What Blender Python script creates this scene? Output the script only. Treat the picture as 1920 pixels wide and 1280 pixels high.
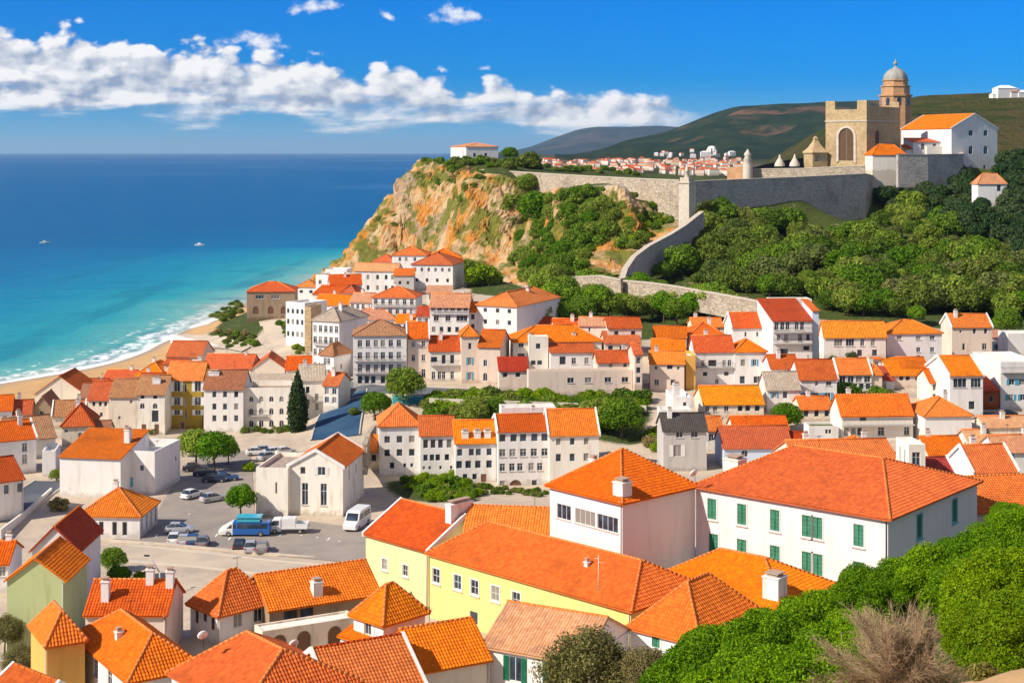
import bpy, bmesh, math, random
import numpy as np
from mathutils import Vector, Matrix, noise as mnoise
for _o in list(bpy.data.objects): bpy.data.objects.remove(_o)
random.seed(7); RNG = np.random.default_rng(7)
SC = bpy.context.scene
COL = SC.collection
R = math.radians
# ------------------------------------------------------------------ camera, sky, sun, exposure
F, HZ, CH = 2800.0, 284.0, 60.0          # focal length in photo pixels, horizon row, eye height above the sea
cd = bpy.data.cameras.new('camera'); cam = bpy.data.objects.new('camera', cd); COL.objects.link(cam)
cd.sensor_width = 36.0; cd.lens = 36.0*F/1920; cd.shift_y = -(640-HZ)/1920; cd.clip_start = 0.5; cd.clip_end = 200000
cam.location = (0, 0, CH); cam.rotation_euler = (R(90), 0, 0); SC.camera = cam
SUN_EL, SUN_AZ = R(39), math.atan2(-0.89, -0.455)        # azimuth of the sun as atan2(x, y)
SUN_DIR = Vector((math.sin(SUN_AZ)*math.cos(SUN_EL), math.cos(SUN_AZ)*math.cos(SUN_EL), math.sin(SUN_EL)))
sd = bpy.data.lights.new('sun', 'SUN'); sd.energy = 4.9; sd.angle = R(0.5); sd.color = (1.0, 0.91, 0.78)
sun = bpy.data.objects.new('sun', sd); COL.objects.link(sun); sun.rotation_euler = (-SUN_DIR).to_track_quat('-Z', 'Y').to_euler()
SC.view_settings.view_transform = 'Standard'; SC.view_settings.look = 'None'
SC.view_settings.exposure = 0.32; SC.view_settings.gamma = 1.0
SC.cycles.max_bounces = 6; SC.cycles.diffuse_bounces = 3; SC.cycles.transparent_max_bounces = 8
SC.cycles.caustics_reflective = False; SC.cycles.caustics_refractive = False

def nd(t, typ, ins=None, **props):
    n = t.nodes.new(typ)
    for k, v in props.items(): setattr(n, k, v)
    for k, v in (ins or {}).items():
        i = n.inputs[k]
        if isinstance(v, bpy.types.NodeSocket): t.links.new(v, i)
        else: i.default_value = v
    return n
def mth(t, op, a, b=None, c=None, clamp=False):
    ins = {0: a}
    if b is not None: ins[1] = b
    if c is not None: ins[2] = c
    return nd(t, 'ShaderNodeMath', ins, operation=op, use_clamp=clamp).outputs[0]
def c4(c): return (c[0], c[1], c[2], 1.0)
def mixc(t, f, a, b, blend='MIX'):
    a = c4(a) if isinstance(a, tuple) else a; b = c4(b) if isinstance(b, tuple) else b
    n = nd(t, 'ShaderNodeMix', {0: f, 6: a, 7: b}, data_type='RGBA', blend_type=blend, clamp_factor=True)
    return n.outputs[2]
def sstep(t, x, lo, hi):
    return nd(t, 'ShaderNodeMapRange', {0: x, 1: lo, 2: hi, 3: 0.0, 4: 1.0}, interpolation_type='SMOOTHSTEP', clamp=True).outputs[0]
def noi(t, vec, scale, detail=4.0, rough=0.55, dim='3D', dist=0.0):
    return nd(t, 'ShaderNodeTexNoise', {'Vector': vec, 'Scale': scale, 'Detail': detail, 'Roughness': rough, 'Distortion': dist}, noise_dimensions=dim).outputs[0]
def cmb(t, x, y, z=0.0): return nd(t, 'ShaderNodeCombineXYZ', {0: x, 1: y, 2: z}).outputs[0]

def make_world():
    w = bpy.data.worlds.new("World"); SC.world = w; w.use_nodes = True; t = w.node_tree; t.nodes.clear()
    out = nd(t, 'ShaderNodeOutputWorld')
    sky = nd(t, 'ShaderNodeTexSky', sky_type='NISHITA', sun_disc=False, sun_elevation=SUN_EL, sun_rotation=SUN_AZ,
             altitude=50.0, air_density=1.0, dust_density=0.2, ozone_density=2.0)
    hs = nd(t, 'ShaderNodeHueSaturation', {'Hue': 0.5, 'Saturation': 1.25, 'Value': 1.0, 'Fac': 1.0, 'Color': mixc(t, 1.0, sky.outputs[0], (.07,.41,1.10), 'MULTIPLY')})
    # clouds: functions of the direction only (at infinity)
    tc = nd(t, 'ShaderNodeTexCoord'); sp = nd(t, 'ShaderNodeSeparateXYZ', {0: tc.outputs['Generated']})
    dx, dy, dz = sp.outputs
    ya = mth(t, 'MAXIMUM', dy, 0.02)
    U = mth(t, 'DIVIDE', dx, ya); V = mth(t, 'DIVIDE', dz, ya)            # tangents of bearing and height
    U = mth(t, 'MULTIPLY', U, 28.0); V = mth(t, 'MULTIPLY', V, 28.0)        # 1 unit = 2.05 degrees
    front = sstep(t, dy, 0.05, 0.2)
    def fbm(us, vs, sc, det, seed, rough=0.55, dist=0.0):
        return noi(t, cmb(t, mth(t, 'MULTIPLY_ADD', U, us, seed), mth(t, 'MULTIPLY_ADD', V, vs, seed*1.7)), sc, det, rough, '2D', dist)
    big = fbm(0.8, 1.1, 0.75, 3, 3.1); strk = fbm(0.36, 2.0, 1.2, 7, 12.4, 0.55, 0.2)
    def billow(ou, ov):                  # rounded heaps: two sizes of smooth cells, edges frayed by noise
        p = cmb(t, mth(t, 'MULTIPLY_ADD', U, 1.0, ou), mth(t, 'MULTIPLY_ADD', V, 1.45, ov), 4.2)
        wr = nd(t, 'ShaderNodeTexNoise', {'Vector': p, 'Scale': 2.6, 'Detail': 4.0, 'Roughness': .6}, noise_dimensions='2D').outputs['Color']
        p2 = nd(t, 'ShaderNodeVectorMath', {0: p, 1: nd(t, 'ShaderNodeVectorMath', {0: wr, 1: (.34, .34, .34)}, operation='MULTIPLY').outputs[0]}, operation='ADD').outputs[0]
        v1 = nd(t, 'ShaderNodeTexVoronoi', {'Vector': p2, 'Scale': 1.45, 'Smoothness': .8}, feature='SMOOTH_F1', voronoi_dimensions='2D').outputs['Distance']
        v2 = nd(t, 'ShaderNodeTexVoronoi', {'Vector': p2, 'Scale': 3.9, 'Smoothness': .5}, feature='SMOOTH_F1', voronoi_dimensions='2D').outputs['Distance']
        return mth(t, 'SUBTRACT', 1.0, mth(t, 'ADD', mth(t, 'MULTIPLY', v1, .95), mth(t, 'MULTIPLY', v2, .38)))
    puff = billow(0.0, 0.0); fine = fbm(1.0, 1.4, 3.4, 7, 8.8, .62)
    # top and bottom outline of the cloud bank, in the same units (u px = 960+100 U, v px = 284-100 V)
    top = mth(t, 'MULTIPLY_ADD', U, -0.118, 1.24)
    bot = mth(t, 'MULTIPLY_ADD', U, -0.030, 0.52)
    taper = mth(t, 'MULTIPLY_ADD', sstep(t, U, -1.5, 3.0), -.62, 1.0)
    dtop = mth(t, 'ADD', mth(t, 'SUBTRACT', top, V), mth(t, 'MULTIPLY', mth(t, 'MULTIPLY_ADD', puff, 0.80, -0.40), taper))
    dtop = mth(t, 'ADD', dtop, mth(t, 'MULTIPLY_ADD', big, 0.8, -0.36))
    dtop = mth(t, 'ADD', dtop, mth(t, 'MULTIPLY_ADD', fine, .26, -.13))
    dbot = mth(t, 'ADD', mth(t, 'SUBTRACT', V, bot), mth(t, 'MULTIPLY_ADD', strk, 1.5, -0.66))
    endr = sstep(t, mth(t, 'ADD', U, mth(t, 'MULTIPLY', strk, 1.5)), 4.9, 3.3)
    bank = mth(t, 'MULTIPLY', mth(t, 'MULTIPLY', sstep(t, dtop, 0.0, 0.26), sstep(t, dbot, -0.10, 0.42)), endr)
    # light on the bank: bright heaps above, grey-blue streaks below and on the sides turned from the sun
    puff2 = billow(-0.20, 0.26)
    depth = sstep(t, dtop, 0.25, 1.0)
    lit = mth(t, 'MULTIPLY_ADD', mth(t, 'SUBTRACT', puff, puff2), 1.5, 0.74)
    lit = mth(t, 'ADD', lit, mth(t, 'MULTIPLY_ADD', fine, .45, -.23))
    lit = mth(t, 'SUBTRACT', lit, mth(t, 'MULTIPLY', depth, 0.26))
    lit = mth(t, 'ADD', lit, mth(t, 'MULTIPLY', mth(t, 'MULTIPLY_ADD', strk, 2.8, -1.42), mth(t, 'MULTIPLY_ADD', depth, .8, .2)))
    lit = mth(t, 'MINIMUM', mth(t, 'MAXIMUM', lit, 0.0), 1.0)
    cc = mixc(t, lit, (2.7, 3.5, 5.0), (8.5, 8.5, 8.6))
    # small loose clouds
    small = None
    for (u, v, a, b, rot) in ((5.85-9.6, 2.84-.15, .62, .20, .1), (7.28-9.6, 2.84-.32, .26, .10, -.6), (8.62-9.6, 2.84-.32, .60, .26, 0), (9.08-9.6, 2.84-1.29, .18, .09, 0),
                           (4.85-9.6, 2.84-.80, .72, .22, -.12), (1.47-9.6, 2.84-.39, .13, .09, 0), (11.2-9.6, 2.84-2.02, .0, .0, 0)):
        if not a: continue
        du = mth(t, 'SUBTRACT', U, u); dv = mth(t, 'SUBTRACT', V, v)
        c_, s_ = math.cos(rot), math.sin(rot)
        e1 = mth(t, 'ADD', mth(t, 'MULTIPLY', du, c_/a), mth(t, 'MULTIPLY', dv, s_/a))
        e2 = mth(t, 'ADD', mth(t, 'MULTIPLY', du, -s_/b), mth(t, 'MULTIPLY', dv, c_/b))
        e2 = mth(t, 'MULTIPLY', e2, mth(t, 'ADD', 1.25, mth(t, 'MULTIPLY', mth(t, 'SIGN', e2), -0.25)))
        r = mth(t, 'SQRT', mth(t, 'ADD', mth(t, 'MULTIPLY', e1, e1), mth(t, 'MULTIPLY', e2, e2)))
        m = mth(t, 'SUBTRACT', 1.0, r)
        small = m if small is None else mth(t, 'MAXIMUM', small, m)
    pf = fbm(1.0, 1.4, 3.0, 6, 31.0, 0.55, 0.1)
    sm = sstep(t, mth(t, 'ADD', small, mth(t, 'MULTIPLY_ADD', pf, 2.0, -1.0)), 0.05, 1.0)
    sm = mth(t, 'MULTIPLY', sm, sstep(t, small, -0.5, 0.05))
    # thin veil over the horizon
    veil = mth(t, 'MULTIPLY', sstep(t, V, 1.5, 0.0), 0.50)
    skyc = mixc(t, veil, hs.outputs[0], (2.6, 5.4, 7.4))
    # unseen broken bright cloud, added behind the view to lift the fill light
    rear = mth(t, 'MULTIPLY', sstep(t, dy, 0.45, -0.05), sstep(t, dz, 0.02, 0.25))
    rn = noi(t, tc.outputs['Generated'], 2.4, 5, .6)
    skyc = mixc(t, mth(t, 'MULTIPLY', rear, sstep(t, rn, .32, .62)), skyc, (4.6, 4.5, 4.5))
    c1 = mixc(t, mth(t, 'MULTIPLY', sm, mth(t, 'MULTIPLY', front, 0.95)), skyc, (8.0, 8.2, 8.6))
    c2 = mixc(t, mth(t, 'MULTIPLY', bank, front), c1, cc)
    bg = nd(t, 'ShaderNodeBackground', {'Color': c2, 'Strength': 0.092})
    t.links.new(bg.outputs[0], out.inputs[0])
make_world()

# ------------------------------------------------------------------ object helpers
def P(u, v, s): return Vector(((u-960)/s, F/s, CH-(v-HZ)/s))      # photo pixel + scale (px per metre) -> world
def tag(o, label=None, cat=None, group=None, kind=None):
    if label: o['label'] = label
    if cat: o['category'] = cat
    if group: o['group'] = group
    if kind: o['kind'] = kind
    return o
def empty(name, loc, rz=0.0, label=None, cat=None, group=None):
    o = bpy.data.objects.new(name, None); COL.objects.link(o); o.location = loc; o.rotation_euler = (0, 0, rz)
    o.empty_display_size = 0.5
    return tag(o, label, cat, group)
def link(name, me, parent=None, loc=(0, 0, 0), rz=0.0):
    o = bpy.data.objects.new(name, me); COL.objects.link(o)
    if parent is not None: o.parent = parent
    o.location = loc; o.rotation_euler = (0, 0, rz)
    return o
def copy_tree(o, parent=None):
    c = o.copy(); COL.objects.link(c)
    if parent is not None: c.parent = parent
    for ch in list(o.children): copy_tree(ch, c)
    return c
class MB:
    """collects polygons with uv into one mesh"""
    def __init__(s): s.v = []; s.f = []; s.uv = []; s.mi = []; s.sm = []
    def poly(s, pts, uv=None, mi=0, smooth=False):
        b = len(s.v); s.v += [tuple(p) for p in pts]; s.f.append(tuple(range(b, b+len(pts))))
        s.uv.append(uv if uv else [(p[0], p[2]) for p in pts]); s.mi.append(mi); s.sm.append(smooth)
    def box(s, x0, x1, y0, y1, z0, z1, mi=0):
        a = [(x0,y0,z0),(x1,y0,z0),(x1,y1,z0),(x0,y1,z0),(x0,y0,z1),(x1,y0,z1),(x1,y1,z1),(x0,y1,z1)]
        for q in ((3,2,1,0),(4,5,6,7),(0,1,5,4),(1,2,6,5),(2,3,7,6),(3,0,4,7)): s.poly([a[i] for i in q], mi=mi)
    def tube(s, a, b, r, r2=None, n=8, mi=0, cap=True):
        a = Vector(a); b = Vector(b); r2 = r if r2 is None else r2
        d = (b-a).normalized(); x = d.orthogonal().normalized(); y = d.cross(x)
        A = [a+(x*math.cos(i*2*math.pi/n)+y*math.sin(i*2*math.pi/n))*r for i in range(n)]
        B = [b+(x*math.cos(i*2*math.pi/n)+y*math.sin(i*2*math.pi/n))*r2 for i in range(n)]
        for i in range(n): s.poly([A[i], A[(i+1)%n], B[(i+1)%n], B[i]], mi=mi, smooth=n > 5)
        if cap: s.poly(A[::-1], mi=mi); s.poly(B, mi=mi)
    def lathe(s, prof, n=24, c=(0,0,0), mi=0, ribs=0.0, nr=16):
        rings = []
        for (r, z) in prof:
            rings.append([(c[0]+r*(1+ribs*abs(math.sin(nr*math.pi*i/n)))*math.cos(2*math.pi*i/n), c[1]+r*(1+ribs*abs(math.sin(nr*math.pi*i/n)))*math.sin(2*math.pi*i/n), c[2]+z) for i in range(n)])
        for k in range(len(rings)-1):
            for i in range(n): s.poly([rings[k][i], rings[k][(i+1)%n], rings[k+1][(i+1)%n], rings[k+1][i]], mi=mi, smooth=True)
        s.poly(rings[-1], mi=mi)
    def mesh(s, name, mats):
        me = bpy.data.meshes.new(name); me.from_pydata(s.v, [], s.f)
        uvl = me.uv_layers.new(name='UVMap')
        flat = [c for uv in s.uv for p in uv for c in p]
        uvl.data.foreach_set('uv', flat)
        me.polygons.foreach_set('material_index', s.mi); me.polygons.foreach_set('use_smooth', s.sm)
        for m in (mats if isinstance(mats, (list, tuple)) else [mats]): me.materials.append(m)
        if any(s.sm):
            bm = bmesh.new(); bm.from_mesh(me); bmesh.ops.remove_doubles(bm, verts=bm.verts, dist=0.0005); bm.to_mesh(me); bm.free()
        me.update(); return me
    def build(s, name, mats, parent=None, loc=(0,0,0), rz=0.0): return link(name, s.mesh(name, mats), parent, loc, rz)

# ------------------------------------------------------------------ materials
def newmat(name):
    m = bpy.data.materials.new(name); m.use_nodes = True; t = m.node_tree; t.nodes.clear()
    out = nd(t, 'ShaderNodeOutputMaterial'); b = nd(t, 'ShaderNodeBsdfPrincipled'); t.links.new(b.outputs[0], out.inputs[0])
    return m, t, b
def wpos(t, sx=1.0, sy=1.0, sz=1.0):
    g = nd(t, 'ShaderNodeNewGeometry')
    if (sx, sy, sz) == (1.0, 1.0, 1.0): return g.outputs['Position']
    return nd(t, 'ShaderNodeMapping', {'Vector': g.outputs['Position'], 'Scale': (sx, sy, sz)}).outputs[0]
def setb(t, b, **k):
    for kk, v in k.items():
        i = b.inputs[kk.replace('_', ' ')]
        if isinstance(v, bpy.types.NodeSocket): t.links.new(v, i)
        else: i.default_value = c4(v) if isinstance(v, tuple) and len(v) == 3 and i.type == 'RGBA' else v
def bump(t, h, strength=0.3, dist=0.1):
    return nd(t, 'ShaderNodeBump', {'Height': h, 'Strength': strength, 'Distance': dist}).outputs[0]
_pl = {}
WALLC = dict(white=(.78,.75,.72), cream=(.77,.67,.54), pink=(.75,.61,.50), bluew=(.60,.70,.82), yellow=(.85,.69,.24), paley=(.84,.72,.36),
             olive=(.36,.25,.035), green=(.46,.52,.26), brown=(.33,.24,.16), grey=(.52,.49,.46), ivory=(.82,.765,.67), ochre=(.72,.40,.10), rust=(.36,.09,.03))
def plaster(key, dirt=0.35):
    k = (key, dirt)
    if k in _pl: return _pl[k]
    c = WALLC[key]; m, t, b = newmat('plaster_'+key)
    n1 = noi(t, wpos(t, .9, .9, .16), 1.0, 5, .6); n2 = noi(t, wpos(t), .35, 4, .6); n3 = noi(t, wpos(t), 9.0, 4, .6)
    d = tuple(x*y for x, y in zip(c, (.60, .55, .48)))
    col = mixc(t, mth(t, 'MULTIPLY', sstep(t, n1, .48, .74), mth(t, 'MINIMUM', dirt*1.25, 1.0)), c, d)
    col = mixc(t, mth(t, 'MULTIPLY', sstep(t, n2, .52, .70), dirt*.5), col, tuple(min(.85, x*y) for x, y in zip(c, (.86, .80, .72))))
    zl = nd(t, 'ShaderNodeSeparateXYZ', {0: nd(t, 'ShaderNodeTexCoord').outputs['Object']}).outputs[2]
    damp = mth(t, 'MULTIPLY', sstep(t, mth(t, 'ADD', zl, mth(t, 'MULTIPLY_ADD', noi(t, wpos(t), .8, 5, .65), -3.2, 1.6)), 1.1, .1), min(1.0, dirt*1.8))
    col = mixc(t, damp, col, tuple(x*y for x, y in zip(c, (.56, .52, .47))))
    patch = noi(t, wpos(t, .6, .6, .5), 1.0, 3, .5)
    col = mixc(t, mth(t, 'MULTIPLY', sstep(t, patch, .66, .68), dirt*.9), col, tuple(x*y for x, y in zip(c, (.80, .78, .76))))
    setb(t, b, Base_Color=col, Roughness=.88, Normal=bump(t, n3, .25, .03)); b.inputs['Specular IOR Level'].default_value = .2
    _pl[k] = m; return m
_rf = {}
ROOFC = dict(orange=(.74,.150,.008), amber=(.74,.20,.012), red=(.46,.062,.018), rust=(.55,.095,.012), brown=(.40,.17,.075), dark=(.075,.06,.05), tan=(.46,.35,.25), white=(.74,.74,.74), grey=(.66,.65,.66), pale=(.66,.30,.14))
def roofmat(key, geo=False):
    k = (key, geo)
    if k in _rf: return _rf[k]
    c = ROOFC[key]; m, t, b = newmat('roof_tiles_'+key)
    uv = nd(t, 'ShaderNodeUVMap', uv_map='UVMap').outputs[0]; sp = nd(t, 'ShaderNodeSeparateXYZ', {0: uv}); u, v = sp.outputs[0], sp.outputs[1]
    per, row = 0.32, 0.40
    cell = cmb(t, mth(t, 'FLOOR', mth(t, 'DIVIDE', u, per)), mth(t, 'FLOOR', mth(t, 'DIVIDE', v, row)))
    wn = nd(t, 'ShaderNodeTexWhiteNoise', {'Vector': cell}, noise_dimensions='3D').outputs[0]
    n1 = noi(t, wpos(t), .30, 5, .62); n2 = noi(t, wpos(t), 2.2, 4, .6)
    oi = nd(t, 'ShaderNodeObjectInfo').outputs['Random']; wn2 = mth(t, 'FRACT', mth(t, 'MULTIPLY', oi, 7.31))
    lo = tuple(x*y for x, y in zip(c, (.66, .58, .60))); hi = tuple(min(.85, x*y) for x, y in zip(c, (1.10, 1.28, 1.5)))
    col = mixc(t, wn, lo, hi)
    col = mixc(t, .40, col, c)
    col = mixc(t, mth(t, 'MULTIPLY', sstep(t, n1, .50, .72), .55), col, tuple(x*y for x, y in zip(c, (.52, .56, .8))))
    col = mixc(t, mth(t, 'MULTIPLY', sstep(t, n2, .56, .78), .34), col, tuple(min(.85, x*y+.03) for x, y in zip(c, (1.05, 1.35, 2.0))))
    hsv = nd(t, 'ShaderNodeHueSaturation', {'Hue': mth(t, 'MULTIPLY_ADD', oi, .022, .489), 'Saturation': mth(t, 'MULTIPLY_ADD', wn2, .10, .95), 'Value': mth(t, 'MULTIPLY_ADD', oi, .26, .84), 'Color': col})
    saw = mth(t, 'FRACT', mth(t, 'DIVIDE', v, row))
    h = mth(t, 'MULTIPLY', mth(t, 'SUBTRACT', 1.0, saw), .5)
    if not geo:
        wv = mth(t, 'ABSOLUTE', mth(t, 'SINE', mth(t, 'MULTIPLY', u, math.pi/per)))
        h = mth(t, 'ADD', wv, h)
    h = mth(t, 'ADD', h, mth(t, 'MULTIPLY', wn, .25))
    setb(t, b, Base_Color=hsv.outputs[0], Roughness=.82, Normal=bump(t, h, .8, .09 if not geo else .05)); b.inputs['Specular IOR Level'].default_value = .25
    _rf[k] = m; return m
def simple(name, c, rough=.6, metal=0.0, spec=.5, nscale=3.0, var=.25):
    m, t, b = newmat(name)
    n = noi(t, wpos(t), nscale, 4, .6)
    col = mixc(t, mth(t, 'MULTIPLY', sstep(t, n, .4, .75), var), c, tuple(x*.6 for x in c))
    setb(t, b, Base_Color=col, Roughness=rough, Metallic=metal); b.inputs['Specular IOR Level'].default_value = spec
    return m
M = {}
def init_mats():
    M['frame'] = simple('white_paint', (.72,.70,.68), .5); M['greenpaint'] = simple('green_paint', (.015,.20,.10), .45)
    M['bluepaint'] = simple('blue_paint', (.10,.36,.52), .5); M['wood'] = simple('brown_wood', (.16,.07,.03), .6); M['sillstone'] = simple('sill_stone', (.52,.47,.42), .8)
    M['iron'] = simple('dark_iron', (.03,.03,.035), .5, .4); M['slab'] = simple('concrete_slab', (.50,.47,.44), .85); M['tealtrim'] = simple('teal_trim', (.16,.42,.46), .6)
    m, t, b = newmat('dark_glass'); n = noi(t, wpos(t), .8, 2, .5)
    oi = nd(t, 'ShaderNodeObjectInfo').outputs['Random']
    gc = mixc(t, sstep(t, n, .35, .7), (.018,.024,.034), (.05,.075,.11)); gc = mixc(t, mth(t, 'MULTIPLY', sstep(t, oi, .74, .80), .75), gc, (.34,.31,.27))
    setb(t, b, Base_Color=gc, Roughness=.08); b.inputs['Specular IOR Level'].default_value = .6; M['glass'] = m
    m, t, b = newmat('green_louvres'); g = nd(t, 'ShaderNodeTexCoord').outputs['Object']; z = nd(t, 'ShaderNodeSeparateXYZ', {0: g}).outputs[2]
    s = mth(t, 'FRACT', mth(t, 'MULTIPLY', z, 11.0)); n = noi(t, wpos(t), 1.3, 3)
    setb(t, b, Base_Color=mixc(t, sstep(t, n, .4, .7), (.012,.22,.115), (.03,.30,.17)), Roughness=.5, Normal=bump(t, s, .9, .06)); M['louvre'] = m
    m, t, b = newmat('ridge_mortar'); n = noi(t, wpos(t), 3.0, 4); setb(t, b, Base_Color=mixc(t, sstep(t, n, .35, .7), (.72,.24,.045), (.60,.13,.02)), Roughness=.85); M['ridge'] = m
    # rubble stone in plain, warm golden, grey and reddish tones
    for nm, ca, cb, cdk in (('stone', (.60,.50,.38), (.34,.28,.21), (.20,.165,.13)), ('stonewarm', (.62,.47,.27), (.47,.33,.17), (.30,.21,.12)), ('stonegrey', (.58,.53,.47), (.36,.335,.31), (.20,.185,.175)), ('stonered', (.66,.38,.20), (.52,.28,.14), (.36,.19,.10))):
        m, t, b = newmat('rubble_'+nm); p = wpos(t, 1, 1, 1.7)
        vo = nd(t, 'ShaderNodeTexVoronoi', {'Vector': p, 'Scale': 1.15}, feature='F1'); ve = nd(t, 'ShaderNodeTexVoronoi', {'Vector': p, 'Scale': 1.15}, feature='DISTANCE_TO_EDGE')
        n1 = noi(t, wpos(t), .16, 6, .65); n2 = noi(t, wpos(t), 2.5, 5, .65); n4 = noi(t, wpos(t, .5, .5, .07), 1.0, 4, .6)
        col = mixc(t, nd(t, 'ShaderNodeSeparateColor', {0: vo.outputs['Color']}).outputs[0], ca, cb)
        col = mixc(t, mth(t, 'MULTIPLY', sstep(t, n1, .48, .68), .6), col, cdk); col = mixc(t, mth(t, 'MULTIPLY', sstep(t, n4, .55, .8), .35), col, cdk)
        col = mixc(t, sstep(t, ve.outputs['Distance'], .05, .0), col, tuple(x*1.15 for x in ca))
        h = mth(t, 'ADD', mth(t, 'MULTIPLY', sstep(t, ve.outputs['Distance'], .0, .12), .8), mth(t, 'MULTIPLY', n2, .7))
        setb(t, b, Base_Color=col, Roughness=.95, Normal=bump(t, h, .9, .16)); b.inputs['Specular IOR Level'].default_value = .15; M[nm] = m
init_mats()
M['lattice'] = simple('dark_lattice', (.13,.075,.04), .8, 0, .2, 1.4, .8); M['potstone'] = simple('chimney_pot', (.42,.30,.22), .9)
# ------------------------------------------------------------------ windows and doors (meshes shared between houses)
_wm = {}
def arc(w, h, n=8):                      # opening outline, arched top, local x/z centred, counter-clockwise seen from outside
    r = w/2; zc = h/2-r
    return [(-r, -h/2), (r, -h/2)] + [(r*math.cos(a*math.pi/n), zc+r*math.sin(a*math.pi/n)) for a in range(n+1)]
def win_parts(kind, w, h):
    k = (kind, round(w, 2), round(h, 2))
    if k in _wm: return _wm[k]
    out = []; x, z = w/2, h/2
    a = MB(); f = .07
    def bars(mb, xa, xb, za, zb_, y0, y1, t=f):
        mb.box(xa, xa+t, y0, y1, za, zb_); mb.box(xb-t, xb, y0, y1, za, zb_); mb.box(xa+t, xb-t, y0, y1, zb_-t, zb_); mb.box(xa+t, xb-t, y0, y1, za, za+t)
    if kind in ('arch', 'archdoor', 'archwood'):
        o = arc(w, h); i = arc(w-.18, h-.18)
        i = [(p[0], p[1]) for p in i]
        for q in range(len(o)):
            p0, p1, r1, r0 = o[q], o[(q+1) % len(o)], i[(q+1) % len(o)], i[q]
            a.poly([(p0[0], .06, p0[1]), (p1[0], .06, p1[1]), (r1[0], .06, r1[1]), (r0[0], .06, r0[1])])
            a.poly([(r0[0], .06, r0[1]), (r1[0], .06, r1[1]), (r1[0], .14, r1[1]), (r0[0], .14, r0[1])])
        g = MB(); g.poly([(p[0], .13, p[1]) for p in o])
        if kind != 'archdoor': a.box(-.03, .03, .08, .125, -z+.09, z-.12)
        out = [('frame', a.mesh('window_frame', M['frame'] if kind == 'arch' else M['sillstone'])), ('pane' if kind != 'archdoor' else 'leaf', g.mesh('pane', M['glass'] if kind == 'arch' else M['lattice'] if kind == 'archwood' else M['wood']))]
    elif kind == 'dark':
        bars(a, -x, x, -z, z, .07, .15, .05)
        g = MB(); g.box(-x+.05, x-.05, .12, .15, -z+.05, z-.05)
        out = [('frame', a.mesh('window_frame', M['frame'])), ('pane', g.mesh('pane', M['glass']))]
    elif kind in ('win', 'wide'):
        bars(a, -x, x, -z, z, .07, .15)
        n = 2 if kind == 'win' else max(3, int(w/.8))
        for q in range(1, n): a.box(-x+w*q/n-.03, -x+w*q/n+.03, .08, .14, -z+f, z-f)
        if kind == 'win' and h > 1.2: a.box(-x+f, -.03, .085, .135, z*.3, z*.3+.05); a.box(.03, x-f, .085, .135, z*.3, z*.3+.05)
        g = MB(); g.box(-x+.05, x-.05, .12, .145, -z+.05, z-.05)
        s = MB(); s.box(-x-.10, x+.10, -.09, .06, -z-.10, -z)
        out = [('frame', a.mesh('window_frame', M['frame'])), ('pane', g.mesh('pane', M['glass'])), ('sill', s.mesh('sill', M['sillstone']))]
    elif kind in ('shut', 'shutteal', 'trim'):
        m_ = M['tealtrim'] if kind == 'shutteal' else M['frame']
        t = .16; bars(a, -x-t, x+t, -z-t, z+t, -.045, .0, t)
        s = MB(); s.box(-x-.22, x+.22, -.13, -.046, -z-.26, -z-t)
        if kind == 'trim':
            bars(a, -x, x, -z, z, .06, .13); a.box(-.03, .03, .07, .12, -z+f, z-f)
            a.box(-x+f, -.03, .075, .115, -.02, .03); a.box(.03, x-f, .075, .115, -.02, .03)
            g = MB(); g.box(-x+.05, x-.05, .10, .13, -z+.05, z-.05)
            out = [('frame', a.mesh('window_frame', m_)), ('pane', g.mesh('pane', M['glass'])), ('sill', s.mesh('sill', M['sillstone']))]
        else:
            l1 = MB(); l1.box(-x+.01, -.012, .03, .08, -z+.01, z-.01)
            l2 = MB(); l2.box(.012, x-.01, .03, .08, -z+.01, z-.01)
            for l, sx in ((l1, -1), (l2, 1)):
                cx0, cx1 = (-x+.01, -.012) if sx < 0 else (.012, x-.01)
                nz = int(h/.11)
                for q in range(1, nz): zz = -z+q*h/nz; l.poly([(cx0+.06, .03, zz-.02), (cx1-.06, .03, zz-.02), (cx1-.06, .0, zz-.045), (cx0+.06, .0, zz-.045)]); l.poly([(cx0+.06, .0, zz-.045), (cx1-.06, .0, zz-.045), (cx1-.06, .03, zz-.055), (cx0+.06, .03, zz-.055)])
            out = [('frame', a.mesh('window_frame', m_)), ('shutter', l1.mesh('shutter', M['louvre'])), ('shutter', l2.mesh('shutter', M['louvre'])), ('sill', s.mesh('sill', m_ if kind == 'shutteal' else M['sillstone']))]
    elif kind in ('open', 'gshut', 'bshut'):   # window with leaves folded back on the wall
        bars(a, -x, x, -z, z, .07, .15); a.box(-.03, .03, .08, .14, -z+f, z-f)
        g = MB(); g.box(-x+.05, x-.05, .12, .145, -z+.05, z-.05)
        out = [('frame', a.mesh('window_frame', M['frame'])), ('pane', g.mesh('pane', M['glass']))]
        for sx in (-1, 1):
            l = MB(); l.box(min(sx*x, sx*(x*1.9)), max(sx*x, sx*(x*1.9)), -.05, -.008, -z, z)
            out.append(('shutter', l.mesh('shutter', {'open': M['frame'], 'gshut': M['louvre'], 'bshut': M['bluepaint']}[kind])))
    elif kind == 'shop':
        bars(a, -x, x, -z, z, .04, .15, .10); g = MB(); g.box(-x+.08, x-.08, .10, .145, -z+.08, z-.08)
        out = [('frame', a.mesh('window_frame', M['wood'])), ('pane', g.mesh('pane', M['glass']))]
    else:   # door
        bars(a, -x, x, -z, z, .04, .15, .09); g = MB(); g.box(-x+.09, x-.09, .08, .14, -z+.02, z-.09)
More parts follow.
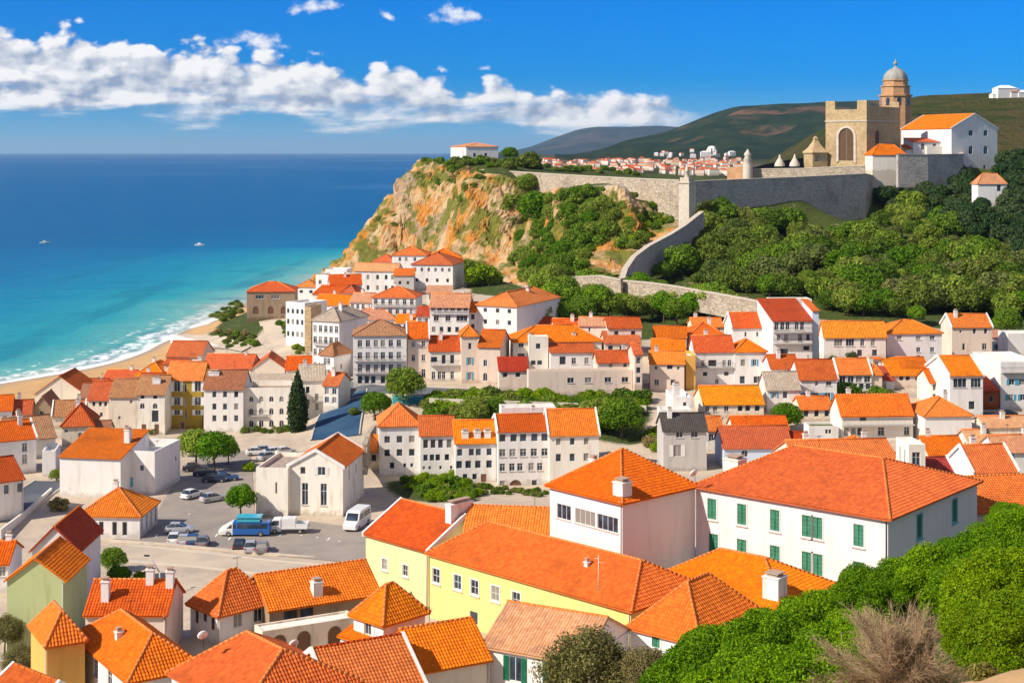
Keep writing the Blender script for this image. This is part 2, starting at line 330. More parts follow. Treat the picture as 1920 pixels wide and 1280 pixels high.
        out = [('frame', a.mesh('door_frame', M['sillstone'])), ('leaf', g.mesh('leaf', M['wood'] if kind == 'door' else M['iron']))]
    _wm[k] = out; return out
def put_window(root, kind, w, h, loc, rz):
    ps = win_parts(kind, w, h)
    o = link('door' if 'door' in kind else 'window', ps[0][1], root, loc, rz)
    for n, me in ps[1:]: link(n, me, o)
    return o
# ------------------------------------------------------------------ houses
CTRL = []; HOUSES = {}
def facade(mb, A, X, L, z0, z1, holes, rev=.2):
    """wall of length L from A along unit X (left to right seen from outside) with real openings"""
    A = Vector(A); X = Vector(X); N = Vector((-X.y, X.x, 0))
    ts = sorted({0.0, L} | {max(0, min(L, round(t, 4))) for hh in holes for t in hh[:2]}); zs = sorted({z0, z1} | {max(z0, min(z1, round(z, 4))) for hh in holes for z in hh[2:4]})
    def pt(t, z, y=0.0): p = A+X*t+N*y; return (p.x, p.y, z)
    for i in range(len(ts)-1):
        for j in range(len(zs)-1):
            a, b, c, d = ts[i], ts[i+1], zs[j], zs[j+1]
            if b-a < 1e-4 or d-c < 1e-4: continue
            tm, zm = (a+b)/2, (c+d)/2
            if any(h[0] < tm < h[1] and h[2] < zm < h[3] for h in holes): continue
            mb.poly([pt(a, c), pt(b, c), pt(b, d), pt(a, d)], uv=[(a, c), (b, c), (b, d), (a, d)])
    for h in holes:
        a, b, c, d, arch = h
        if arch:
            o = arc(b-a, d-c); cx, cz = (a+b)/2, (c+d)/2; o = [(cx+p[0], cz+p[1]) for p in o]
            for q in range(1, len(o)): mb.poly([pt(*o[q]), pt(*o[q], rev), pt(*o[(q+1) % len(o)], rev), pt(*o[(q+1) % len(o)])])
            top = o[2:]; half = len(top)//2
            for q in range(len(top)-1):
                p0, p1 = top[q], top[q+1]; cor = (b, d) if q < half else (a, d)
                mb.poly([pt(*p0), pt(*cor), pt(*p1)])
            mb.poly([pt(*o[0]), pt(*o[1]), pt(*o[1], rev), pt(*o[0], rev)][::-1])
        else:
            for (t0, q0, t1, q1) in ((a, c, b, c), (b, c, b, d), (b, d, a, d), (a, d, a, c)):
                mb.poly([pt(t0, q0), pt(t0, q0, rev), pt(t1, q1, rev), pt(t1, q1)])
def slope(mb, pts, th=.14, corr=False, per=.32, row=.40):
    pts = [Vector(p) for p in pts]
    u = (pts[1]-pts[0]).normalized(); n = u.cross((pts[-1]-pts[0])).normalized()
    if n.z < 0: n = -n
    v = n.cross(u)
    o = pts[0]; uv = [((p-o).dot(u), (p-o).dot(v)) for p in pts]
    low = [p-Vector((0, 0, th)) for p in pts]
    if not corr: mb.poly(pts, uv=uv)
    mb.poly(low[::-1], uv=uv[::-1])
    for i in range(len(pts)):
        j = (i+1) % len(pts); mb.poly([low[i], low[j], pts[j], pts[i]], uv=[(0, 0), (1, 0), (1, .1), (0, .1)])
    if corr:
        us = [p[0] for p in uv]; vs = [p[1] for p in uv]; u0, u1 = min(us), max(us); v0, v1 = min(vs), max(vs)
        def rng(x):
            lo, hi = 1e9, -1e9
            for i in range(len(uv)):
                (a, b), (c, d) = uv[i], uv[(i+1) % len(uv)]
                if min(a, c)-1e-6 <= x <= max(a, c)+1e-6:
                    ys = [b, d] if abs(c-a) < 1e-6 else [b+(d-b)*(x-a)/(c-a)]
                    lo = min(lo, *ys) if len(ys) > 1 else min(lo, ys[0]); hi = max(hi, *ys) if len(ys) > 1 else max(hi, ys[0])
            return lo, hi
        nu = max(4, int((u1-u0)/per*5)); vk = []
        k = 0
        while v0+k*row < v1+row:
            vk += [(v0+k*row, .0), (v0+k*row+.012, .045)]; k += 1
        grid = []
        for i in range(nu+1):
            x = u0+(u1-u0)*i/nu; lo, hi = rng(x); ph = abs(math.sin(math.pi*x/per))
            col = []
            jit = .018*math.sin(x*7.3)+.02*math.sin(x*1.9)
            for (vv, hh) in vk:
                c = max(lo, min(hi, vv)); p = o+u*x+v*c+n*(-.0+.095*ph+hh+jit*.5)
                col.append((p, c, x))
            grid.append(col)
        for i in range(nu):
            for j in range(len(vk)-1):
                a, b, c, d = grid[i][j], grid[i+1][j], grid[i+1][j+1], grid[i][j+1]
                if abs(a[1]-d[1]) < 1e-5 and abs(b[1]-c[1]) < 1e-5: continue
                mb.poly([a[0], b[0], c[0], d[0]], uv=[(a[2], a[1]), (b[2], b[1]), (c[2], c[1]), (d[2], d[1])])
def H(label, uL, uR, ve, vb, zb, th=0, d=8, uS=None, uSl=None, roof='hip', rise=2.2, wall='white', rf='orange', win=(), corr=False,
      name='house', cat='house', o=.32, chim=(), balc=(), cornice=False, verge=False, group=None, ctrl=True, inset=None, dirt=.35, skirt=5.0, dmax=60, par=.6, trimc=None, wmat=None):
    th = R(th); xh = Vector((math.cos(th), -math.sin(th), 0)); yh = Vector((math.sin(th), math.cos(th), 0))
    s = (vb-HZ)/(CH-zb); ze = CH-(ve-HZ)/s - zb
    def ray(u, A, D):       # distance along D from A where the photo column u is met
        k = u-960; return (k*A.y-F*A.x)/(F*D.x-k*D.y)
    if th > 0:
        Rc = Vector(((uR-960)/s, F/s, 0)); w = -ray(uL, Rc, xh); Lc = Rc-xh*w
    else:
        Lc = Vector(((uL-960)/s, F/s, 0)); w = ray(uR, Lc, xh); Rc = Lc+xh*w
    if uS is not None: d = ray(uS, Rc, yh)
    if uSl is not None: d = ray(uSl, Lc, yh)
    if not 1.0 < d < dmax: print('DEPTH', label, d); d = max(2.0, min(abs(d), dmax))
    if not 1.0 < w < 80: print('WIDTH', label, w); w = max(2.0, min(abs(w), 60))
    c = Lc+xh*w/2+yh*d/2
    root = empty(name, (c.x, c.y, zb), -th, label, cat, group)
    if ctrl:
        for (fx, fy) in ((0, -.5), (0, .5), (-.4, -.5), (.4, -.5)):
            q = c+xh*w*fx+yh*d*fy; CTRL.append((q.x, q.y, zb+.05))
    sides = {'f': ((-w/2, -d/2, 0), (1, 0, 0), w, 0, Lc, xh), 'r': ((w/2, -d/2, 0), (0, 1, 0), d, math.pi/2, Rc, yh),
             'b': ((w/2, d/2, 0), (-1, 0, 0), w, math.pi, Rc+yh*d, -xh), 'l': ((-w/2, d/2, 0), (0, -1, 0), d, -math.pi/2, Lc+yh*d, -yh)}
    holes = {k: [] for k in sides}
    H_ = ze + (par if roof in ('flat', 'planted') else 0)
    for (sd_, us, vs, ww, hh, kind) in win:
        A, X, L, rz, WA, WD = sides[sd_]
        tl = [L*(i+.5)/us for i in range(us)] if isinstance(us, int) else [ray(u, WA, WD) for u in us]
        for t in tl:
            for v in vs:
                zc = CH-(v-HZ)/s-zb; a, b, c0, c1 = t-ww/2, t+ww/2, zc-hh/2, zc+hh/2
                if a < .12 or b > L-.12 or c1 > ze-.05: continue
                if any(a < q[1]+.05 and b > q[0]-.05 and c0 < q[3]+.05 and c1 > q[2]-.05 for q in holes[sd_]): continue
                holes[sd_].append((a, b, c0, c1, kind in ('arch', 'archdoor', 'archwood')))
                p = Vector(A)+Vector(X)*t; put_window(root, kind, ww, hh, (p.x, p.y, zc), rz)
    wm = MB()
    zs = {k: H_ for k in sides}
    for k, (A, X, L, rz, WA, WD) in sides.items():
        if roof == 'shed' and k == 'b': zs[k] = ze+rise
        facade(wm, A, X, L, -skirt, zs[k], holes[k])
    X0, X1, Y0, Y1 = -w/2, w/2, -d/2, d/2
    if roof == 'gx':
        wm.poly([(X1, Y0, ze), (X1, Y1, ze), (X1, 0, ze+rise)]); wm.poly([(X0, Y1, ze), (X0, Y0, ze), (X0, 0, ze+rise)])
    if roof == 'gy':
        wm.poly([(X0, Y0, ze), (X1, Y0, ze), (0, Y0, ze+rise)]); wm.poly([(X1, Y1, ze), (X0, Y1, ze), (0, Y1, ze+rise)])
    if roof == 'shed':
        wm.poly([(X1, Y0, ze), (X1, Y1, ze), (X1, Y1, ze+rise)]); wm.poly([(X0, Y1, ze), (X0, Y0, ze), (X0, Y1, ze+rise)])
    if roof in ('flat', 'planted'):    # inner parapet faces and top
        t_ = .25
        for (a, b) in (((X0, Y0), (X1, Y0)), ((X1, Y0), (X1, Y1)), ((X1, Y1), (X0, Y1)), ((X0, Y1), (X0, Y0))):
            ai = (a[0]-math.copysign(t_, a[0]), a[1]-math.copysign(t_, a[1])); bi = (b[0]-math.copysign(t_, b[0]), b[1]-math.copysign(t_, b[1]))
            wm.poly([(*a, H_), (*b, H_), (*bi, H_), (*ai, H_)]); wm.poly([(*bi, ze-.1), (*ai, ze-.1), (*ai, H_), (*bi, H_)])
    wm.build('wall', wmat or plaster(wall, dirt), root)
    rm = MB(); caps = []; sl = []
    g = .03
    if roof in ('hip', 'pyr'):
        k_ = rise/(min(w, d)/2) if inset is None else rise/(d/2)
        ov = o*k_; a0, a1, b0, b1 = X0-o, X1+o, Y0-o, Y1+o; zl = ze-ov+.02
        ins = (d/2 if inset is None else inset)
        if w >= d or inset is not None:
            r0, r1 = (X0+min(ins, w/2-.01), 0), (X1-min(ins, w/2-.01), 0)
        else: r0 = r1 = None
        zt = ze+rise+.02
        c00, c10, c11, c01 = (a0, b0, zl), (a1, b0, zl), (a1, b1, zl), (a0, b1, zl)
        if r0:
            p0, p1 = (r0[0], 0, zt), (r1[0], 0, zt)
            if p1[0]-p0[0] < .05: p0 = p1 = (0, 0, zt); sl += [[c00, c10, p0], [c10, c11, p0], [c11, c01, p0], [c01, c00, p0]]
            else: sl += [[c00, c10, p1, p0], [c10, c11, p1], [c11, c01, p0, p1], [c01, c00, p0]]; caps.append((p0, p1))
        else:
            ii = w/2; p0, p1 = (0, Y0+ii, zt), (0, Y1-ii, zt)
            sl += [[c00, c10, p0], [c10, c11, p1, p0], [c11, c01, p1], [c01, c00, p0, p1]]; caps.append((p0, p1))
            caps += [(c00, p0), (c10, p0), (c11, p1), (c01, p1)]
        if r0: caps += [(c00, p0), (c01, p0), (c10, p1), (c11, p1)]
    elif roof == 'gx':
        k_ = rise/(d/2); ex = .12 if verge else .25; zl = ze-o*k_+.02; zt = ze+rise+.02
        sl += [[(X0-ex, Y0-o, zl), (X1+ex, Y0-o, zl), (X1+ex, 0, zt), (X0-ex, 0, zt)], [(X1+ex, Y1+o, zl), (X0-ex, Y1+o, zl), (X0-ex, 0, zt), (X1+ex, 0, zt)]]
        caps.append(((X0-ex, 0, zt), (X1+ex, 0, zt)))
    elif roof == 'gy':
        k_ = rise/(w/2); ey = .12 if verge else .25; zl = ze-o*k_+.02; zt = ze+rise+.02
        sl += [[(X0-o, Y1+ey, zl), (X0-o, Y0-ey, zl), (0, Y0-ey, zt), (0, Y1+ey, zt)], [(X1+o, Y0-ey, zl), (X1+o, Y1+ey, zl), (0, Y1+ey, zt), (0, Y0-ey, zt)]]
        caps.append(((0, Y0-ey, zt), (0, Y1+ey, zt)))
    elif roof == 'shed':
        k_ = rise/d; zl = ze-o*k_+.03; zt = ze+rise+k_*.15+.03
        sl += [[(X0-.2, Y0-o, zl), (X1+.2, Y0-o, zl), (X1+.2, Y1+.15, zt), (X0-.2, Y1+.15, zt)]]
    ro = None
    if sl:
        for p in sl: slope(rm, p, corr=corr)
        ro = rm.build('roof', roofmat(rf, corr), root)
        cm = MB(); rr = .15 if corr else .13
        for a, b in caps:
            a, b = Vector(a)+Vector((0, 0, .05)), Vector(b)+Vector((0, 0, .05)); n = max(1, int((b-a).length/.5)) if corr else 1
            for q in range(n): cm.tube(a.lerp(b, q/n), a.lerp(b, (q+1)/n), rr*1.12, rr*.9, 8)
        if caps: cm.build('ridge_tiles', M['ridge'] if rf in ('orange', 'amber', 'pale') else roofmat(rf), ro)
        if verge and roof in ('gx', 'gy'):
            hh = .28
            def strip(a, b, wdir):
                a, b, wd = Vector(a), Vector(b), Vector(wdir); up = Vector((0, 0, hh)); dn = Vector((0, 0, -.25))
                q = [a-wd+dn, a+wd+dn, b+wd+dn, b-wd+dn]; tq = [a-wd+up, a+wd+up, b+wd+up, b-wd+up]
                vm.poly(q[::-1]); vm.poly(tq)
                for i in range(4): j = (i+1) % 4; vm.poly([q[i], q[j], tq[j], tq[i]])
            if roof == 'gx':
                for X in (X0-.13, X1+.13):
                    vm = MB()
                    for Y in (Y0-o, Y1+o): strip((X, Y, ze-o*rise/(d/2)), (X, 0, ze+rise), (.14, 0, 0))
                    vm.build('verge', plaster('white'), ro)
            else:
                for Y in (Y0-.13, Y1+.13):
                    vm = MB()
                    for X in (X0-o, X1+o): strip((X, Y, ze-o*rise/(w/2)), (0, Y, ze+rise), (0, .14, 0))
                    vm.build('verge', plaster('white'), ro)
    else:
        fm = MB(); t_ = .25; fm.poly([(X0+t_, Y0+t_, ze-.05), (X1-t_, Y0+t_, ze-.05), (X1-t_, Y1-t_, ze-.05), (X0+t_, Y1-t_, ze-.05)], uv=[(0, 0), (w, 0), (w, d), (0, d)])
        ro = fm.build('roof', M['greenroof'] if roof == 'planted' else (plaster('ivory') if rf in ('orange', 'white') else roofmat(rf)), root)
    if cornice and roof not in ('flat', 'planted'):
        cm = MB(); e = .14; z0, z1 = ze-.36, ze-.10
        cm.box(X0-e, X1+e, Y0-e, Y0, z0, z1); cm.box(X0-e, X1+e, Y1, Y1+e, z0, z1); cm.box(X0-e, X0, Y0, Y1, z0, z1); cm.box(X1, X1+e, Y0, Y1, z0, z1)
        cm.build('cornice', M['frame'], root)
    if not chim and roof in ('gx', 'hip') and 6.5 < s < 17 and len(HOUSES) % 5 < 3:
        k_ = len(HOUSES); fx_ = (-.3, .28, -.12, .36, .1)[k_ % 5]; fy_ = (-.12, .14, .02)[k_ % 3]; chim = ((fx_*(.5 if roof == 'hip' else 1), fy_, rise+.75, .75, .6, 1.0),)
    if roof in ('gx', 'hip', 'flat') and s > 7.5 and len(HOUSES) % 4 == 1:
        am = MB(); zt0 = ze+(rise if roof != 'flat' else .3); ax = w*(.18 if len(HOUSES) % 8 == 1 else -.1)
        am.tube((ax, 0, zt0-.3), (ax, 0, zt0+1.7), .03, .025, 5)
        for q in range(4): am.tube((ax-.35+q*.02, -.5+q*.3, zt0+1.55), (ax+.35-q*.02, -.5+q*.3, zt0+1.55), .014, .014, 4)
        am.tube((ax, -.55, zt0+1.57), (ax, .5, zt0+1.57), .016, .016, 4); am.build('aerial', M['iron'], ro)
    for (fx, fy, zt_, cw, cdp, hgt) in chim:      # chimney: place in the plan, top above the eaves, width, depth, visible height
        x, y = w*fx, d*fy; ch = MB(); zt2 = ze+zt_
        ch.box(x-cw/2, x+cw/2, y-cdp/2, y+cdp/2, zt2-hgt-.8, zt2); ch.box(x-cw/2-.08, x+cw/2+.08, y-cdp/2-.08, y+cdp/2+.08, zt2, zt2+.12)
        ch.box(x-cw*.32, x+cw*.32, y-cdp*.32, y+cdp*.32, zt2+.12, zt2+.4, 1)
        ch.box(x-cw*.42, x+cw*.42, y-cdp*.42, y+cdp*.42, zt2+.4, zt2+.5, 1)
        ch.build('chimney', [plaster('white', .6), M['potstone']], ro)
    for (u0, u1, v, dep) in balc:
        t0, t1 = max(0, ray(u0, Lc, xh)), min(w, ray(u1, Lc, xh)); z = CH-(v-HZ)/s-zb; x0, x1 = X0+t0, X0+t1
        bm_ = MB(); bm_.box(x0, x1, Y0-dep, Y0-.003, z-.16, z); bo = bm_.build('balcony', M['slab'], root)
        r_ = MB(); yb = Y0-dep+.05
        r_.box(x0, x1, yb-.025, yb+.025, z+.95, z+1.0)
        for q in range(int((x1-x0)/.22)+1): xx = x0+.02+q*.22; r_.box(xx-.012, xx+.012, yb-.012, yb+.012, z, z+.95)
        for xx in (x0+.03, x1-.03): r_.box(xx-.025, xx+.025, yb+.025, Y0-.01, z+.95, z+1.0)
        r_.build('railing', M['iron'], bo)
    HOUSES[label] = dict(root=root, w=w, d=d, ze=ze, c=c, s=s, zb=zb, th=th, Lc=Lc, Rc=Rc, xh=xh, yh=yh)
    return root
# ------------------------------------------------------------------ the town, house by house
# green flat roof
m_, t_, b_ = newmat('planted_roof'); n_ = noi(t_, wpos(t_), 2.5, 6, .7); setb(t_, b_, Base_Color=mixc(t_, sstep(t_, n_, .35, .65), (.05, .09, .01), (.22, .24, .02)), Roughness=.95, Normal=bump(t_, n_, 1.0, .5)); M['greenroof'] = m_

# --- around the plaza
H('long windowless white block with red tiled roof beside the plaza', 112, 226, 859, 936, 4, th=10, d=11, roof='shed', rise=2.6, rf='rust', chim=((.36,.05,3.4,1.0,1.0,3.0),), win=[])
H('flat roofed white block with small square windows beside the plaza trees', 228, 290, 860, 928, 4, th=10, uS=338, roof='flat', wall='white', win=[('f',[241,266],[878],.7,.9,'dark'),('f',[238],[905],1.1,1.6,'bshut'),('r',[330],[880],.6,.8,'dark')], par=1.2)
H('low white pavilion with amber hip roof standing in the car park', 147, 262, 966, 1010, 4, th=3, uS=296, roof='hip', rise=2.9, rf='amber', corr=True, win=[('f',[190,215,234],[991],.75,2.0,'door2'),('r',4,[989],.9,2.2,'win')], cornice=True)
H('beige chapel like hall with arched tall grilles facing the car park', 541, 643, 874, 969, 4, th=8, uS=682, roof='gy', rise=2.4, wall='ivory', win=[('f',[568],[884],.8,1.1,'dark'),('f',[603],[884],1.2,1.3,'open'),('f',[572,607],[928],1.0,3.4,'win'),('f',[590],[953],2.2,1.6,'shop'),('r',[655,668],[900],.7,1.6,'dark')], verge=True, dirt=.5)
H('flat roofed beige annex with rubble on its roof beside the chapel', 480, 539.6, 885, 969, 4, th=8, d=12, roof='flat', rf='tan', wall='ivory', win=[('f',[518],[915],.35,1.8,'door2')], dirt=.5)
H('white house on the left edge with red roof and slit windows', -45, 44, 908, 985, 4, th=-38, d=10, roof='gx', rise=2.6, rf='red', win=[('f',[10,24,36],[889],.6,1.5,'dark'),('f',[12,37],[925],.8,1.4,'dark')])
H('white gabled house with glazed verandas at the left edge', -30, 68, 829, 896, 4, th=-32, d=9, roof='gx', rise=2.5, rf='orange', verge=True, win=[('f',[46,54,62],[846],.9,1.5,'win'),('f',[46,54,62],[868],.9,1.6,'win')])
H('long brown roofed house behind the glazed white house', 16, 104, 826, 866, 3.2, th=-30, d=11, roof='gx', rise=3.2, rf='brown', wall='ivory')
H('small white lean-to shed on the lane beside the white block', 79, 104, 852, 893, 4, th=-10, d=7, roof='flat', wall='white')
# --- old quarter between plaza and beach
H('terracotta gabled cottage nearest the beach', 66, 158, 737, 758, 3, th=0, d=12, roof='gy', rise=3.9, rf='rust', wall='cream')
H('stone cottage with brown gable below the beach cottage', 60, 98, 766, 792, 3, th=-5, d=9, roof='gy', rise=2.6, rf='brown', wall='brown', win=[('f',[78],[778],.9,1.6,'dark')])
H('low cottage with worn brown roof and white verges', 98, 158, 779, 805, 3, th=-12, d=8, roof='gx', rise=2.4, rf='brown', wall='cream', verge=True)
H('cream cottage with round window under an orange hip roof', 116, 176, 796, 838, 3, th=-10, d=9, roof='hip', rise=3.2, rf='rust', wall='cream', win=[('f',[124],[808],.7,.7,'arch'),('f',[150,168],[818],.7,1.3,'dark')], dirt=.7)
H('narrow brown house with small windows beside the crumbling facade', 165, 204, 748, 812, 2.6, th=0, d=9, roof='gx', rise=3, rf='rust', wall='cream', dirt=.8, win=[('f',[176,188,198],[757],.6,1.0,'dark'),('f',[176,190],[777],.6,.9,'dark')])
H('crumbling cream house with few small windows and dark base', 204.5, 255, 743, 816, 2.4, th=0, d=10, roof='gx', rise=2.8, rf='brown', wall='cream', dirt=1.0, win=[('f',[246],[753],.6,.7,'dark'),('f',[224],[783],.5,.6,'dark'),('f',[238],[805],.8,1.7,'door')])
H('pale ivy grown house with four tall windows beside the olive tower house', 255.5, 309, 738, 816, 2.4, th=0, d=10, roof='gx', rise=3, rf='brown', wall='ivory', dirt=.8, win=[('f',[267,291],[744],.9,.8,'dark'),('f',[267,291],[761],1.0,1.2,'arch'),('f',[291],[780],1.4,2.4,'dark'),('f',[270,294],[805],1.0,2.2,'door')], chim=((.1,-.2,2.6,1.6,.8,1.2),))
H('tall olive yellow house with white shuttered windows', 312, 379, 711, 804, 2.6, th=0, d=9, roof='gx', rise=3, wall='olive', rf='orange', win=[('f',[332,371],[724],1.3,2.2,'open'),('f',[332,371],[752],1.3,1.7,'open'),('f',[332,371],[773],1.2,1.1,'open'),('f',[348],[727,755,778],.5,1.6,'dark'),('f',[342],[797],1.0,1.6,'door')])
H('plain white three storey house with nine small blue windows', 382, 456, 728, 812, 2.3, th=0, d=9, roof='gx', rise=3.1, wall='white', rf='brown', win=[('f',[402,422,443],[739,762,784],.85,1.3,'bshut'.replace('bshut','dark'))], chim=((-.32,-.1,2.8,2.2,1.2,1.6),))
H('white house with three rows of arched windows beside the cypress', 457, 545, 736, 807, 2.6, th=0, d=10, roof='flat', rf='tan', wall='ivory', win=[('f',[471,490,509,528],[748],.95,1.2,'arch'),('f',[471,490,509,528],[771],.95,1.4,'arch'),('f',[471,490,509,528],[794],1.0,1.5,'arch')], balc=((466,500,778,.6),), par=1.0)
H('glazed roof pavilion over the arched window house', 468, 543, 718, 733, 6.0, th=0, d=5, roof='shed', rise=1.4, rf='tan', wall='grey', ctrl=False, skirt=1.5, win=[('f',6,[724],1.1,1.0,'dark')], name='roof_pavilion', cat='pavilion')
H('white corner house partly hidden by the cypress', 561, 608, 712, 793, 2.8, th=-6, d=8, roof='gx', rise=2.6, rf='tan', wall='ivory', win=[('f',[594],[719,745,763],.8,1.5,'dark'),('f',[577],[731,755],.8,1.4,'dark')], balc=((586,604,752,.5),))
H('long orange roof house behind the nine window house', 380, 470, 690, 716, 5, th=4, d=10, roof='gx', rise=2.6, rf='orange', wall='cream', chim=((.3,.0,3.0,.6,.6,1.0),))
H('orange roofed cross gable house behind the arched window house', 471, 534, 690, 716, 5, th=-4, d=10, roof='gy', rise=2.8, rf='orange', wall='cream')
H('orange roofed end house beside the sandy lane', 536, 592, 692, 716, 5, th=-4, d=9, roof='gx', rise=2.5, rf='orange', wall='cream', chim=((.3,.1,3.2,.7,.7,1.2),))
H('terracotta roof house on the beach side of the olive house', 312, 376, 668, 712, 4.2, th=6, d=11, roof='gx', rise=3, rf='rust', wall='pink')
H('small flat terracotta terrace house below the beach wall', 308, 352, 682, 712, 4.6, th=0, d=6, roof='shed', rise=1.6, rf='rust', wall='pink')
H('low orange roofed row house behind the crumbling facade', 194, 250, 710, 722, 3.4, th=4, d=7, roof='gx', rise=1.6, rf='orange', wall='white')
H('orange hip roofed house at the promenade end of the beach', 251, 309, 704, 722, 3.8, th=6, d=12, roof='hip', rise=2.6, rf='orange', wall='ivory')
H('dark red roofed shed above the brown house', 140, 194, 727, 742, 3.0, th=4, d=7, roof='gx', rise=1.6, rf='red', wall='cream')
# --- village at the foot of the cliff
H('tan seaside house with orange hip roof and shaded arcade', 463, 553, 546, 599, 8, th=-4, d=12, roof='hip', rise=2.4, rf='orange', wall='brown', win=[('f',[487,516],[557],2.6,1.3,'wide'),('f',[480,508,532],[582],2.0,2.6,'archdoor'),('l',3,[572],1.0,1.8,'dark')], dirt=.6)
H('little orange roofed house behind the seaside house', 556, 592, 537, 568, 10, th=8, d=8, roof='hip', rise=1.8, rf='orange', wall='white', win=[('f',2,[547],1.2,1.0,'dark')])
H('white stepped house with roof terrace near the cliff foot', 592, 642, 520, 566, 12, th=22, d=9, roof='flat', wall='white', win=[('f',3,[530],1.1,1.3,'win'),('f',3,[548],1.1,1.3,'win')])
H('white house with pinkish rear terrace and orange lean-to roof', 586, 634, 552, 590, 11, th=15, d=8, roof='shed', rise=2.0, rf='orange', wall='pink', win=[('f',3,[566],1.0,1.3,'dark')])
H('orange roofed house under the cliff slope beside the terrace house', 619, 678, 533, 572, 13, th=-10, d=9, roof='gx', rise=2.6, rf='orange', wall='white', win=[('f',3,[543],1.0,1.1,'dark'),('f',3,[558],1.0,1.2,'dark')], chim=((0,-.1,2.9,.7,.7,1.2),))
H('narrow white three storey house looking over the sandy lane', 536, 571, 572, 652, 8, th=34, d=9, roof='flat', wall='white', win=[('f',4,[585],.9,1.3,'dark'),('f',4,[605],.9,1.4,'dark'),('f',4,[628],.9,1.4,'dark')])
H('slim yellow stone house wedged between two white houses', 571.5, 583, 580, 662, 8, th=10, d=9, roof='flat', wall='ochre', wmat=M['stonewarm'])
H('big white corner house with four window columns and grey tiled roof', 586, 636, 601, 712, 8.6, th=24, d=13, roof='hip', rise=2.4, rf='tan', wall='white', win=[('f',5,[618],.9,1.5,'win'),('f',5,[639],.9,1.5,'win'),('f',5,[662],.9,1.5,'win'),('f',5,[688],.9,1.6,'win')], balc=((590,634,648,.6),))
H('orange roofed white house squeezed behind the big corner house', 588, 655, 572, 612, 10.5, th=15, d=9, roof='gx', rise=2.4, rf='orange', wall='white', win=[('f',5,[583],1.0,1.2,'dark')])
H('low white corner shop with little brown roof', 600, 626, 664, 722, 9, th=30, uS=658, roof='hip', rise=2, rf='brown', wall='white', win=[('f',4,[678],.8,1.4,'win'),('f',4,[700],.8,1.5,'win'),('r',[640],[690],.7,1.2,'dark'),('r',[650],[712],.9,1.8,'door')])
H('wide white four storey house with blue windows and long balconies', 662, 762, 628, 722, 9.4, th=-4, d=11, roof='hip', rise=2.6, rf='brown', wall='white', win=[('f',[675,690,705,718,733,748],[644],1.0,1.5,'win'),('f',[675,690,705,718,733,748],[667],1.0,1.5,'win'),('f',[675,690,705,718,733,748],[690],1.0,1.6,'bshut'.replace('bshut','win')),('f',[675,688,700,718,733,748],[712],1.0,1.7,'dark')], balc=((664,760,676,.7),(664,760,699,.7)))
H('pale mansard roofed house behind the wide white house', 648, 742, 598, 622, 12.5, th=6, d=9, roof='hip', rise=2.2, rf='pale', wall='white', win=[('f',7,[608],.9,1.2,'win')])
H('beige three storey house with orange roof facing the road', 764, 804, 633, 716, 9.8, th=-5, d=10, roof='gx', rise=2.8, rf='orange', wall='pink', win=[('f',[775,794],[645],.8,1.3,'win'),('f',[775,794],[671],.8,1.4,'win'),('f',[775,794],[700],.9,1.8,'win')], verge=True)
H('beige house with sunken roof terrace and first floor balcony', 805, 864, 657, 717, 9.9, th=-5, d=9, roof='gx', rise=2.6, rf='rust', wall='ivory', win=[('f',[832,848],[674],.9,1.9,'dark'),('f',[814],[674],1.4,1.2,'dark'),('f',[813,824,832,848],[704],.8,1.7,'win')], balc=((807,862,684,.7),))
H('narrow beige turret house with two shuttered windows', 865, 896, 628, 719, 10, th=-5, d=7, roof='hip', rise=1.6, rf='orange', wall='pink', win=[('f',[881],[649],.7,1.4,'dark'),('f',[881],[677],.8,1.6,'bshut'),('f',[881],[705],.8,1.7,'bshut')])
H('pinkish end house with red roof and blue arched door', 896.5, 938, 650, 721, 10, th=8, uS=955, roof='gx', rise=2.8, rf='rust', wall='pink', win=[('f',[909],[656],.9,1.3,'dark'),('f',[910],[681],.8,1.4,'open'),('f',[910],[707],1.0,1.8,'arch')])
H('white house with six square windows and long orange roof', 894, 969, 574, 632, 17, th=25, uS=1050, roof='hip', rise=2.6, rf='orange', wall='white', cornice=True, win=[('f',[910,933,955],[584],.9,1.0,'dark'),('f',[910,933,955],[606],.9,1.1,'dark')], chim=((.1,.1,2.6,.7,.7,1.0),(-.2,.35,2.6,.7,.7,1.0)))
H('white house with glazed loggia and blue bay windows', 806, 879, 575, 642, 15.5, th=4, d=9, roof='gx', rise=2.6, rf='pale', wall='white', win=[('f',6,[580],1.0,.8,'win'),('f',[818,840],[597],1.2,1.4,'win'),('f',[866],[597],2.6,1.4,'wide'),('f',5,[618],.9,1.3,'dark')], balc=((808,877,588,.5),))
H('white three storey house with orange hip roof above the tree gap', 698, 779, 557, 612, 13.5, th=7, d=10, roof='hip', rise=2.2, rf='orange', wall='white', win=[('f',6,[566],1.0,1.4,'win'),('f',6,[584],1.0,1.4,'win'),('f',6,[599],1.0,1.4,'win')], balc=((700,777,574,.6),(700,777,592,.6)))
H('large white villa with rust red hip roof right under the cliff', 772, 849, 496, 545, 15.5, th=10, uS=870, roof='hip', rise=3.2, rf='rust', wall='white', win=[('f',6,[506],.9,1.4,'arch'),('f',4,[526],.9,1.2,'dark')])
H('upper white house with orange roof wings against the rock', 735, 800, 478, 512, 18, th=4, d=12, roof='hip', rise=2.6, rf='orange', wall='white', win=[('f',[750,762,778],[486],1.0,1.5,'arch')])
H('topmost orange roofed house against the orange rock', 801, 868, 484, 512, 18, th=-6, d=12, roof='hip', rise=2.8, rf='orange', wall='ivory')
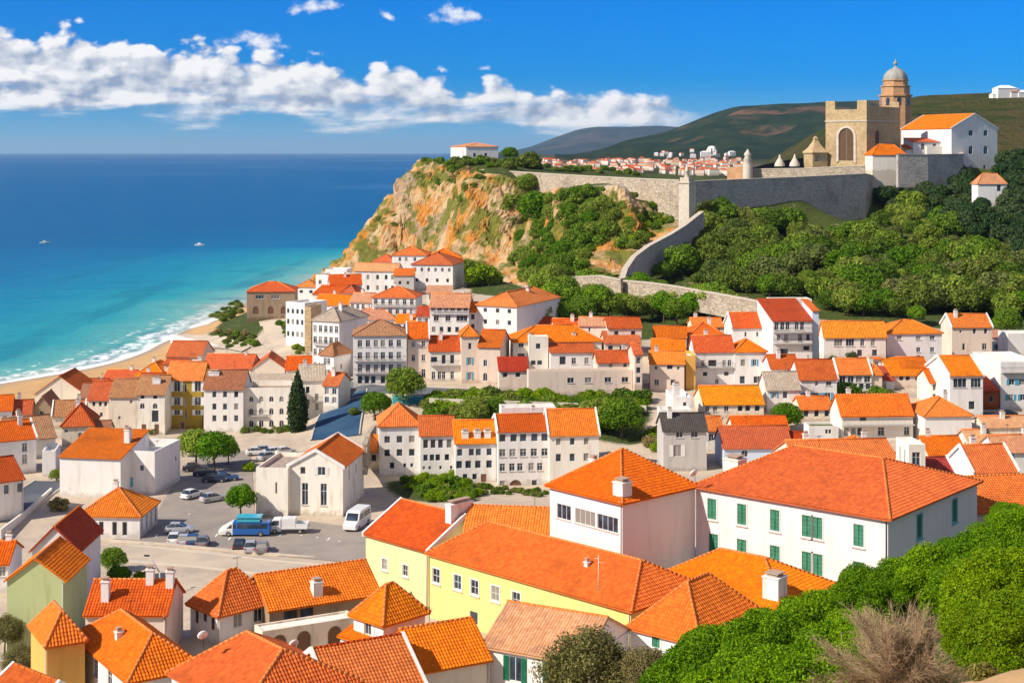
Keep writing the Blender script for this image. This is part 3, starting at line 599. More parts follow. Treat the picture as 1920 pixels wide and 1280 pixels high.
H('grey white house with two tall windows below the upper houses', 664, 744, 508, 560, 13.6, th=8, d=9, roof='gx', rise=2.0, rf='pale', wall='white', win=[('f',[676,690,708,724,736],[520],.9,1.5,'dark'),('f',[676,690,708,724,736],[540],.9,1.5,'dark')])
H('little red roofed house on the top terrace by the slope', 700, 736, 490, 516, 17, th=12, d=8, roof='hip', rise=2.2, rf='orange', wall='white', win=[('f',2,[500],.9,1.1,'dark')])
H('grey stuccoed house with tiled dormer beside the villa', 738, 776, 516, 556, 15, th=0, d=7, roof='shed', rise=1.6, rf='orange', wall='grey', win=[('f',[750,765],[530],.9,1.1,'dark')])
H('wide cream house with long orange hip roof above the road', 962, 1128, 640, 702, 11, th=-5, d=11, roof='hip', rise=2.8, rf='orange', wall='ivory', cornice=True, win=[('f',[977],[646],1.2,1.1,'win'),('f',[977],[669],1.6,1.5,'dark')], chim=((-.3,-.3,1.2,.7,.7,.9),(.2,-.3,1.2,.8,.8,.9)))
H('cream stair wing projecting from the wide cream house', 992, 1028, 636, 708, 10.6, th=-5, d=3, roof='flat', wall='ivory', ctrl=False, win=[('f',[1009],[649],1.0,1.2,'dark'),('f',[1000,1012],[680],1.1,1.0,'dark')])
H('white lower wing with roof terrace beside the stair wing', 1032, 1116, 660, 712, 10.4, th=-5, d=4.5, roof='shed', rise=1.4, rf='rust', wall='white', ctrl=False, win=[('f',[1055],[676],1.4,1.8,'dark'),('f',[1076,1100],[677],1.0,1.4,'win')])
H('dark red lean-to roof on the roadside wall below the wide house', 936, 990, 694, 732, 10, th=-5, d=4, roof='shed', rise=2.2, rf='red', wall='pink', ctrl=False, win=[('f',[947,971],[703],1.0,1.0,'dark')])
H('pink roadside building with small barred windows along its wall', 991, 1186, 699, 742, 9.8, th=-5, d=3.5, roof='flat', wall='pink', rf='tan', win=[('f',[1070,1103,1140,1172],[714],1.4,1.1,'win')], par=.3)
H('topmost tier house with red roof under the trees', 1140, 1203, 614, 660, 15.5, th=-4, d=8, roof='gx', rise=1.8, rf='rust', wall='pink', win=[('f',2,[625],1.0,1.1,'dark')])
H('middle tier house with curved white gable terrace', 1134, 1199, 642, 684, 13, th=-4, d=7, roof='gx', rise=2.0, rf='rust', wall='pink', ctrl=False, win=[('f',3,[652],1.1,1.0,'dark')])
H('lowest tier pink house with red roof and two windows', 1120, 1190, 678, 722, 11, th=-5, d=6, roof='gx', rise=1.9, rf='rust', wall='pink', ctrl=False, win=[('f',[1145,1172],[685],.8,.9,'dark')])
H('small white gabled house behind the wide cream house', 1086, 1142, 610, 660, 15, th=4, d=8, roof='gx', rise=1.4, rf='pale', wall='ivory', win=[('f',[1105],[618],.4,1.1,'dark')])
H('rear red roofed tier of the narrow terraced row', 1227, 1287, 632, 665, 14.5, th=4, d=8, roof='gx', rise=2.0, rf='rust', wall='ivory', win=[('f',[1256],[638],.7,.7,'dark')])
H('middle orange tier of the narrow terraced row with low gable', 1223, 1285, 657, 695, 12.6, th=4, d=7, roof='gx', rise=2.0, rf='orange', wall='ivory', ctrl=False, win=[('f',[1250],[663],.7,.7,'dark')])
H('front tier of the narrow terraced row with roof dormer', 1219, 1283, 681, 737, 10, th=4, d=7, roof='gx', rise=2.0, rf='orange', wall='pink', win=[('f',[1256],[688],1.2,1.0,'dark'),('f',[1230,1272],[690],.6,.7,'dark'),('f',[1231],[717],1.0,1.2,'win'),('f',[1262],[717],1.0,1.2,'dark')])
H('rear house with pointed orange roof in the white pair', 1294, 1358, 627, 665, 14, th=-3, d=9, roof='hip', rise=2.4, rf='orange', wall='ivory', win=[('f',2,[636],.9,.9,'dark')])
H('white house with red balcony band and orange roof', 1303, 1376, 658, 728, 10.3, th=-3, uSl=1292, roof='gx', rise=2.8, rf='orange', wall='white', win=[('f',[1336],[681],1.8,1.4,'dark'),('f',[1318,1358,1368],[681],.8,1.3,'win'),('f',[1322,1362],[701],1.0,.9,'dark'),('f',[1344],[715],.8,1.2,'arch')], balc=((1305,1374,688,.7),))
H('white house with blue shutters attached to the balcony house', 1377, 1437, 658, 728, 10.3, th=-3, d=8, roof='hip', rise=2.0, rf='orange', wall='white', win=[('f',[1393],[680],1.0,1.4,'dark'),('f',[1415],[680],.8,1.4,'bshut'),('f',[1392],[712],1.1,1.6,'dark'),('f',[1420],[712],1.6,1.5,'open')])
H('plain white barn like house with orange roof and white gable', 1373, 1439, 613, 655, 15.2, th=-4, uSl=1358, roof='gx', rise=2.8, rf='orange', wall='white', verge=True, win=[('f',[1398,1420],[627],.5,1.1,'dark')])
H('tall white apartment house with balconies and dark red attic', 1449, 1523, 601, 678, 13.8, th=-4, uSl=1420, roof='shed', rise=3.4, rf='red', wall='white', win=[('f',[1456,1467,1477],[611],.9,1.8,'win'),('f',[1494,1504],[611],.9,1.8,'win'),('f',[1474,1500],[633],1.0,1.6,'win'),('f',[1460,1515],[633],.8,1.4,'dark'),('f',[1512],[653],1.4,1.0,'dark'),('f',[1470],[662],1.8,2.0,'dark')], balc=((1450,1522,622,.9),(1450,1522,643,.9)))
H('pale flat roofed penthouse behind the tall apartment house', 1447, 1522, 566, 600, 20.5, th=-4, d=5, roof='flat', wall='ivory', rf='tan', ctrl=False)
H('bluish white end tower attached to the apartment house', 1523.5, 1535, 582, 676, 13.8, th=-4, d=9, roof='shed', rise=1.6, rf='orange', wall='bluew')
# --- right hand quarter
H('cream house with long amber roof below the wooded slope', 1545, 1661, 629, 672, 16, th=-3, uSl=1536, roof='gx', rise=2.8, rf='amber', wall='ivory', win=[('f',[1572,1594],[642],1.8,1.6,'wide'),('f',[1617,1637],[642],.9,1.6,'win'),('f',[1612,1640],[662],1.1,1.4,'dark')])
H('white house with amber hip roof and climbing shrub', 1663, 1766, 624, 688, 13.8, th=-3, d=10, roof='hip', rise=2.2, rf='amber', wall='white', win=[('f',[1686,1722,1748],[633],1.1,1.0,'win'),('f',[1722,1748],[656],.9,1.1,'win'),('f',[1722],[672],.8,1.4,'door')])
H('pinkish house with sunlit blank gable at the end of the upper row', 1785, 1860, 612, 679, 12.8, th=-3, uSl=1764, roof='gx', rise=2.4, rf='amber', wall='pink', verge=True, win=[('f',[1801],[622],.5,.6,'dark'),('f',[1827,1848],[621],.7,1.2,'dark'),('f',[1807],[650],.6,1.5,'dark'),('f',[1846],[650],1.1,1.4,'win')])
H('low white shed with tan roof right of the pinkish house', 1860, 1892, 632, 662, 13.4, th=-3, d=6, roof='shed', rise=1.0, rf='pale', wall='white', win=[('f',[1870],[650],1.0,1.3,'bshut')])
H('white wall topped house at the far right of the upper row', 1890, 1960, 630, 668, 13.6, th=-3, d=6, roof='flat', wall='white')
H('white house with rust red roof in front of the apartment tower', 1500, 1569, 710, 755, 10, th=-3, d=9, roof='gx', rise=3.2, rf='rust', wall='white', win=[('f',[1531],[719],.6,1.0,'dark'),('f',[1554],[719],1.1,.9,'win'),('f',[1512,1530,1552],[743],1.2,1.4,'bshut')], chim=((-.1,.1,3.4,.5,.5,.8),))
H('white terrace house with orange roof and deep veranda', 1572, 1634, 700, 742, 9.8, th=-3, uSl=1556, roof='gx', rise=2.6, rf='orange', wall='white', win=[('f',4,[711],1.3,1.4,'win'),('f',5,[725],1.0,1.2,'dark')], verge=True)
H('tiny orange hip roofed hut between two terrace houses', 1630, 1654, 699, 730, 11, th=0, d=5, roof='hip', rise=1.6, rf='orange', wall='pink')
H('low open pavilion with red awning beside the tiny hut', 1634, 1677, 712, 738, 9.8, th=0, d=6, roof='shed', rise=2.0, rf='red', wall='white', win=[('f',3,[722],1.4,1.4,'dark')])
H('long low amber roof over a shaded veranda', 1672, 1742, 703, 730, 10.5, th=-3, d=8, roof='shed', rise=2.6, rf='amber', wall='pink', win=[('f',[1690,1702,1720,1734],[709],.9,1.0,'dark')])
H('white house with big sunlit gable and enclosed glass balcony', 1781, 1843, 703, 783, 8.6, th=-3, uSl=1737, roof='gx', rise=2.8, rf='orange', wall='white', verge=True, win=[('f',[1800],[718],2.6,1.8,'wide'),('f',[1830],[718],2.0,1.8,'wide'),('f',[1822],[760],1.2,1.6,'dark'),('l',[1752,1765],[705],.6,.9,'dark')])
H('white flat roofed house with railing terrace at the right edge', 1876, 1950, 684, 768, 9, th=-3, uSl=1824, roof='flat', wall='white', win=[('f',[1897,1916],[716],1.1,1.2,'bshut'),('f',[1895,1918],[745],1.1,1.2,'bshut')], balc=((1877,1948,697,.8),))
H('long two storey house with amber roof and orange balcony wall', 1578, 1712, 778, 832, 7.8, th=-3, uSl=1557, roof='gx', rise=3.0, rf='orange', wall='ivory', corr=True, win=[('f',[1652,1692],[784],1.4,1.3,'win'),('f',[1618],[784],1.2,1.0,'dark'),('f',[1587,1600,1612],[809],.9,1.4,'dark'),('f',[1652,1718],[809],1.2,1.5,'win'),('f',[1700],[809],1.0,1.5,'win')], balc=((1576,1730,795,1.2),))
H('blank pink white box house with amber roof above a small garage door', 1734, 1822, 778, 842, 7.4, th=-3, uSl=1701, roof='hip', rise=2.4, rf='orange', wall='white', win=[('f',[1801],[823],1.4,1.8,'door')])
H('small white house with green planted roof', 1517, 1572, 802, 846, 7, th=-2, uSl=1507, roof='planted', wall='white', win=[('f',[1550,1556],[809],.5,.8,'dark'),('f',[1528,1548,1564],[834],.9,1.2,'bshut')], par=.3)
H('low cream house under a wide amber double roof', 1320, 1432, 757, 783, 9.2, th=-3, uSl=1302, roof='gx', rise=2.6, rf='amber', wall='cream', win=[('f',[1326,1341,1350,1362],[766],.9,1.1,'win'),('f',[1388,1402,1420],[766],1.0,1.1,'dark')])
H('white house with weathered stone terrace roof', 1438, 1500, 729, 770, 9.6, th=-3, uSl=1423, roof='gx', rise=2.8, rf='tan', wall='white', win=[('f',[1452],[740],.8,1.2,'bshut'),('f',[1472],[740],.9,1.4,'dark')])
H('grey white house with sooty dark roof above the mid lane', 1244, 1325, 806, 884, 6, th=-3, uSl=1232, roof='gx', rise=2.2, rf='dark', wall='grey', win=[('f',[1247,1274,1302],[814],1.2,1.2,'win'),('f',[1270],[845],1.4,2.0,'open')])
H('white terrace house with round chimney pot above the sooty roof', 1262, 1296, 750, 800, 8.4, th=-3, uSl=1248, roof='flat', wall='white', win=[('f',[1284],[758],.7,.8,'dark')], chim=((-.2,-.2,2.6,1.2,1.2,2.0),))
H('plain white retaining terrace block above the sooty roof', 1238, 1297, 774, 812, 8, th=-3, d=4, roof='flat', wall='white', ctrl=False)
H('white house with red and orange roof halves and round window', 1357, 1484, 838, 880, 6.2, th=-3, d=8, roof='gx', rise=2.8, rf='rust', wall='bluew', win=[('f',[1396],[850],1.2,1.3,'arch')])
H('low orange roofed house directly behind the round window house', 1376, 1478, 804, 830, 7.4, th=-3, d=6, roof='gx', rise=1.8, rf='orange', wall='ivory')
H('broad orange roof right behind the green shuttered mansion', 1500, 1690, 878, 930, 12.5, th=-6, d=13, roof='gx', rise=2.6, rf='orange', wall='pink', corr=False)
H('smaller amber hip roof in front of the balcony house', 1570, 1668, 858, 890, 10.6, th=-4, d=9, roof='hip', rise=2.4, rf='orange', wall='pink')
H('white house with bright orange roof and white parapets at the right', 1826, 1908, 884, 935, 12, th=-8, uSl=1775, roof='gx', rise=2.8, rf='orange', wall='white', verge=True, win=[('f',[1860,1885],[905],.6,.8,'dark')])
H('dark red roofed house wedged behind the mansion corner', 1737, 1800, 905, 950, 13, th=-8, d=9, roof='gx', rise=2.4, rf='red', wall='white', verge=True)
H('amber ribbed roof at the right edge above the bushes', 1808, 1960, 960, 1010, 15, th=-10, d=11, roof='gx', rise=2.8, rf='amber', wall='pink', corr=True)
H('small white house with rust roof just above the right bushes', 1852, 1918, 1004, 1042, 11.1, th=-8, d=6, roof='shed', rise=1.8, rf='rust', wall='white', corr=True, win=[('f',[1885],[1016],.9,1.2,'dark')])
H('white house with stair and red roof at the right edge', 1870, 1960, 846, 900, 10.4, th=-6, uSl=1836, roof='gx', rise=1.8, rf='pale', wall='white', win=[('f',[1890],[858],1.0,1.2,'bshut')])
H('long pale garage with low tan roof near the asphalt yard', 1850, 1960, 800, 818, 9, th=-4, d=8, roof='gx', rise=1.2, rf='pale', wall='cream')
# --- white row below the green bank
rw = dict(wall='white', d=9)
H('corner house of the white row with orange hip roof', 711, 787, 797, 893, 4.3, th=-6, roof='hip', rise=2.9, rf='orange', corr=True, win=[('f',[726,749,772],[803,824,849],1.0,1.2,'dark'),('f',[735],[873],.8,1.1,'dark'),('f',[759,772],[873],.5,.7,'dark')], wall='white', d=9)
H('second house of the white row with lower red roof', 788, 853, 815, 899, 4.2, th=-6, roof='gx', rise=2.4, rf='rust', win=[('f',[798,812,826,842],[832],.85,1.5,'dark'),('f',[798,810,821,838],[858],.8,1.1,'gshut'.replace('gshut','dark')),('f',[795,806,826,846],[877],.45,.6,'dark')], **rw)
H('third house of the white row with three attic dormer windows', 854, 930, 829, 905, 4.1, th=-6, roof='gx', rise=2.9, rf='orange', win=[('f',[862,884,897,917],[848],.9,1.2,'dark'),('f',[861,878,896,917],[871],1.0,1.3,'dark'),('f',[859,872,890],[894],.8,1.0,'dark'),('f',[907],[898],1.0,1.6,'door')], chim=((-.25,-.36,1.5,1.1,1.2,1.4),(.05,-.36,1.5,1.1,1.2,1.4),(.3,-.36,1.5,1.1,1.2,1.4)), **rw)
H('fourth and tallest house of the white row with recessed roof terrace', 934, 1029, 808, 911, 4, th=-6, roof='gx', rise=1.9, rf='rust', verge=True, win=[('f',[942,963,981,1002,1021],[821],1.1,1.3,'dark'),('f',[942,961,981,1001,1021],[849],1.1,1.3,'win'),('f',[942,960,975,996,1012],[876],.95,1.3,'win'),('f',[942,1002],[907],.9,1.1,'dark'),('f',[967],[909],2.2,1.7,'archdoor')], wall='white', d=10)
H('white rooftop storey rising behind the tallest house of the white row', 940, 1042, 771, 887, 4.4, th=-6, d=4, roof='flat', wall='white', ctrl=False, win=[('f',[952],[780],1.2,1.0,'dark')])
H('end house of the white row with half red half orange roof', 1030, 1123, 814, 912, 4, th=-6, d=9, roof='gx', rise=3.4, rf='orange', win=[('f',[1047,1073,1099],[828],.8,1.2,'dark'),('f',[1047,1073,1099],[858],.9,1.3,'dark')], wall='ivory', verge=True)
# --- foreground
H('white mansion with green shutters and large orange hip roof', 1305, 1665, 970, 1140, 12.44, th=40, uS=1832, roof='hip', rise=3.5, rf='orange', corr=True, cornice=True, o=.5, inset=6.2, wall='white', dirt=.2, win=[('f',[1335,1391,1453,1513,1533,1610],[1013],1.15,2.3,'shut'),('f',[1338,1391,1453,1513,1533,1610],[1084],1.2,2.3,'shut'),('r',[1724,1790],[1012],1.2,2.5,'shutteal'),('r',[1722],[1080],1.2,1.9,'shutteal')], chim=((-.46,-.2,2.0,2.0,2.0,1.6),))
H('white school like block with ribbon windows and hip roof with round finial', 1031, 1167, 938, 1150, 9.65, th=48, uS=1303, roof='hip', rise=3.9, rf='orange', corr=True, cornice=True, o=.45, wall='white', dirt=.2, win=[('f',[1057],[988],2.3,1.7,'wide'),('f',[1097],[988],3.2,1.7,'wide'),('f',[1139],[988],3.2,1.7,'wide'),('f',[1057],[1058],2.2,1.5,'wide'),('f',[1097],[1058],2.9,1.5,'wide'),('f',[1140],[1058],2.0,1.5,'wide')], chim=((.42,-.42,1.7,1.5,1.5,1.7),(-.30,-.1,2.4,.9,.9,1.2)))
H('long yellow house with white framed windows and long orange roof', 806, 1183, 1141, 1291, 6.5, th=45, d=11.5, roof='hip', rise=3.0, rf='orange', corr=True, cornice=True, o=.4, inset=3.5, wall='yellow', dirt=.25, win=[('f',[818,858,890,929,968],[1188],1.2,1.6,'trim'),('f',[811],[1262],1.3,2.4,'archdoor'),('f',[888],[1252],1.3,1.4,'dark')], chim=((.2,-.2,2.2,.5,.5,.6),))
H('pale yellow end house with green framed windows joined to the yellow house', 686, 803, 1030, 1150, 6.5, th=45, d=11.5, roof='gx', rise=3.0, rf='orange', corr=True, cornice=True, o=.4, verge=True, wall='paley', dirt=.25, win=[('f',[721,760],[1082],.9,1.3,'trim')], chim=((.42,.0,4.3,1.0,3.6,1.8),))
H('broad red roofed hall between yellow house and ribbon window block', 868, 1052, 1018, 1090, 10.5, th=8, d=10, roof='gx', rise=2.8, rf='orange', wall='white', corr=True)
H('orange roofed wing below the mansion with tall white chimney', 1204, 1475, 1150, 1262, 8.53, th=40, d=12, roof='hip', rise=3.2, rf='orange', corr=True, wall='white', dirt=.2, o=.4, chim=((.36,-.34,2.8,1.8,1.8,3.2),))
H('white pavilion with ribbed orange pyramid roof among the bushes', 1182, 1312, 1201, 1336, 7.4, th=40, uS=1432, roof='hip', rise=3.9, rf='orange', corr=True, wall='white', dirt=.2, o=.4, win=[('f',[1230],[1222],.9,1.2,'shut')])
H('white house with weathered brown tile roof behind the olive tree', 906, 1092, 1240, 1390, 6.31, th=28, d=10.5, roof='gx', rise=2.6, rf='pale', corr=True, cornice=True, wall='white', o=.35, win=[('f',[966,1040],[1277],1.3,2.3,'gshut')])
H('beige house with long window band and stepped orange roof', 786, 918, 1256, 1334, 9, th=-28, d=8, roof='gx', rise=2.6, rf='orange', corr=True, wall='cream', win=[('f',[845,862,880,898],[1268],1.1,1.4,'win'),('f',[835,856],[1310],1.2,1.4,'win')], o=.35)
H('house with deep dark red tile roof at the bottom edge', 628, 800, 1322, 1410, 8.6, th=-28, d=11, roof='gx', rise=3.2, rf='rust', corr=True, wall='cream', verge=True, o=.35)
H('white lookout tower with amber pyramid roof and open shutters', 663, 719, 1163, 1290, 8.8, th=44, uS=797, roof='hip', rise=2.5, rf='amber', corr=True, wall='white', win=[('f',[690],[1184],1.0,1.6,'open')], o=.4, name='tower_house', cat='tower house')
H('low white annex with curved orange roof beside the lookout tower', 638, 686, 1204, 1286, 8.8, th=40, d=4.5, roof='shed', rise=1.4, rf='orange', corr=True, wall='white', win=[('f',[657],[1222],.9,1.1,'win')])
H('white corner pavilion with orange pyramid roof and arched windows', 357, 411, 1147, 1212, 6.8, th=46, uS=512, roof='hip', rise=3.3, rf='orange', corr=True, wall='white', win=[('r',[446,484],[1168],1.2,1.9,'arch'),('f',[369,399],[1172],.7,1.6,'door2'),('f',[384],[1168],.8,1.0,'dark')], o=.4)
H('long courtyard house with orange roof over a weathered brown upper floor', 505, 712, 1142, 1205, 6.6, th=-28, d=9, roof='gx', rise=2.6, rf='orange', corr=True, wall='brown', win=[('f',[545,575],[1157],1.6,1.6,'shop'),('f',[622,660,690],[1152],1.2,1.6,'dark')], chim=((-.05,-.38,1.9,1.1,1.1,1.3),), o=.35, dirt=.8)
H('weathered arcade terrace along the courtyard', 492, 668, 1186, 1252, 6.2, th=-28, d=2.6, roof='flat', wall='cream', dirt=1.0, ctrl=False, win=[('f',[524,570,628],[1214],1.7,2.3,'archdoor')], par=.15, name='arcade', cat='arcade')
H('front house with big striped orange roof and pale ridge', 322, 452, 1332, 1474, 8, th=50, d=11.5, roof='hip', rise=3.0, rf='orange', corr=True, wall='white', o=.4, inset=3.0)
H('white house with side balcony and orange hip roof at lower left', 141, 243, 1272, 1418, 6, th=56, uS=378, roof='hip', rise=2.5, rf='orange', corr=True, cornice=True, wall='white', win=[('f',[158,180,206],[1306],1.2,1.7,'win')], o=.4, chim=((.0,-.25,1.8,.6,.6,.5),))
H('small yellow house with orange hip roof beside the green gable', 58, 88, 1206, 1395, 5, th=60, d=3.5, roof='hip', rise=2.3, rf='orange', corr=True, wall='ochre', win=[('r',[118],[1222],.8,1.8,'dark')], o=.25, balc=())
H('pale green gabled house with bright orange roof', 13, 121, 1086, 1226, 3.2, th=0, d=9, roof='gy', rise=2.4, rf='orange', corr=True, wall='green', win=[('f',[110],[1160],.8,2.0,'dark')])
H('house with dark ribbed brown roof joined behind the green gable', 60, 146, 1030, 1160, 3.4, th=0, d=10, roof='gy', rise=2.8, rf='rust', corr=True, wall='white')
H('cluster house with red roofs and tall white chimneys', 160, 312, 1150, 1250, 6, th=0, d=8, roof='gx', rise=2.4, rf='orange', corr=True, wall='pink', chim=((-.30,-.30,2.9,.8,.8,2.6),(.20,-.05,3.6,.8,.8,2.0),(.46,-.1,3.5,.8,.8,2.0)))
H('house with red roof cut by the lower left corner', -60, 22, 1368, 1440, 8, th=40, d=9, roof='gx', rise=2.8, rf='rust', corr=True, wall='white', verge=True)
H('white house with orange roof at the left edge near the green gable', -40, 15, 1057, 1112, 4, th=-6, d=8, roof='gx', rise=1.8, rf='orange', wall='white', corr=True, win=[('f',[4],[1072],.9,1.3,'win')])
H('louvred white belfry like chimney tower behind the mansion roof', 1704, 1735, 838, 930, 15, th=-4, uSl=1680, roof='flat', wall='ivory', par=.35, win=[('l',[1687,1696],[862],.6,2.2,'dark'),('f',[1718],[862],1.1,2.0,'win')], name='chimney_tower', cat='tower')

# --- houses packed in behind and between the rows
def infill(rows):
    for (lb, uL, uR, ve, vb, z, th, d, rk, ri, wl, rf, n, vs) in rows:
        H(lb, uL, uR, ve, vb, z, th=th, d=d, roof=rk, rise=ri, wall=wl, rf=rf, win=[('f', n, vs, .9, 1.25, ('dark', 'win', 'open')[(uL+ve) % 3])] if n else [])
infill((
 ('slim white house squeezed between the glazed loggia and the six window house', 880, 893, 584, 640, 15.6, 4, 8, 'gx', 1.8, 'white', 'orange', 1, [594, 612]),
 ('white house stepping down left of the glazed loggia', 781, 805, 592, 640, 14.4, 4, 8, 'gx', 1.8, 'white', 'rust', 2, [601, 618]),
 ('cream house tucked above the beige three storey house', 764, 800, 612, 640, 12.6, -4, 8, 'gx', 1.8, 'ivory', 'orange', 3, [620]),
 ('white house with orange roof above the long balconies', 742, 778, 604, 630, 13.2, 5, 7, 'gx', 1.6, 'white', 'orange', 3, [612]),
 ('small white house with pale roof left of the three storey hip roof house', 656, 696, 566, 606, 12.8, 10, 9, 'gx', 2.0, 'white', 'pale', 4, [575, 590]),
 ('white cottage with rust roof under the grey white house', 640, 668, 548, 580, 13.2, 10, 8, 'hip', 1.8, 'white', 'rust', 3, [558]),
 ('flat white terrace house behind the stepped house', 610, 650, 508, 530, 14.6, 8, 8, 'flat', 0, 'white', 'orange', 4, [516]),
 ('cream cottage in front of the villa terrace', 800, 846, 548, 574, 16.4, 0, 6, 'shed', 1.4, 'ivory', 'pale', 3, [557]),
 ('white house filling the gap above the wide cream house', 1040, 1086, 616, 660, 14.6, -4, 8, 'gx', 1.8, 'ivory', 'orange', 3, [626]),
 ('rose house with rust roof above the stair wing', 985, 1038, 612, 640, 14.8, -4, 8, 'gx', 1.8, 'pink', 'rust', 3, [619]),
 ('slender cream house closing the row beside the dark alley', 1190, 1204, 664, 728, 11.4, -4, 9, 'gx', 1.6, 'pink', 'orange', 1, [676, 694, 712]),
 ('narrow ochre house in the alley right of the terraced row', 1286, 1294, 672, 730, 10.6, 0, 8, 'flat', 0, 'ochre', 'orange', 0, []),
 ('cream house behind the white pair with low orange roof', 1300, 1356, 612, 640, 15.4, -3, 8, 'gx', 1.6, 'cream', 'orange', 3, [620]),
 ('white house between barn like house and blue shutters', 1380, 1440, 640, 664, 12.8, -3, 6, 'gx', 1.6, 'white', 'rust', 3, [647]),
 ('white garden house below the apartment balconies', 1446, 1498, 690, 732, 11, -3, 8, 'gx', 2.2, 'white', 'rust', 3, [700, 716]),
 ('cream house with amber roof below the climbing shrub', 1690, 1740, 688, 712, 12, -3, 7, 'gx', 1.6, 'cream', 'amber', 3, [696]),
 ('white house with rust roof left of the sunlit gable house', 1744, 1780, 716, 760, 9.6, -3, 8, 'gx', 2.0, 'ivory', 'rust', 2, [726, 744]),
 ('red shed between gable house and railing terrace house', 1845, 1872, 732, 768, 9.2, -3, 7, 'shed', 1.8, 'rust', 'red', 1, [748]),
 ('white house with orange roof behind the veranda terrace', 1600, 1652, 672, 704, 12.4, -3, 8, 'gx', 2.0, 'white', 'orange', 3, [684]),
 ('cream house below the white rust roof house', 1502, 1560, 766, 790, 8.6, -3, 7, 'gx', 1.8, 'cream', 'orange', 3, [775]),
 ('white house with amber roof beside the mid lane', 1326, 1356, 806, 846, 7, -3, 7, 'gx', 1.8, 'ivory', 'amber', 2, [820]),
 ('low ivory house between planted roof and round window house', 1486, 1514, 836, 868, 7, -3, 7, 'gx', 1.8, 'ivory', 'rust', 2, [848]),
 ('pink house with orange roof below the blank box house', 1742, 1812, 850, 880, 9.6, -4, 8, 'gx', 2.0, 'pink', 'orange', 3, [862]),
 ('white house with pale roof behind the stair house', 1820, 1866, 834, 868, 10, -4, 7, 'gx', 1.8, 'white', 'pale', 2, [846]),
 ('ochre gabled cottage at the beach end of the left edge', 14, 58, 776, 802, 2.6, -12, 8, 'gx', 2.2, 'cream', 'rust', 2, [786]),
 ('white cottage with orange roof close to the sand', -30, 22, 770, 806, 2.6, -15, 9, 'gx', 2.4, 'white', 'orange', 2, [786]),
 ('brown roofed cottage between the hip roof and the narrow brown house', 170, 202, 812, 836, 3, -6, 7, 'gx', 1.8, 'cream', 'brown', 2, [822]),
 ('terracotta roofed house behind the pale ivy house', 256, 308, 722, 742, 3.2, 3, 8, 'gx', 2.2, 'pink', 'rust', 3, [730]),
 ('brown roofed house left of the low orange row', 150, 192, 744, 766, 2.8, -4, 8, 'gx', 2.2, 'ivory', 'brown', 2, [753]),
 ('cream house with rust roof at the corner of the blue road', 606, 634, 722, 770, 6.4, 12, 8, 'gx', 2.0, 'ivory', 'rust', 2, [734, 750]),
 ('low white store with orange roof beside the retaining wall', 690, 712, 846, 880, 5, 0, 7, 'shed', 1.6, 'cream', 'orange', 1, [858]),
 ('pale house with orange roof behind the dark red wedge roof', 1690, 1738, 886, 925, 12.6, -6, 8, 'gx', 2.0, 'ivory', 'orange', 2, [900]),
))
# ------------------------------------------------------------------ the land: one height field through all the house bases and these spot heights
def W(u, v, z): s = (v-HZ)/(CH-z); return ((u-960)/s, F/s, z)      # where the photo pixel meets height z
SPOT = [W(*q) for q in (
    # plaza, lanes, road
    (400,900,4),(330,960,4),(450,1000,4),(600,1000,4),(680,985,4),(560,1040,4.2),(300,1020,4),(430,890,4),(500,860,4),(640,820,5),(640,770,7.5),(680,745,8.6),(400,1060,4.6),
    (250,1010,4),(60,960,4),(100,900,4),(700,900,4.2),(560,850,4),(760,735,9.6),(900,738,9.7),(1050,743,9.6),(1200,748,9.4),(860,760,8.6),(1000,775,8.2),(1150,790,8.2),(1180,820,7),(1150,860,6),
    (800,930,4.2),(950,945,5.6),(1000,925,4.6),(860,960,5.6),(1340,880,6),(1230,880,6),(1480,900,9),(1160,900,6),
    # beach
    (0,722,.3),(100,704,.3),(200,685,.3),(280,660,.3),(330,635,.3),(400,606,.3),(440,592,.4),(0,770,1.8),(60,748,1.9),(130,715,1.6),(220,694,1.6),(300,672,1.8),(380,640,2.5),(430,650,4),(430,615,3.5),
    (470,600,7.6),(460,620,7.4),(440,640,6),(520,640,8.2),(560,660,8.4),(500,665,6.2),
    # lower hillside right
    (1640,740,9.6),(1500,800,7.6),(1850,790,8.6),(1900,830,9.6),(1700,860,8),(1420,800,7.4),(1920,960,13),(1760,940,12),
    # foreground
    (600,1180,6.2),(760,1180,6.4),(300,1080,5),(200,1100,4),(60,1250,5),(600,1270,8.6))]
SPOT += [  # sea bed and shore
    (-175,300,-6),(-165,420,-6),(-160,520,-6),(-165,640,-6),(-165,760,-6),(-150,860,-6),(-132,384,.3),(-135,340,.8),(-140,300,1.6),(-125,330,2.2),(-180,340,-4),
    (-150,384,-3),(-138,430,-3),(-134,480,-3),(-132,560,-3),(-130,640,-3),(-103,600,.6),(-95,650,1.5),(-97,730,-3),(-99,690,-2),(-98,770,-4),(-112,780,-4),(-90,840,-4),(-60,900,-5),(-20,930,-3)]
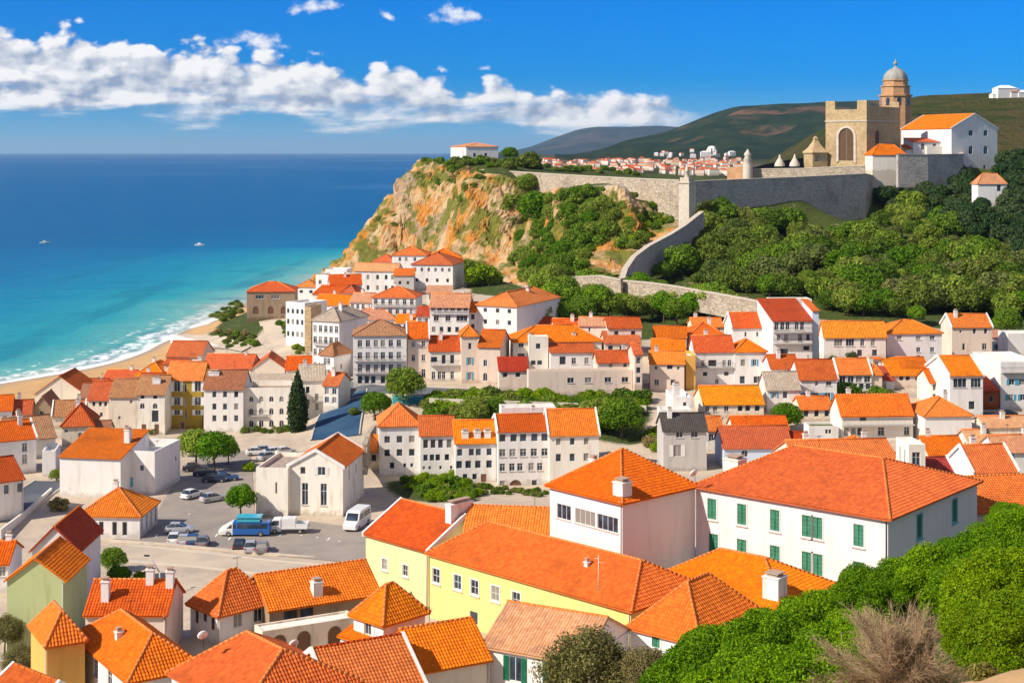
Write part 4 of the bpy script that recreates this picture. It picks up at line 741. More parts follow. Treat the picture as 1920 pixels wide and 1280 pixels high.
SPOT += [W(*q) for q in (  # cliff: silhouette, top edge, toe
    (652,492,3),(795,314,53),(830,312,54),(850,306,54.6),(900,305,54.8),(955,303,54.8),(1000,305,53.5),
    (780,335,48.2),(830,331,49.5),(880,332,50),(900,338,48.8),(960,345,47.2),(1040,352,46.2),(1120,365,44),(1200,382,41.5),(1270,398,38.5),
    
    (990,440,28),(1050,430,30),(1120,430,31),(1010,500,20),(1100,480,25),(1200,430,33),(1160,500,22.5),(1060,545,19),(1250,420,35),(960,530,17.5),(1040,390,38),(1140,400,37),
    # wooded slope
    (1320,410,35.5),(1420,420,33.2),(1520,428,32),(1640,432,31.6),(1700,400,36),(1750,360,42),(1240,500,23),(1350,500,25),(1500,500,25),(1650,500,25.5),(1800,500,26),(1900,480,29),(1400,560,19.5),(1560,570,19),(1700,580,18),(1880,600,16),(1880,540,22),
    (1830,380,41.5),(1900,400,40),(1250,545,20),(1150,545,20.5),(1060,570,17.5),(1130,590,16.4),(1300,610,15.8),(1350,590,18),(1680,370,39.5),(1850,430,36),(1220,470,27),(1290,450,31),(1450,460,28.5),(1600,465,28.5))]
def WY(u, v, Y): return ((u-960)/F*Y, Y, CH-(v-HZ)*Y/F)        # where the photo pixel meets distance Y
for (u, yb, vb_, yt, vt) in ((745,640,360,622,478),(775,636,338,618,478),(800,632,331,612,480),(830,622,333,600,480),(860,600,336,578,482),(890,584,340,564,486),(930,584,344,560,492),(955,582,347,556,496)):
    SPOT += [WY(u, vb_, yb), WY(u, vt, yt), WY(u, vb_*.45+vt*.55, yb*.55+yt*.45), (WY(u, vt, yt)[0], yt-14, WY(u, vt, yt)[2]-1.0)]
SPOT += [(-88.6,620,2),(-80,620,4),(-71,620,8),(-62,620,13),(-57,622,18),(-54,624,26),(-50,626,32),(-80,580,4),(-70,580,8),(-60,580,13),(-50,580,17),(-40,580,19),(-30,560,19),(-87,660,2),(-78,660,4),(-70,660,9),(-62,660,16),(-55,660,27),(-50,660,36),
         (-84,700,2),(-74,700,7),(-66,700,16),(-59,700,28),(-53,700,38),(-80,742,2),(-72,742,12),(-65,742,27),(-57,742,38),(-75,840,-4),(-60,870,-4),(-95,816,-4),(-78,790,1),(-68,790,14),(-60,790,28),(-40,830,20),(-20,900,-4)]
SPOT += [(14,520,50.2),(40,520,50.8),(70,530,51),(100,540,53),(120,560,55.2),(160,580,55),(185,570,52),(60,560,50),(125,640,51),(60,640,46),(95,640,46),(30,700,45),(100,700,43),(0,640,52),(200,640,53),(-20,680,53.5),(-20,740,53.6),(20,760,52),(-45,760,53.5),(0,800,46),(80,800,46),(160,800,46),(240,800,46),(300,700,50),(300,600,46),(300,500,34),(260,420,22),(240,340,15),(220,260,14),(200,180,20),
         (0,0,57),(0,15,50),(20,30,46.5),(8,30,44),(15.5,46,43.6),(26,60,40),(-20,40,38),(0,50,36),(-60,60,26),(-60,100,12),(-30,100,11),(0,100,14),(8,80,26),(18,80,28),(30,80,31),(45,100,24),(60,150,13),(80,160,13),(60,70,42),(100,100,34),(-120,60,14),(-120,120,5),(-110,200,3.5),(-150,200,4),(-130,260,3),(40,125,17),(22,118,12),(26,100,20),(-80,-40,40),(90,-40,55)]
def fit(pts, lam):
    p = np.array(pts, float); n = len(p)
    K = -np.sqrt(((p[:, None, :2]-p[None, :, :2])**2).sum(-1)+4.0) + lam*np.eye(n)
    A = np.zeros((n+3, n+3)); A[:n, :n] = K; A[:n, n] = 1; A[:n, n+1:] = p[:, :2]*.01; A[n:, :n] = A[:n, n:].T
    sol = np.linalg.solve(A, np.concatenate([p[:, 2], np.zeros(3)]))
    return p, sol
_seen = {}
for q in CTRL+SPOT: _seen[(round(q[0]), round(q[1]))] = q
LP, LS = fit(list(_seen.values()), 2.2)
def land_eval(x, y):
    x = np.atleast_1d(np.asarray(x, float)); y = np.atleast_1d(np.asarray(y, float)); out = np.empty_like(x)
    for i in range(0, len(x), 20000):
        a, b = x[i:i+20000], y[i:i+20000]
        out[i:i+20000] = -np.sqrt((a[:, None]-LP[None, :, 0])**2+(b[:, None]-LP[None, :, 1])**2+4.0)@LS[:-3]+LS[-3]+LS[-2]*a*.01+LS[-1]*b*.01
    return out
GX0, GX1, GY0, GY1, GD = -200.0, 330.0, -60.0, 820.0, 2.0
gx = np.arange(GX0, GX1+.1, GD); gy = np.arange(GY0, GY1+.1, GD)
XX, YY = np.meshgrid(gx, gy); ZZ = land_eval(XX.ravel(), YY.ravel()).reshape(XX.shape)
def vnoise(x, y, sc, seed, octv=4):
    o = np.zeros_like(x); a = 1.0; r = np.random.default_rng(seed)
    for k in range(octv):
        g = r.random((64, 64)); fx, fy = x*sc*2**k, y*sc*2**k; ix, iy = np.floor(fx).astype(int), np.floor(fy).astype(int)
        tx, ty = fx-ix, fy-iy; tx = tx*tx*(3-2*tx); ty = ty*ty*(3-2*ty)
        q = lambda i, j: g[(ix+i) % 64, (iy+j) % 64]
        o += a*((q(0,0)*(1-tx)+q(1,0)*tx)*(1-ty)+(q(0,1)*(1-tx)+q(1,1)*tx)*ty-.5); a *= .5
    return o
sy_, sx_ = np.gradient(ZZ, GD); SLP = np.hypot(sx_, sy_)
PU = 960+F*XX/np.maximum(YY, 1); PV = HZ+F*(CH-ZZ)/np.maximum(YY, 1)
def inpoly(px, py, poly):
    r = np.zeros(px.shape, bool); n = len(poly)
    for i in range(n):
        (x1, y1), (x2, y2) = poly[i], poly[(i+1) % n]
        if y1 == y2: continue
        r ^= ((y1 > py) != (y2 > py)) & (px < (x2-x1)*(py-y1)/(y2-y1)+x1)
    return r
def blur(a, k=1):
    for _ in range(k):
        b = np.pad(a, 1, mode='edge'); a = (b[1:-1, 1:-1]*4+b[:-2, 1:-1]*2+b[2:, 1:-1]*2+b[1:-1, :-2]*2+b[1:-1, 2:]*2+b[:-2, :-2]+b[2:, 2:]+b[:-2, 2:]+b[2:, :-2])/16
    return a
CLIFF = [(600,520),(700,440),(720,395),(760,335),(790,300),(900,325),(1285,400),(1285,430),(1170,520),(1060,540),(960,530),(880,505),(850,470),(740,465),(640,520)]
WOOD = [(1300,340),(1640,330),(1690,330),(1930,330),(1930,630),(1540,600),(1420,575),(1170,520)]
GREENS = [WOOD, [(630,510),(700,440),(790,465),(880,470),(960,535),(1060,545),(960,565),(880,545),(850,500),(740,480),(650,520)], [(980,620),(1060,540),(1180,540),(1420,590),(1360,620),(1200,640)], [(800,748),(1215,752),(1215,830),(1130,830),(1000,790),(800,770)], [(395,600),(450,565),(470,590),(560,610),(600,665),(570,665),(500,610),(470,640),(440,660),(390,625)],
          [(1100,1300),(1300,1180),(1450,1120),(1700,1060),(1930,980),(1930,1300)], [(820,300),(1040,300),(1040,330),(820,330)], [(700,900),(900,900),(905,945),(760,940)], [(1530,660),(1600,650),(1600,690),(1530,690)], [(1560,720),(1680,720),(1680,752),(1560,752)]]
shore = np.array(sorted([(384,-131.5),(401,-122),(419,-113.7),(447,-108),(478,-107.7),(523,-104.6),(600,-105),(650,-97),(727,-87),(815,-84),(930,-30),(300,-147),(200,-170)]))
xs = np.interp(YY, shore[:, 0], shore[:, 1])
rockm = blur(((inpoly(PU, PV, CLIFF)) | ((SLP > .75) & (YY > 470) & (ZZ > 2) & (XX < 40)) | ((YY > 560) & (XX < -45) & (ZZ > 4) & (ZZ < 51))).astype(float), 1)
greenm = np.zeros_like(ZZ)
for g in GREENS: greenm = np.maximum(greenm, inpoly(PU, PV, g).astype(float))
greenm = np.maximum(greenm, ((YY > 520) & (ZZ > 45)).astype(float)*.8); greenm = np.maximum(greenm, (XX > 230).astype(float)); greenm = np.maximum(greenm, (YY < 90).astype(float))
greenm = np.maximum(greenm, ((PU > 1930) & (YY > 60)).astype(float)); greenm = blur(greenm, 2)
sandm = blur(((ZZ < 2.6) & (XX < xs+26) & (YY < 640)).astype(float)*(XX < -60), 2)
rough = rockm*(vnoise(XX, YY, .035, 5, 5)*2.6+vnoise(XX*1.6, YY*.5, .10, 8, 5)*3.2) + greenm*(1-rockm)*vnoise(XX, YY, .08, 6, 4)*1.6
ZZ = ZZ + rough*np.clip((ZZ-1)/6, 0, 1)
ZZ = np.where(XX < xs-40, np.minimum(ZZ, -2.5), ZZ)
def height(x, y):
    fx = min(max((x-GX0)/GD, 0), len(gx)-1.001); fy = min(max((y-GY0)/GD, 0), len(gy)-1.001); i, j = int(fx), int(fy); tx, ty = fx-i, fy-j
    return float((ZZ[j, i]*(1-tx)+ZZ[j, i+1]*tx)*(1-ty)+(ZZ[j+1, i]*(1-tx)+ZZ[j+1, i+1]*tx)*ty)
def ground(u, v):
    """first ground point on the line of sight through a photo pixel"""
    y = 30.0; prev = None
    while y < 815:
        x, z = (u-960)*y/F, CH-(v-HZ)*y/F
        if z < height(x, y): return Vector((x, y, height(x, y)))
        y += .5
    return Vector((x, 815, height(x, 815)))
def grid_mesh(name, X, Y, Z, mats, attr=None, smooth=True):
    ny, nx = X.shape; co = np.stack([X.ravel(), Y.ravel(), Z.ravel()], 1).astype(np.float32)
    i = np.arange(nx*ny).reshape(ny, nx); q = np.stack([i[:-1, :-1].ravel(), i[:-1, 1:].ravel(), i[1:, 1:].ravel(), i[1:, :-1].ravel()], 1)
    me = bpy.data.meshes.new(name); me.vertices.add(len(co)); me.vertices.foreach_set('co', co.ravel())
    me.loops.add(q.size); me.loops.foreach_set('vertex_index', q.ravel().astype(np.int32)); me.polygons.add(len(q))
    me.polygons.foreach_set('loop_start', (np.arange(len(q))*4).astype(np.int32)); me.polygons.foreach_set('use_smooth', np.full(len(q), smooth))
    for m in mats: me.materials.append(m)
    if attr is not None:
        a = me.color_attributes.new('cover', 'FLOAT_COLOR', 'POINT'); a.data.foreach_set('color', attr.astype(np.float32).ravel())
    me.update(); me.validate(); return me
# ground material: paving, scrub, rock, sand
m, t, b = newmat('ground'); at = nd(t, 'ShaderNodeVertexColor', layer_name='cover'); sc_ = nd(t, 'ShaderNodeSeparateColor', {0: at.outputs[0]}); gR, gG, gB = sc_.outputs
n1 = noi(t, wpos(t), .22, 6, .6); n2 = noi(t, wpos(t), 1.6, 5, .65); n3 = noi(t, wpos(t), .045, 5, .6); n4 = noi(t, wpos(t, .10, .10, .05), 1.0, 6, .62)
pave = mixc(t, sstep(t, n1, .35, .7), (.54,.44,.33), (.42,.35,.27)); pave = mixc(t, mth(t, 'MULTIPLY', sstep(t, n2, .55, .75), .5), pave, (.18,.16,.14))
scrub = mixc(t, sstep(t, n2, .32, .66), (.020,.040,.009), (.085,.105,.022)); scrub = mixc(t, sstep(t, n1, .58, .75), scrub, (.26,.21,.10))
rk = mixc(t, sstep(t, n4, .40, .60), (.54,.38,.21), (.50,.20,.03)); rk = mixc(t, sstep(t, n3, .50, .58), rk, (.36,.26,.17)); rk = mixc(t, sstep(t, n2, .55, .78), rk, (.20,.15,.11))
rk = mixc(t, sstep(t, noi(t, wpos(t), .5, 6, .7), .56, .68), rk, (.58,.46,.30))
rk = mixc(t, mth(t, 'MULTIPLY', sstep(t, noi(t, wpos(t), .09, 6, .66), .46, .55), .95), rk, mixc(t, n2, (.06,.10,.012), (.24,.21,.035)))
snd = mixc(t, sstep(t, n1, .3, .7), (.58,.36,.15), (.48,.30,.15))
hz_ = nd(t, 'ShaderNodeSeparateXYZ', {0: wpos(t)}).outputs[2]; snd = mixc(t, sstep(t, hz_, .75, .15), snd, (.34,.27,.20))
nm_ = mth(t, 'MULTIPLY_ADD', n2, .5, -.25)
col = mixc(t, sstep(t, mth(t, 'ADD', gR, nm_), .35, .65), pave, scrub); col = mixc(t, sstep(t, mth(t, 'ADD', gG, nm_), .35, .65), col, rk); col = mixc(t, sstep(t, mth(t, 'ADD', gB, nm_), .35, .65), col, snd)
setb(t, b, Base_Color=col, Roughness=.95, Normal=bump(t, mth(t, 'ADD', n2, mth(t, 'MULTIPLY', n4, gG)), mth(t, 'MULTIPLY_ADD', gG, .7, .3), .5)); b.inputs['Specular IOR Level'].default_value = .15
M['ground'] = m
SANDY = inpoly(PU, PV, [(1600,1400),(1640,1290),(1790,1235),(1990,1300),(1990,1500)]) & (YY < 75); sandm[SANDY] = 1; greenm[SANDY] = 0
cov = np.stack([greenm, rockm, sandm, np.ones_like(greenm)], -1)
tag(link('ground', grid_mesh('ground', XX, YY, ZZ, [m], cov)), kind='structure')
def cliff():
    cx = np.arange(-100, 112, .75); cy = np.arange(470, 775, .75); X, Y = np.meshgrid(cx, cy); fx, fy = (X-GX0)/GD, (Y-GY0)/GD; i, j = fx.astype(int), fy.astype(int); tx, ty = fx-i, fy-j
    bl = lambda A: (A[j, i]*(1-tx)+A[j, i+1]*tx)*(1-ty)+(A[j+1, i]*(1-tx)+A[j+1, i+1]*tx)*ty
    Z = bl(ZZ); mk_ = np.clip(bl(rockm)*1.6-.3, 0, 1)*np.clip((Z-1)/3, 0, 1); gy_, gx_ = np.gradient(Z, .75); k = np.sqrt(1+gx_**2+gy_**2); st = np.clip((k-1.02)*3, .15, 1)
    r1 = 1-2*np.abs(vnoise(X*1.1+Z*.3, Y*.8-Z*.5, .085, 21, 5)); r2 = 1-2*np.abs(vnoise(X+Z, Y-Z*.7, .23, 22, 4)); r3 = vnoise(X*2+Z*2, Y*2+Z, .5, 23, 3)
    dsp = mk_*st*(r1*3.0+r2*1.5+r3*.7-1.0)+mk_*.8-(1-mk_)*1.2
    tag(link('cliff', grid_mesh('cliff', X-gx_/k*dsp, Y-gy_/k*dsp, Z+dsp/k, [m], np.stack([bl(greenm), np.maximum(bl(rockm), .0), bl(sandm), np.ones_like(X)], -1), smooth=False)), kind='structure')
cliff()
# ------------------------------------------------------------------ sea
def sea():
    rows = np.concatenate([np.linspace(240, 1000, 160), np.geomspace(1010, 40000, 90)])
    cols = np.linspace(-1, 1, 160)
    Y, C = np.meshgrid(rows, cols, indexing='ij'); Xl = -.46*Y-60; Xr = np.where(Y < 900, -20.0, .46*Y); X = Xl+(Xr-Xl)*(C+1)/2
    d = np.interp(Y, shore[:, 0], shore[:, 1])-X; d = np.where(Y > 930, np.hypot(np.maximum(0, -30-X)*1.0+60, Y-930), d)
    a = np.stack([np.clip(d/600, 0, 1), np.zeros_like(d), np.zeros_like(d), np.ones_like(d)], -1)
    m, t, b = newmat('sea_water'); at = nd(t, 'ShaderNodeVertexColor', layer_name='cover'); dd = mth(t, 'MULTIPLY', nd(t, 'ShaderNodeSeparateColor', {0: at.outputs[0]}).outputs[0], 600.0)
    big = noi(t, wpos(t, .006, .02, 1), 1.0, 4, .55); dd = mth(t, 'ADD', dd, mth(t, 'MULTIPLY_ADD', big, 44, -22))
    rp = nd(t, 'ShaderNodeValToRGB'); t.links.new(mth(t, 'DIVIDE', dd, 400.0), rp.inputs[0]); e = rp.color_ramp.elements
    stops = ((.0,(.40,.44,.34)),(.035,(.14,.42,.34)),(.10,(.022,.32,.32)),(.21,(.005,.235,.315)),(.40,(.001,.145,.275)),(.68,(.001,.115,.23)),(1.0,(.001,.098,.215)))
    e[0].position, e[0].color = stops[0][0], c4(stops[0][1]); e[1].position, e[1].color = stops[-1][0], c4(stops[-1][1])
    for p, c in stops[1:-1]: k = e.new(p); k.color = c4(c)
    # swell: long crests running with the shore
    sw = nd(t, 'ShaderNodeTexNoise', {'Vector': wpos(t, .055, .010, 1), 'Scale': 1.0, 'Detail': 4.0, 'Roughness': .5}).outputs[0]
    far_ = nd(t, 'ShaderNodeTexNoise', {'Vector': wpos(t, .0007, .0007, 1), 'Scale': 1.0, 'Detail': 6.0, 'Roughness': .55}).outputs[0]
    mid_ = noi(t, wpos(t, .02, .05, 1), 1.0, 5, .6)
    col = mixc(t, mth(t, 'MULTIPLY', sstep(t, sw, .52, .66), .42), rp.outputs[0], (.003,.135,.185))
    col = mixc(t, mth(t, 'MULTIPLY', sstep(t, mid_, .56, .74), .35), col, (.003,.045,.13))
    col = mixc(t, mth(t, 'MULTIPLY', sstep(t, far_, .50, .66), mth(t, 'MULTIPLY', sstep(t, dd, 220, 560), .75)), col, (.06,.19,.32))  # wind patches on the far sea: their lighter reflection put into the water colour
    # foam along the waterline and two broken lines further out
    fo = noi(t, wpos(t), .30, 7, .7); wob = mth(t, 'MULTIPLY_ADD', noi(t, wpos(t), .045, 4, .6), 16, -8)
    def line(c, wdt, thr): return mth(t, 'MULTIPLY', sstep(t, mth(t, 'ABSOLUTE', mth(t, 'SUBTRACT', mth(t, 'ADD', dd0, wob), c)), wdt, wdt*.3), sstep(t, fo, thr, thr+.07))
    dd0 = mth(t, 'MULTIPLY', nd(t, 'ShaderNodeSeparateColor', {0: at.outputs[0]}).outputs[0], 600.0)
    foam = mth(t, 'MAXIMUM', line(1.5, 5.0, .25), mth(t, 'MAXIMUM', mth(t, 'MULTIPLY', line(9.5, 5.0, .46), .9), mth(t, 'MULTIPLY', line(19.0, 3.5, .54), .75)))
    foam = mth(t, 'MULTIPLY', foam, sstep(t, nd(t, 'ShaderNodeSeparateXYZ', {0: wpos(t)}).outputs[1], 640, 470))
    col = mixc(t, foam, col, (.86,.88,.88))
    rp1 = noi(t, wpos(t, .35, .35, 1), 1.0, 5, .6); rp2 = noi(t, wpos(t, .05, .09, 1), 1.0, 4, .6)
    h = mth(t, 'ADD', mth(t, 'MULTIPLY', rp1, .45), mth(t, 'MULTIPLY', rp2, 2.2))
    setb(t, b, Base_Color=col, Roughness=mth(t, 'MULTIPLY_ADD', foam, .5, .32), Normal=bump(t, h, .7, 1.0)); b.inputs['Specular IOR Level'].default_value = .16
    M['water'] = m
    tag(link('sea', grid_mesh('sea', X, Y, np.zeros_like(X), [m], a)), kind='structure')
sea()
# ------------------------------------------------------------------ far land and hills
def hillmat(name, ca, cb, cc, sc=.02, thr=.5):
    m, t, b = newmat(name); n1 = noi(t, wpos(t), sc, 6, .65); n2 = noi(t, wpos(t), sc*9, 5, .7); n3 = noi(t, wpos(t), sc*.25, 4, .6)
    col = mixc(t, sstep(t, n1, .38, .62), ca, cb); col = mixc(t, sstep(t, n3, thr, thr+.10), col, cc); col = mixc(t, mth(t, 'MULTIPLY', sstep(t, n2, .52, .68), .7), col, tuple(x*.45 for x in ca))
    setb(t, b, Base_Color=col, Roughness=1.0, Normal=bump(t, n2, 1.0, 14.0)); b.inputs['Specular IOR Level'].default_value = 0.05
    return m
def hill(sil, Yr, Yf, vf, mat, seed, amp, back=1.3, rows=60, cols=200, terr=0):
    u0, u1 = sil[0][0], sil[-1][0]; us = np.linspace(u0, u1, cols); vs = np.interp(us, [p[0] for p in sil], [p[1] for p in sil]); k = np.ones(7)/7; vs = np.convolve(np.pad(vs, 3, mode='edge'), k, 'valid')
    Xr = (us-960)*Yr/F; Zr = CH-(vs-HZ)*Yr/F
    vfs = np.interp(us, [p[0] for p in vf], [p[1] for p in vf]); Zf = CH-(vfs-HZ)*Yf/F
    tt = np.linspace(0, 1, rows)[:, None]; Y = Yf+(Yr-Yf)*tt+0*us; prof = tt**.8*(1-.12*np.sin(np.pi*tt)); Z = Zf+(Zr-Zf)*prof; X = (us-960)*Y/F
    nz = vnoise(X+5000, Y+900, 1.0/(Yr*.06), seed, 6)*amp*np.sin(np.pi*np.clip(tt, 0, 1)*.93+.0)
    if terr: nz = nz+.5*terr*np.sin(Z*1.0)*np.sin(np.pi*tt)
    Z = Z+nz
    tb = np.linspace(.1, 1, 8)[:, None]; Yb = Yr+(Yr-Yf)*back*tb+0*us; Zb = Zr+(10-Zr)*tb**1.5; Xb = Xr+0*tb
    tag(link('hill', grid_mesh('hill', np.vstack([X, Xb]), np.vstack([Y, Yb]), np.vstack([Z, Zb]), [mat])), kind='structure')
hill([(900,290),(962,283),(1000,273),(1050,254),(1085,242),(1120,237),(1180,239),(1240,236),(1300,240),(1380,238),(1600,238)], 15000, 11500, [(900,291),(1600,291)], hillmat('blue_hill', (.018,.045,.055), (.035,.06,.065), (.06,.07,.07), .004), 3, 75)
hill([(1040,297),(1090,291),(1130,282),(1180,264),(1240,251),(1290,232),(1340,211),(1385,199),(1450,196),(1550,190),(1700,187),(1850,186)], 5200, 3700, [(1040,299),(1300,298),(1850,300)], hillmat('wooded_hill', (.012,.034,.016), (.034,.058,.022), (.19,.10,.06), .010, .53), 11, 55)
hill([(1535,296),(1585,268),(1640,205),(1690,189),(1720,180),(1800,176),(1880,172),(1980,166),(2200,150)], 1500, 850, [(1535,298),(2200,292)], hillmat('terraced_hill', (.065,.10,.018), (.16,.13,.045), (.035,.06,.015), .022, .52), 17, 9, terr=2.2)
def far_plain():
    X, Y = np.meshgrid(np.linspace(-1, 1, 120), np.geomspace(812, 7200, 70)); Xl = -10+.001*Y+np.where(Y > 1500, (Y-1500)*.004, 0); X = Xl+(Y*.5-Xl)*(X+1)/2
    Z = np.interp(Y, [812,1200,1900,2200,3500,7200], [44.5,36,22,23,40,42])+vnoise(X, Y, .01, 4, 4)*1.6
    tag(link('far_plain', grid_mesh('far_plain', X, Y, Z, [hillmat('plain', (.05,.07,.02), (.13,.12,.05), (.22,.17,.10), .02)])), kind='structure')
far_plain()
# ------------------------------------------------------------------ castle hill
def wallrun(name, label, pts, hgt, mat, th=1.6, cap=True, group=None, cat='wall', lip=.12):
    """thick stone wall along photo points (u, v of the top, scale); hgt metres tall (kept running into the ground)"""
    Q = [P(*p) for p in pts]; out = []
    for a, b in zip(Q[:-1], Q[1:]):
        n = max(1, int((b-a).length/3)); out += [a.lerp(b, k/n) for k in range(n)]
    out.append(Q[-1]); c = sum(Q, Vector())/len(Q); base = Vector((c.x, c.y, min(q.z for q in Q)-hgt))
    L, Rr = [], []
    for i, p in enumerate(out):
        d = out[min(i+1, len(out)-1)]-out[max(i-1, 0)]; d.z = 0; d.normalize(); nn = Vector((-d.y, d.x, 0)); L.append(p-nn*th/2-base); Rr.append(p+nn*th/2-base)
    root = empty(name, base, 0, label, cat, group)
    w = MB(); cp = MB()
    def col(p, k): g = Vector((0, 0, -k)); return p+g
    for i in range(len(out)-1):
        for A, B, sgn in ((L[i], L[i+1], 1), (Rr[i+1], Rr[i], 1)):
            bat = hgt*.06
            w.poly([col(A, hgt), col(B, hgt), B, A])
        w.poly([L[i], L[i+1], Rr[i+1], Rr[i]])
        if cap:
            dl = (L[i]-Rr[i]).normalized()*lip; up = Vector((0, 0, .35))
            a, b, c_, d_ = L[i]+dl, L[i+1]+(L[i+1]-Rr[i+1]).normalized()*lip, Rr[i+1]-(L[i+1]-Rr[i+1]).normalized()*lip, Rr[i]-dl
            o_ = Vector((0, 0, .004)); cp.poly([a+up, b+up, c_+up, d_+up]); cp.poly([a+o_, b+o_, b+up, a+up]); cp.poly([c_+o_, d_+o_, d_+up, c_+up])
    for e in (0, len(out)-1):
        w.poly([col(L[e], hgt), L[e], Rr[e], col(Rr[e], hgt)])
    w.build('stone_face', mat, root)
    if cap: cp.build('coping', M['coping'], root)
    return root
M['coping'] = simple('coping_stone', (.56,.48,.38), .9, 0, .2, 1.2, .5)
wallrun('rampart_wall', 'long sunlit rampart wall running along the cliff top to the corner turret', [(818,313,4.05),(870,317,4.4),(900,319,4.52),(1000,325,4.78),(1100,331,5.02),(1200,336,5.26),(1277,339,5.46)], 14, M['stone'])
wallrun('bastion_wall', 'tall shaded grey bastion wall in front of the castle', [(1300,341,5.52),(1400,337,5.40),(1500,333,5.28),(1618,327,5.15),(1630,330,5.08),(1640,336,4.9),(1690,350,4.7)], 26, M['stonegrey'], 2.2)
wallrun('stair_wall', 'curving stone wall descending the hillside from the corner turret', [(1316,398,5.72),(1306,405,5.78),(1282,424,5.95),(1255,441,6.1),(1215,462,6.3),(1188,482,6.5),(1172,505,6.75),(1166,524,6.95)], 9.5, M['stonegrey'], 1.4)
wallrun('lower_wall', 'low rubble wall curving below the wooded slope down to the apartment house', [(1168,527,7.0),(1215,531,7.12),(1260,537,7.25),(1330,549,7.5),(1390,560,7.75),(1425,567,7.9)], 5.2, M['stone'], 1.0)
wallrun('end_wall', 'pale plastered wall joining the long orange roof to the stair wall', [(1062,521,6.75),(1100,519,6.85),(1125,518,6.95),(1166,526,7.05)], 6.5, M['stone'], .9)
wallrun('inner_wall', 'low pale inner wall between the obelisk and the castle tower', [(1412,318,4.92),(1500,317,5.0),(1560,314,5.06),(1622,312,5.1)], 6, M['stone'], 1.2)
wallrun('terrace_wall', 'grey stone terrace wall below the white church', [(1682,290,5.12),(1738,291,5.08),(1802,290,5.0),(1806,284,4.6)], 12, M['stonegrey'], 1.4)
wallrun('ruined_wall', 'short brown ruined wall left of the obelisk', [(1366,314,4.8),(1388,312,4.84),(1404,318,4.9)], 6, M['stonered'], 1.6, cap=False)
def corner_turret():
    p = P(1288, 345, 5.6); b = Vector((p.x, p.y, p.z-13)); r = empty('corner_turret', b, R(-38), 'pale square turret with small pinnacle where the two ramparts meet', 'turret')
    w = MB(); h = 2.0; w.box(-h, h, -h, h, -4, 13.2); w.build('shaft', M['stonepale'], r)
    c = MB(); c.box(-h-.3, h+.3, -h-.3, h+.3, 13.2, 13.8); c.box(-h+.3, h-.3, -h+.3, h-.3, 13.8, 15.2); c.build('parapet', M['coping'], r)
    f = MB(); f.lathe([(.85, 15.2), (.75, 17), (.95, 17.2), (.6, 18.0), (.15, 19.6)], 12); f.build('pinnacle', M['stonepale'], r)
M['stonepale'] = simple('pale_stone', (.62,.54,.44), .9, 0, .2, .8, .6)
corner_turret()
H('square sandstone castle tower with great arched window and corner battlements', 1548, 1625, 207, 309, 55, th=42, uS=1688, roof='flat', rf='tan', wall='cream', wmat=M['stonewarm'], par=.5, ctrl=False, name='castle_tower', cat='castle tower', win=[('f',[1587],[271],6.4,12.5,'archwood'),('r',[1645],[259],3.2,6.4,'archwood')])
def tower_trim():
    h = HOUSES['square sandstone castle tower with great arched window and corner battlements']; w, d, ze = h['w'], h['d'], h['ze']
    for (x, y, a, b) in ((-w/2+2.0, -d/2+.6, 2.0, .6), (w/2-2.0, -d/2+.6, 2.0, .6), (-w/2+2, d/2-.6, 2.0, .6), (w/2-2, d/2-.6, 2, .6)):
        m = MB(); m.box(x-a, x+a, y-b, y+b, ze+.5, ze+3.8); m.build('merlon', M['stonewarm'], h['root'])
    m = MB(); m.box(w/2-1.0, w/2-.01, -d/2+1.3, d/2-1.3, ze+.5, ze+1.6); m.build('parapet', M['stonewarm'], h['root'])
    m = MB(); e = .25; z0 = ze-4.2
    m.box(-w/2-e, w/2+e, -d/2-e, -d/2, z0, z0+.5); m.box(w/2, w/2+e, -d/2, d/2, z0, z0+.5); m.build('string_course', M['coping'], h['root'])
    m = MB(); o = arc(8.2, 14.0, 14); i = arc(6.4, 12.5, 14)     # arch surround
    f_ = [k for k in h['root'].children if k.name.startswith('window')][0]
    for q in range(1, len(o)):
        a, b, c, d_ = o[q], o[(q+1) % len(o)], i[(q+1) % len(o)], i[q]
        m.poly([(a[0], -.35, a[1]), (b[0], -.35, b[1]), (c[0], -.35, c[1]), (d_[0], -.35, d_[1])]); m.poly([(d_[0], -.35, d_[1]), (c[0], -.35, c[1]), (c[0], .0, c[1]), (d_[0], .0, d_[1])]); m.poly([(b[0], -.35, b[1]), (a[0], -.35, a[1]), (a[0], 0, a[1]), (b[0], 0, b[1])])
    m.build('surround', M['stonepale'], f_)
tower_trim()
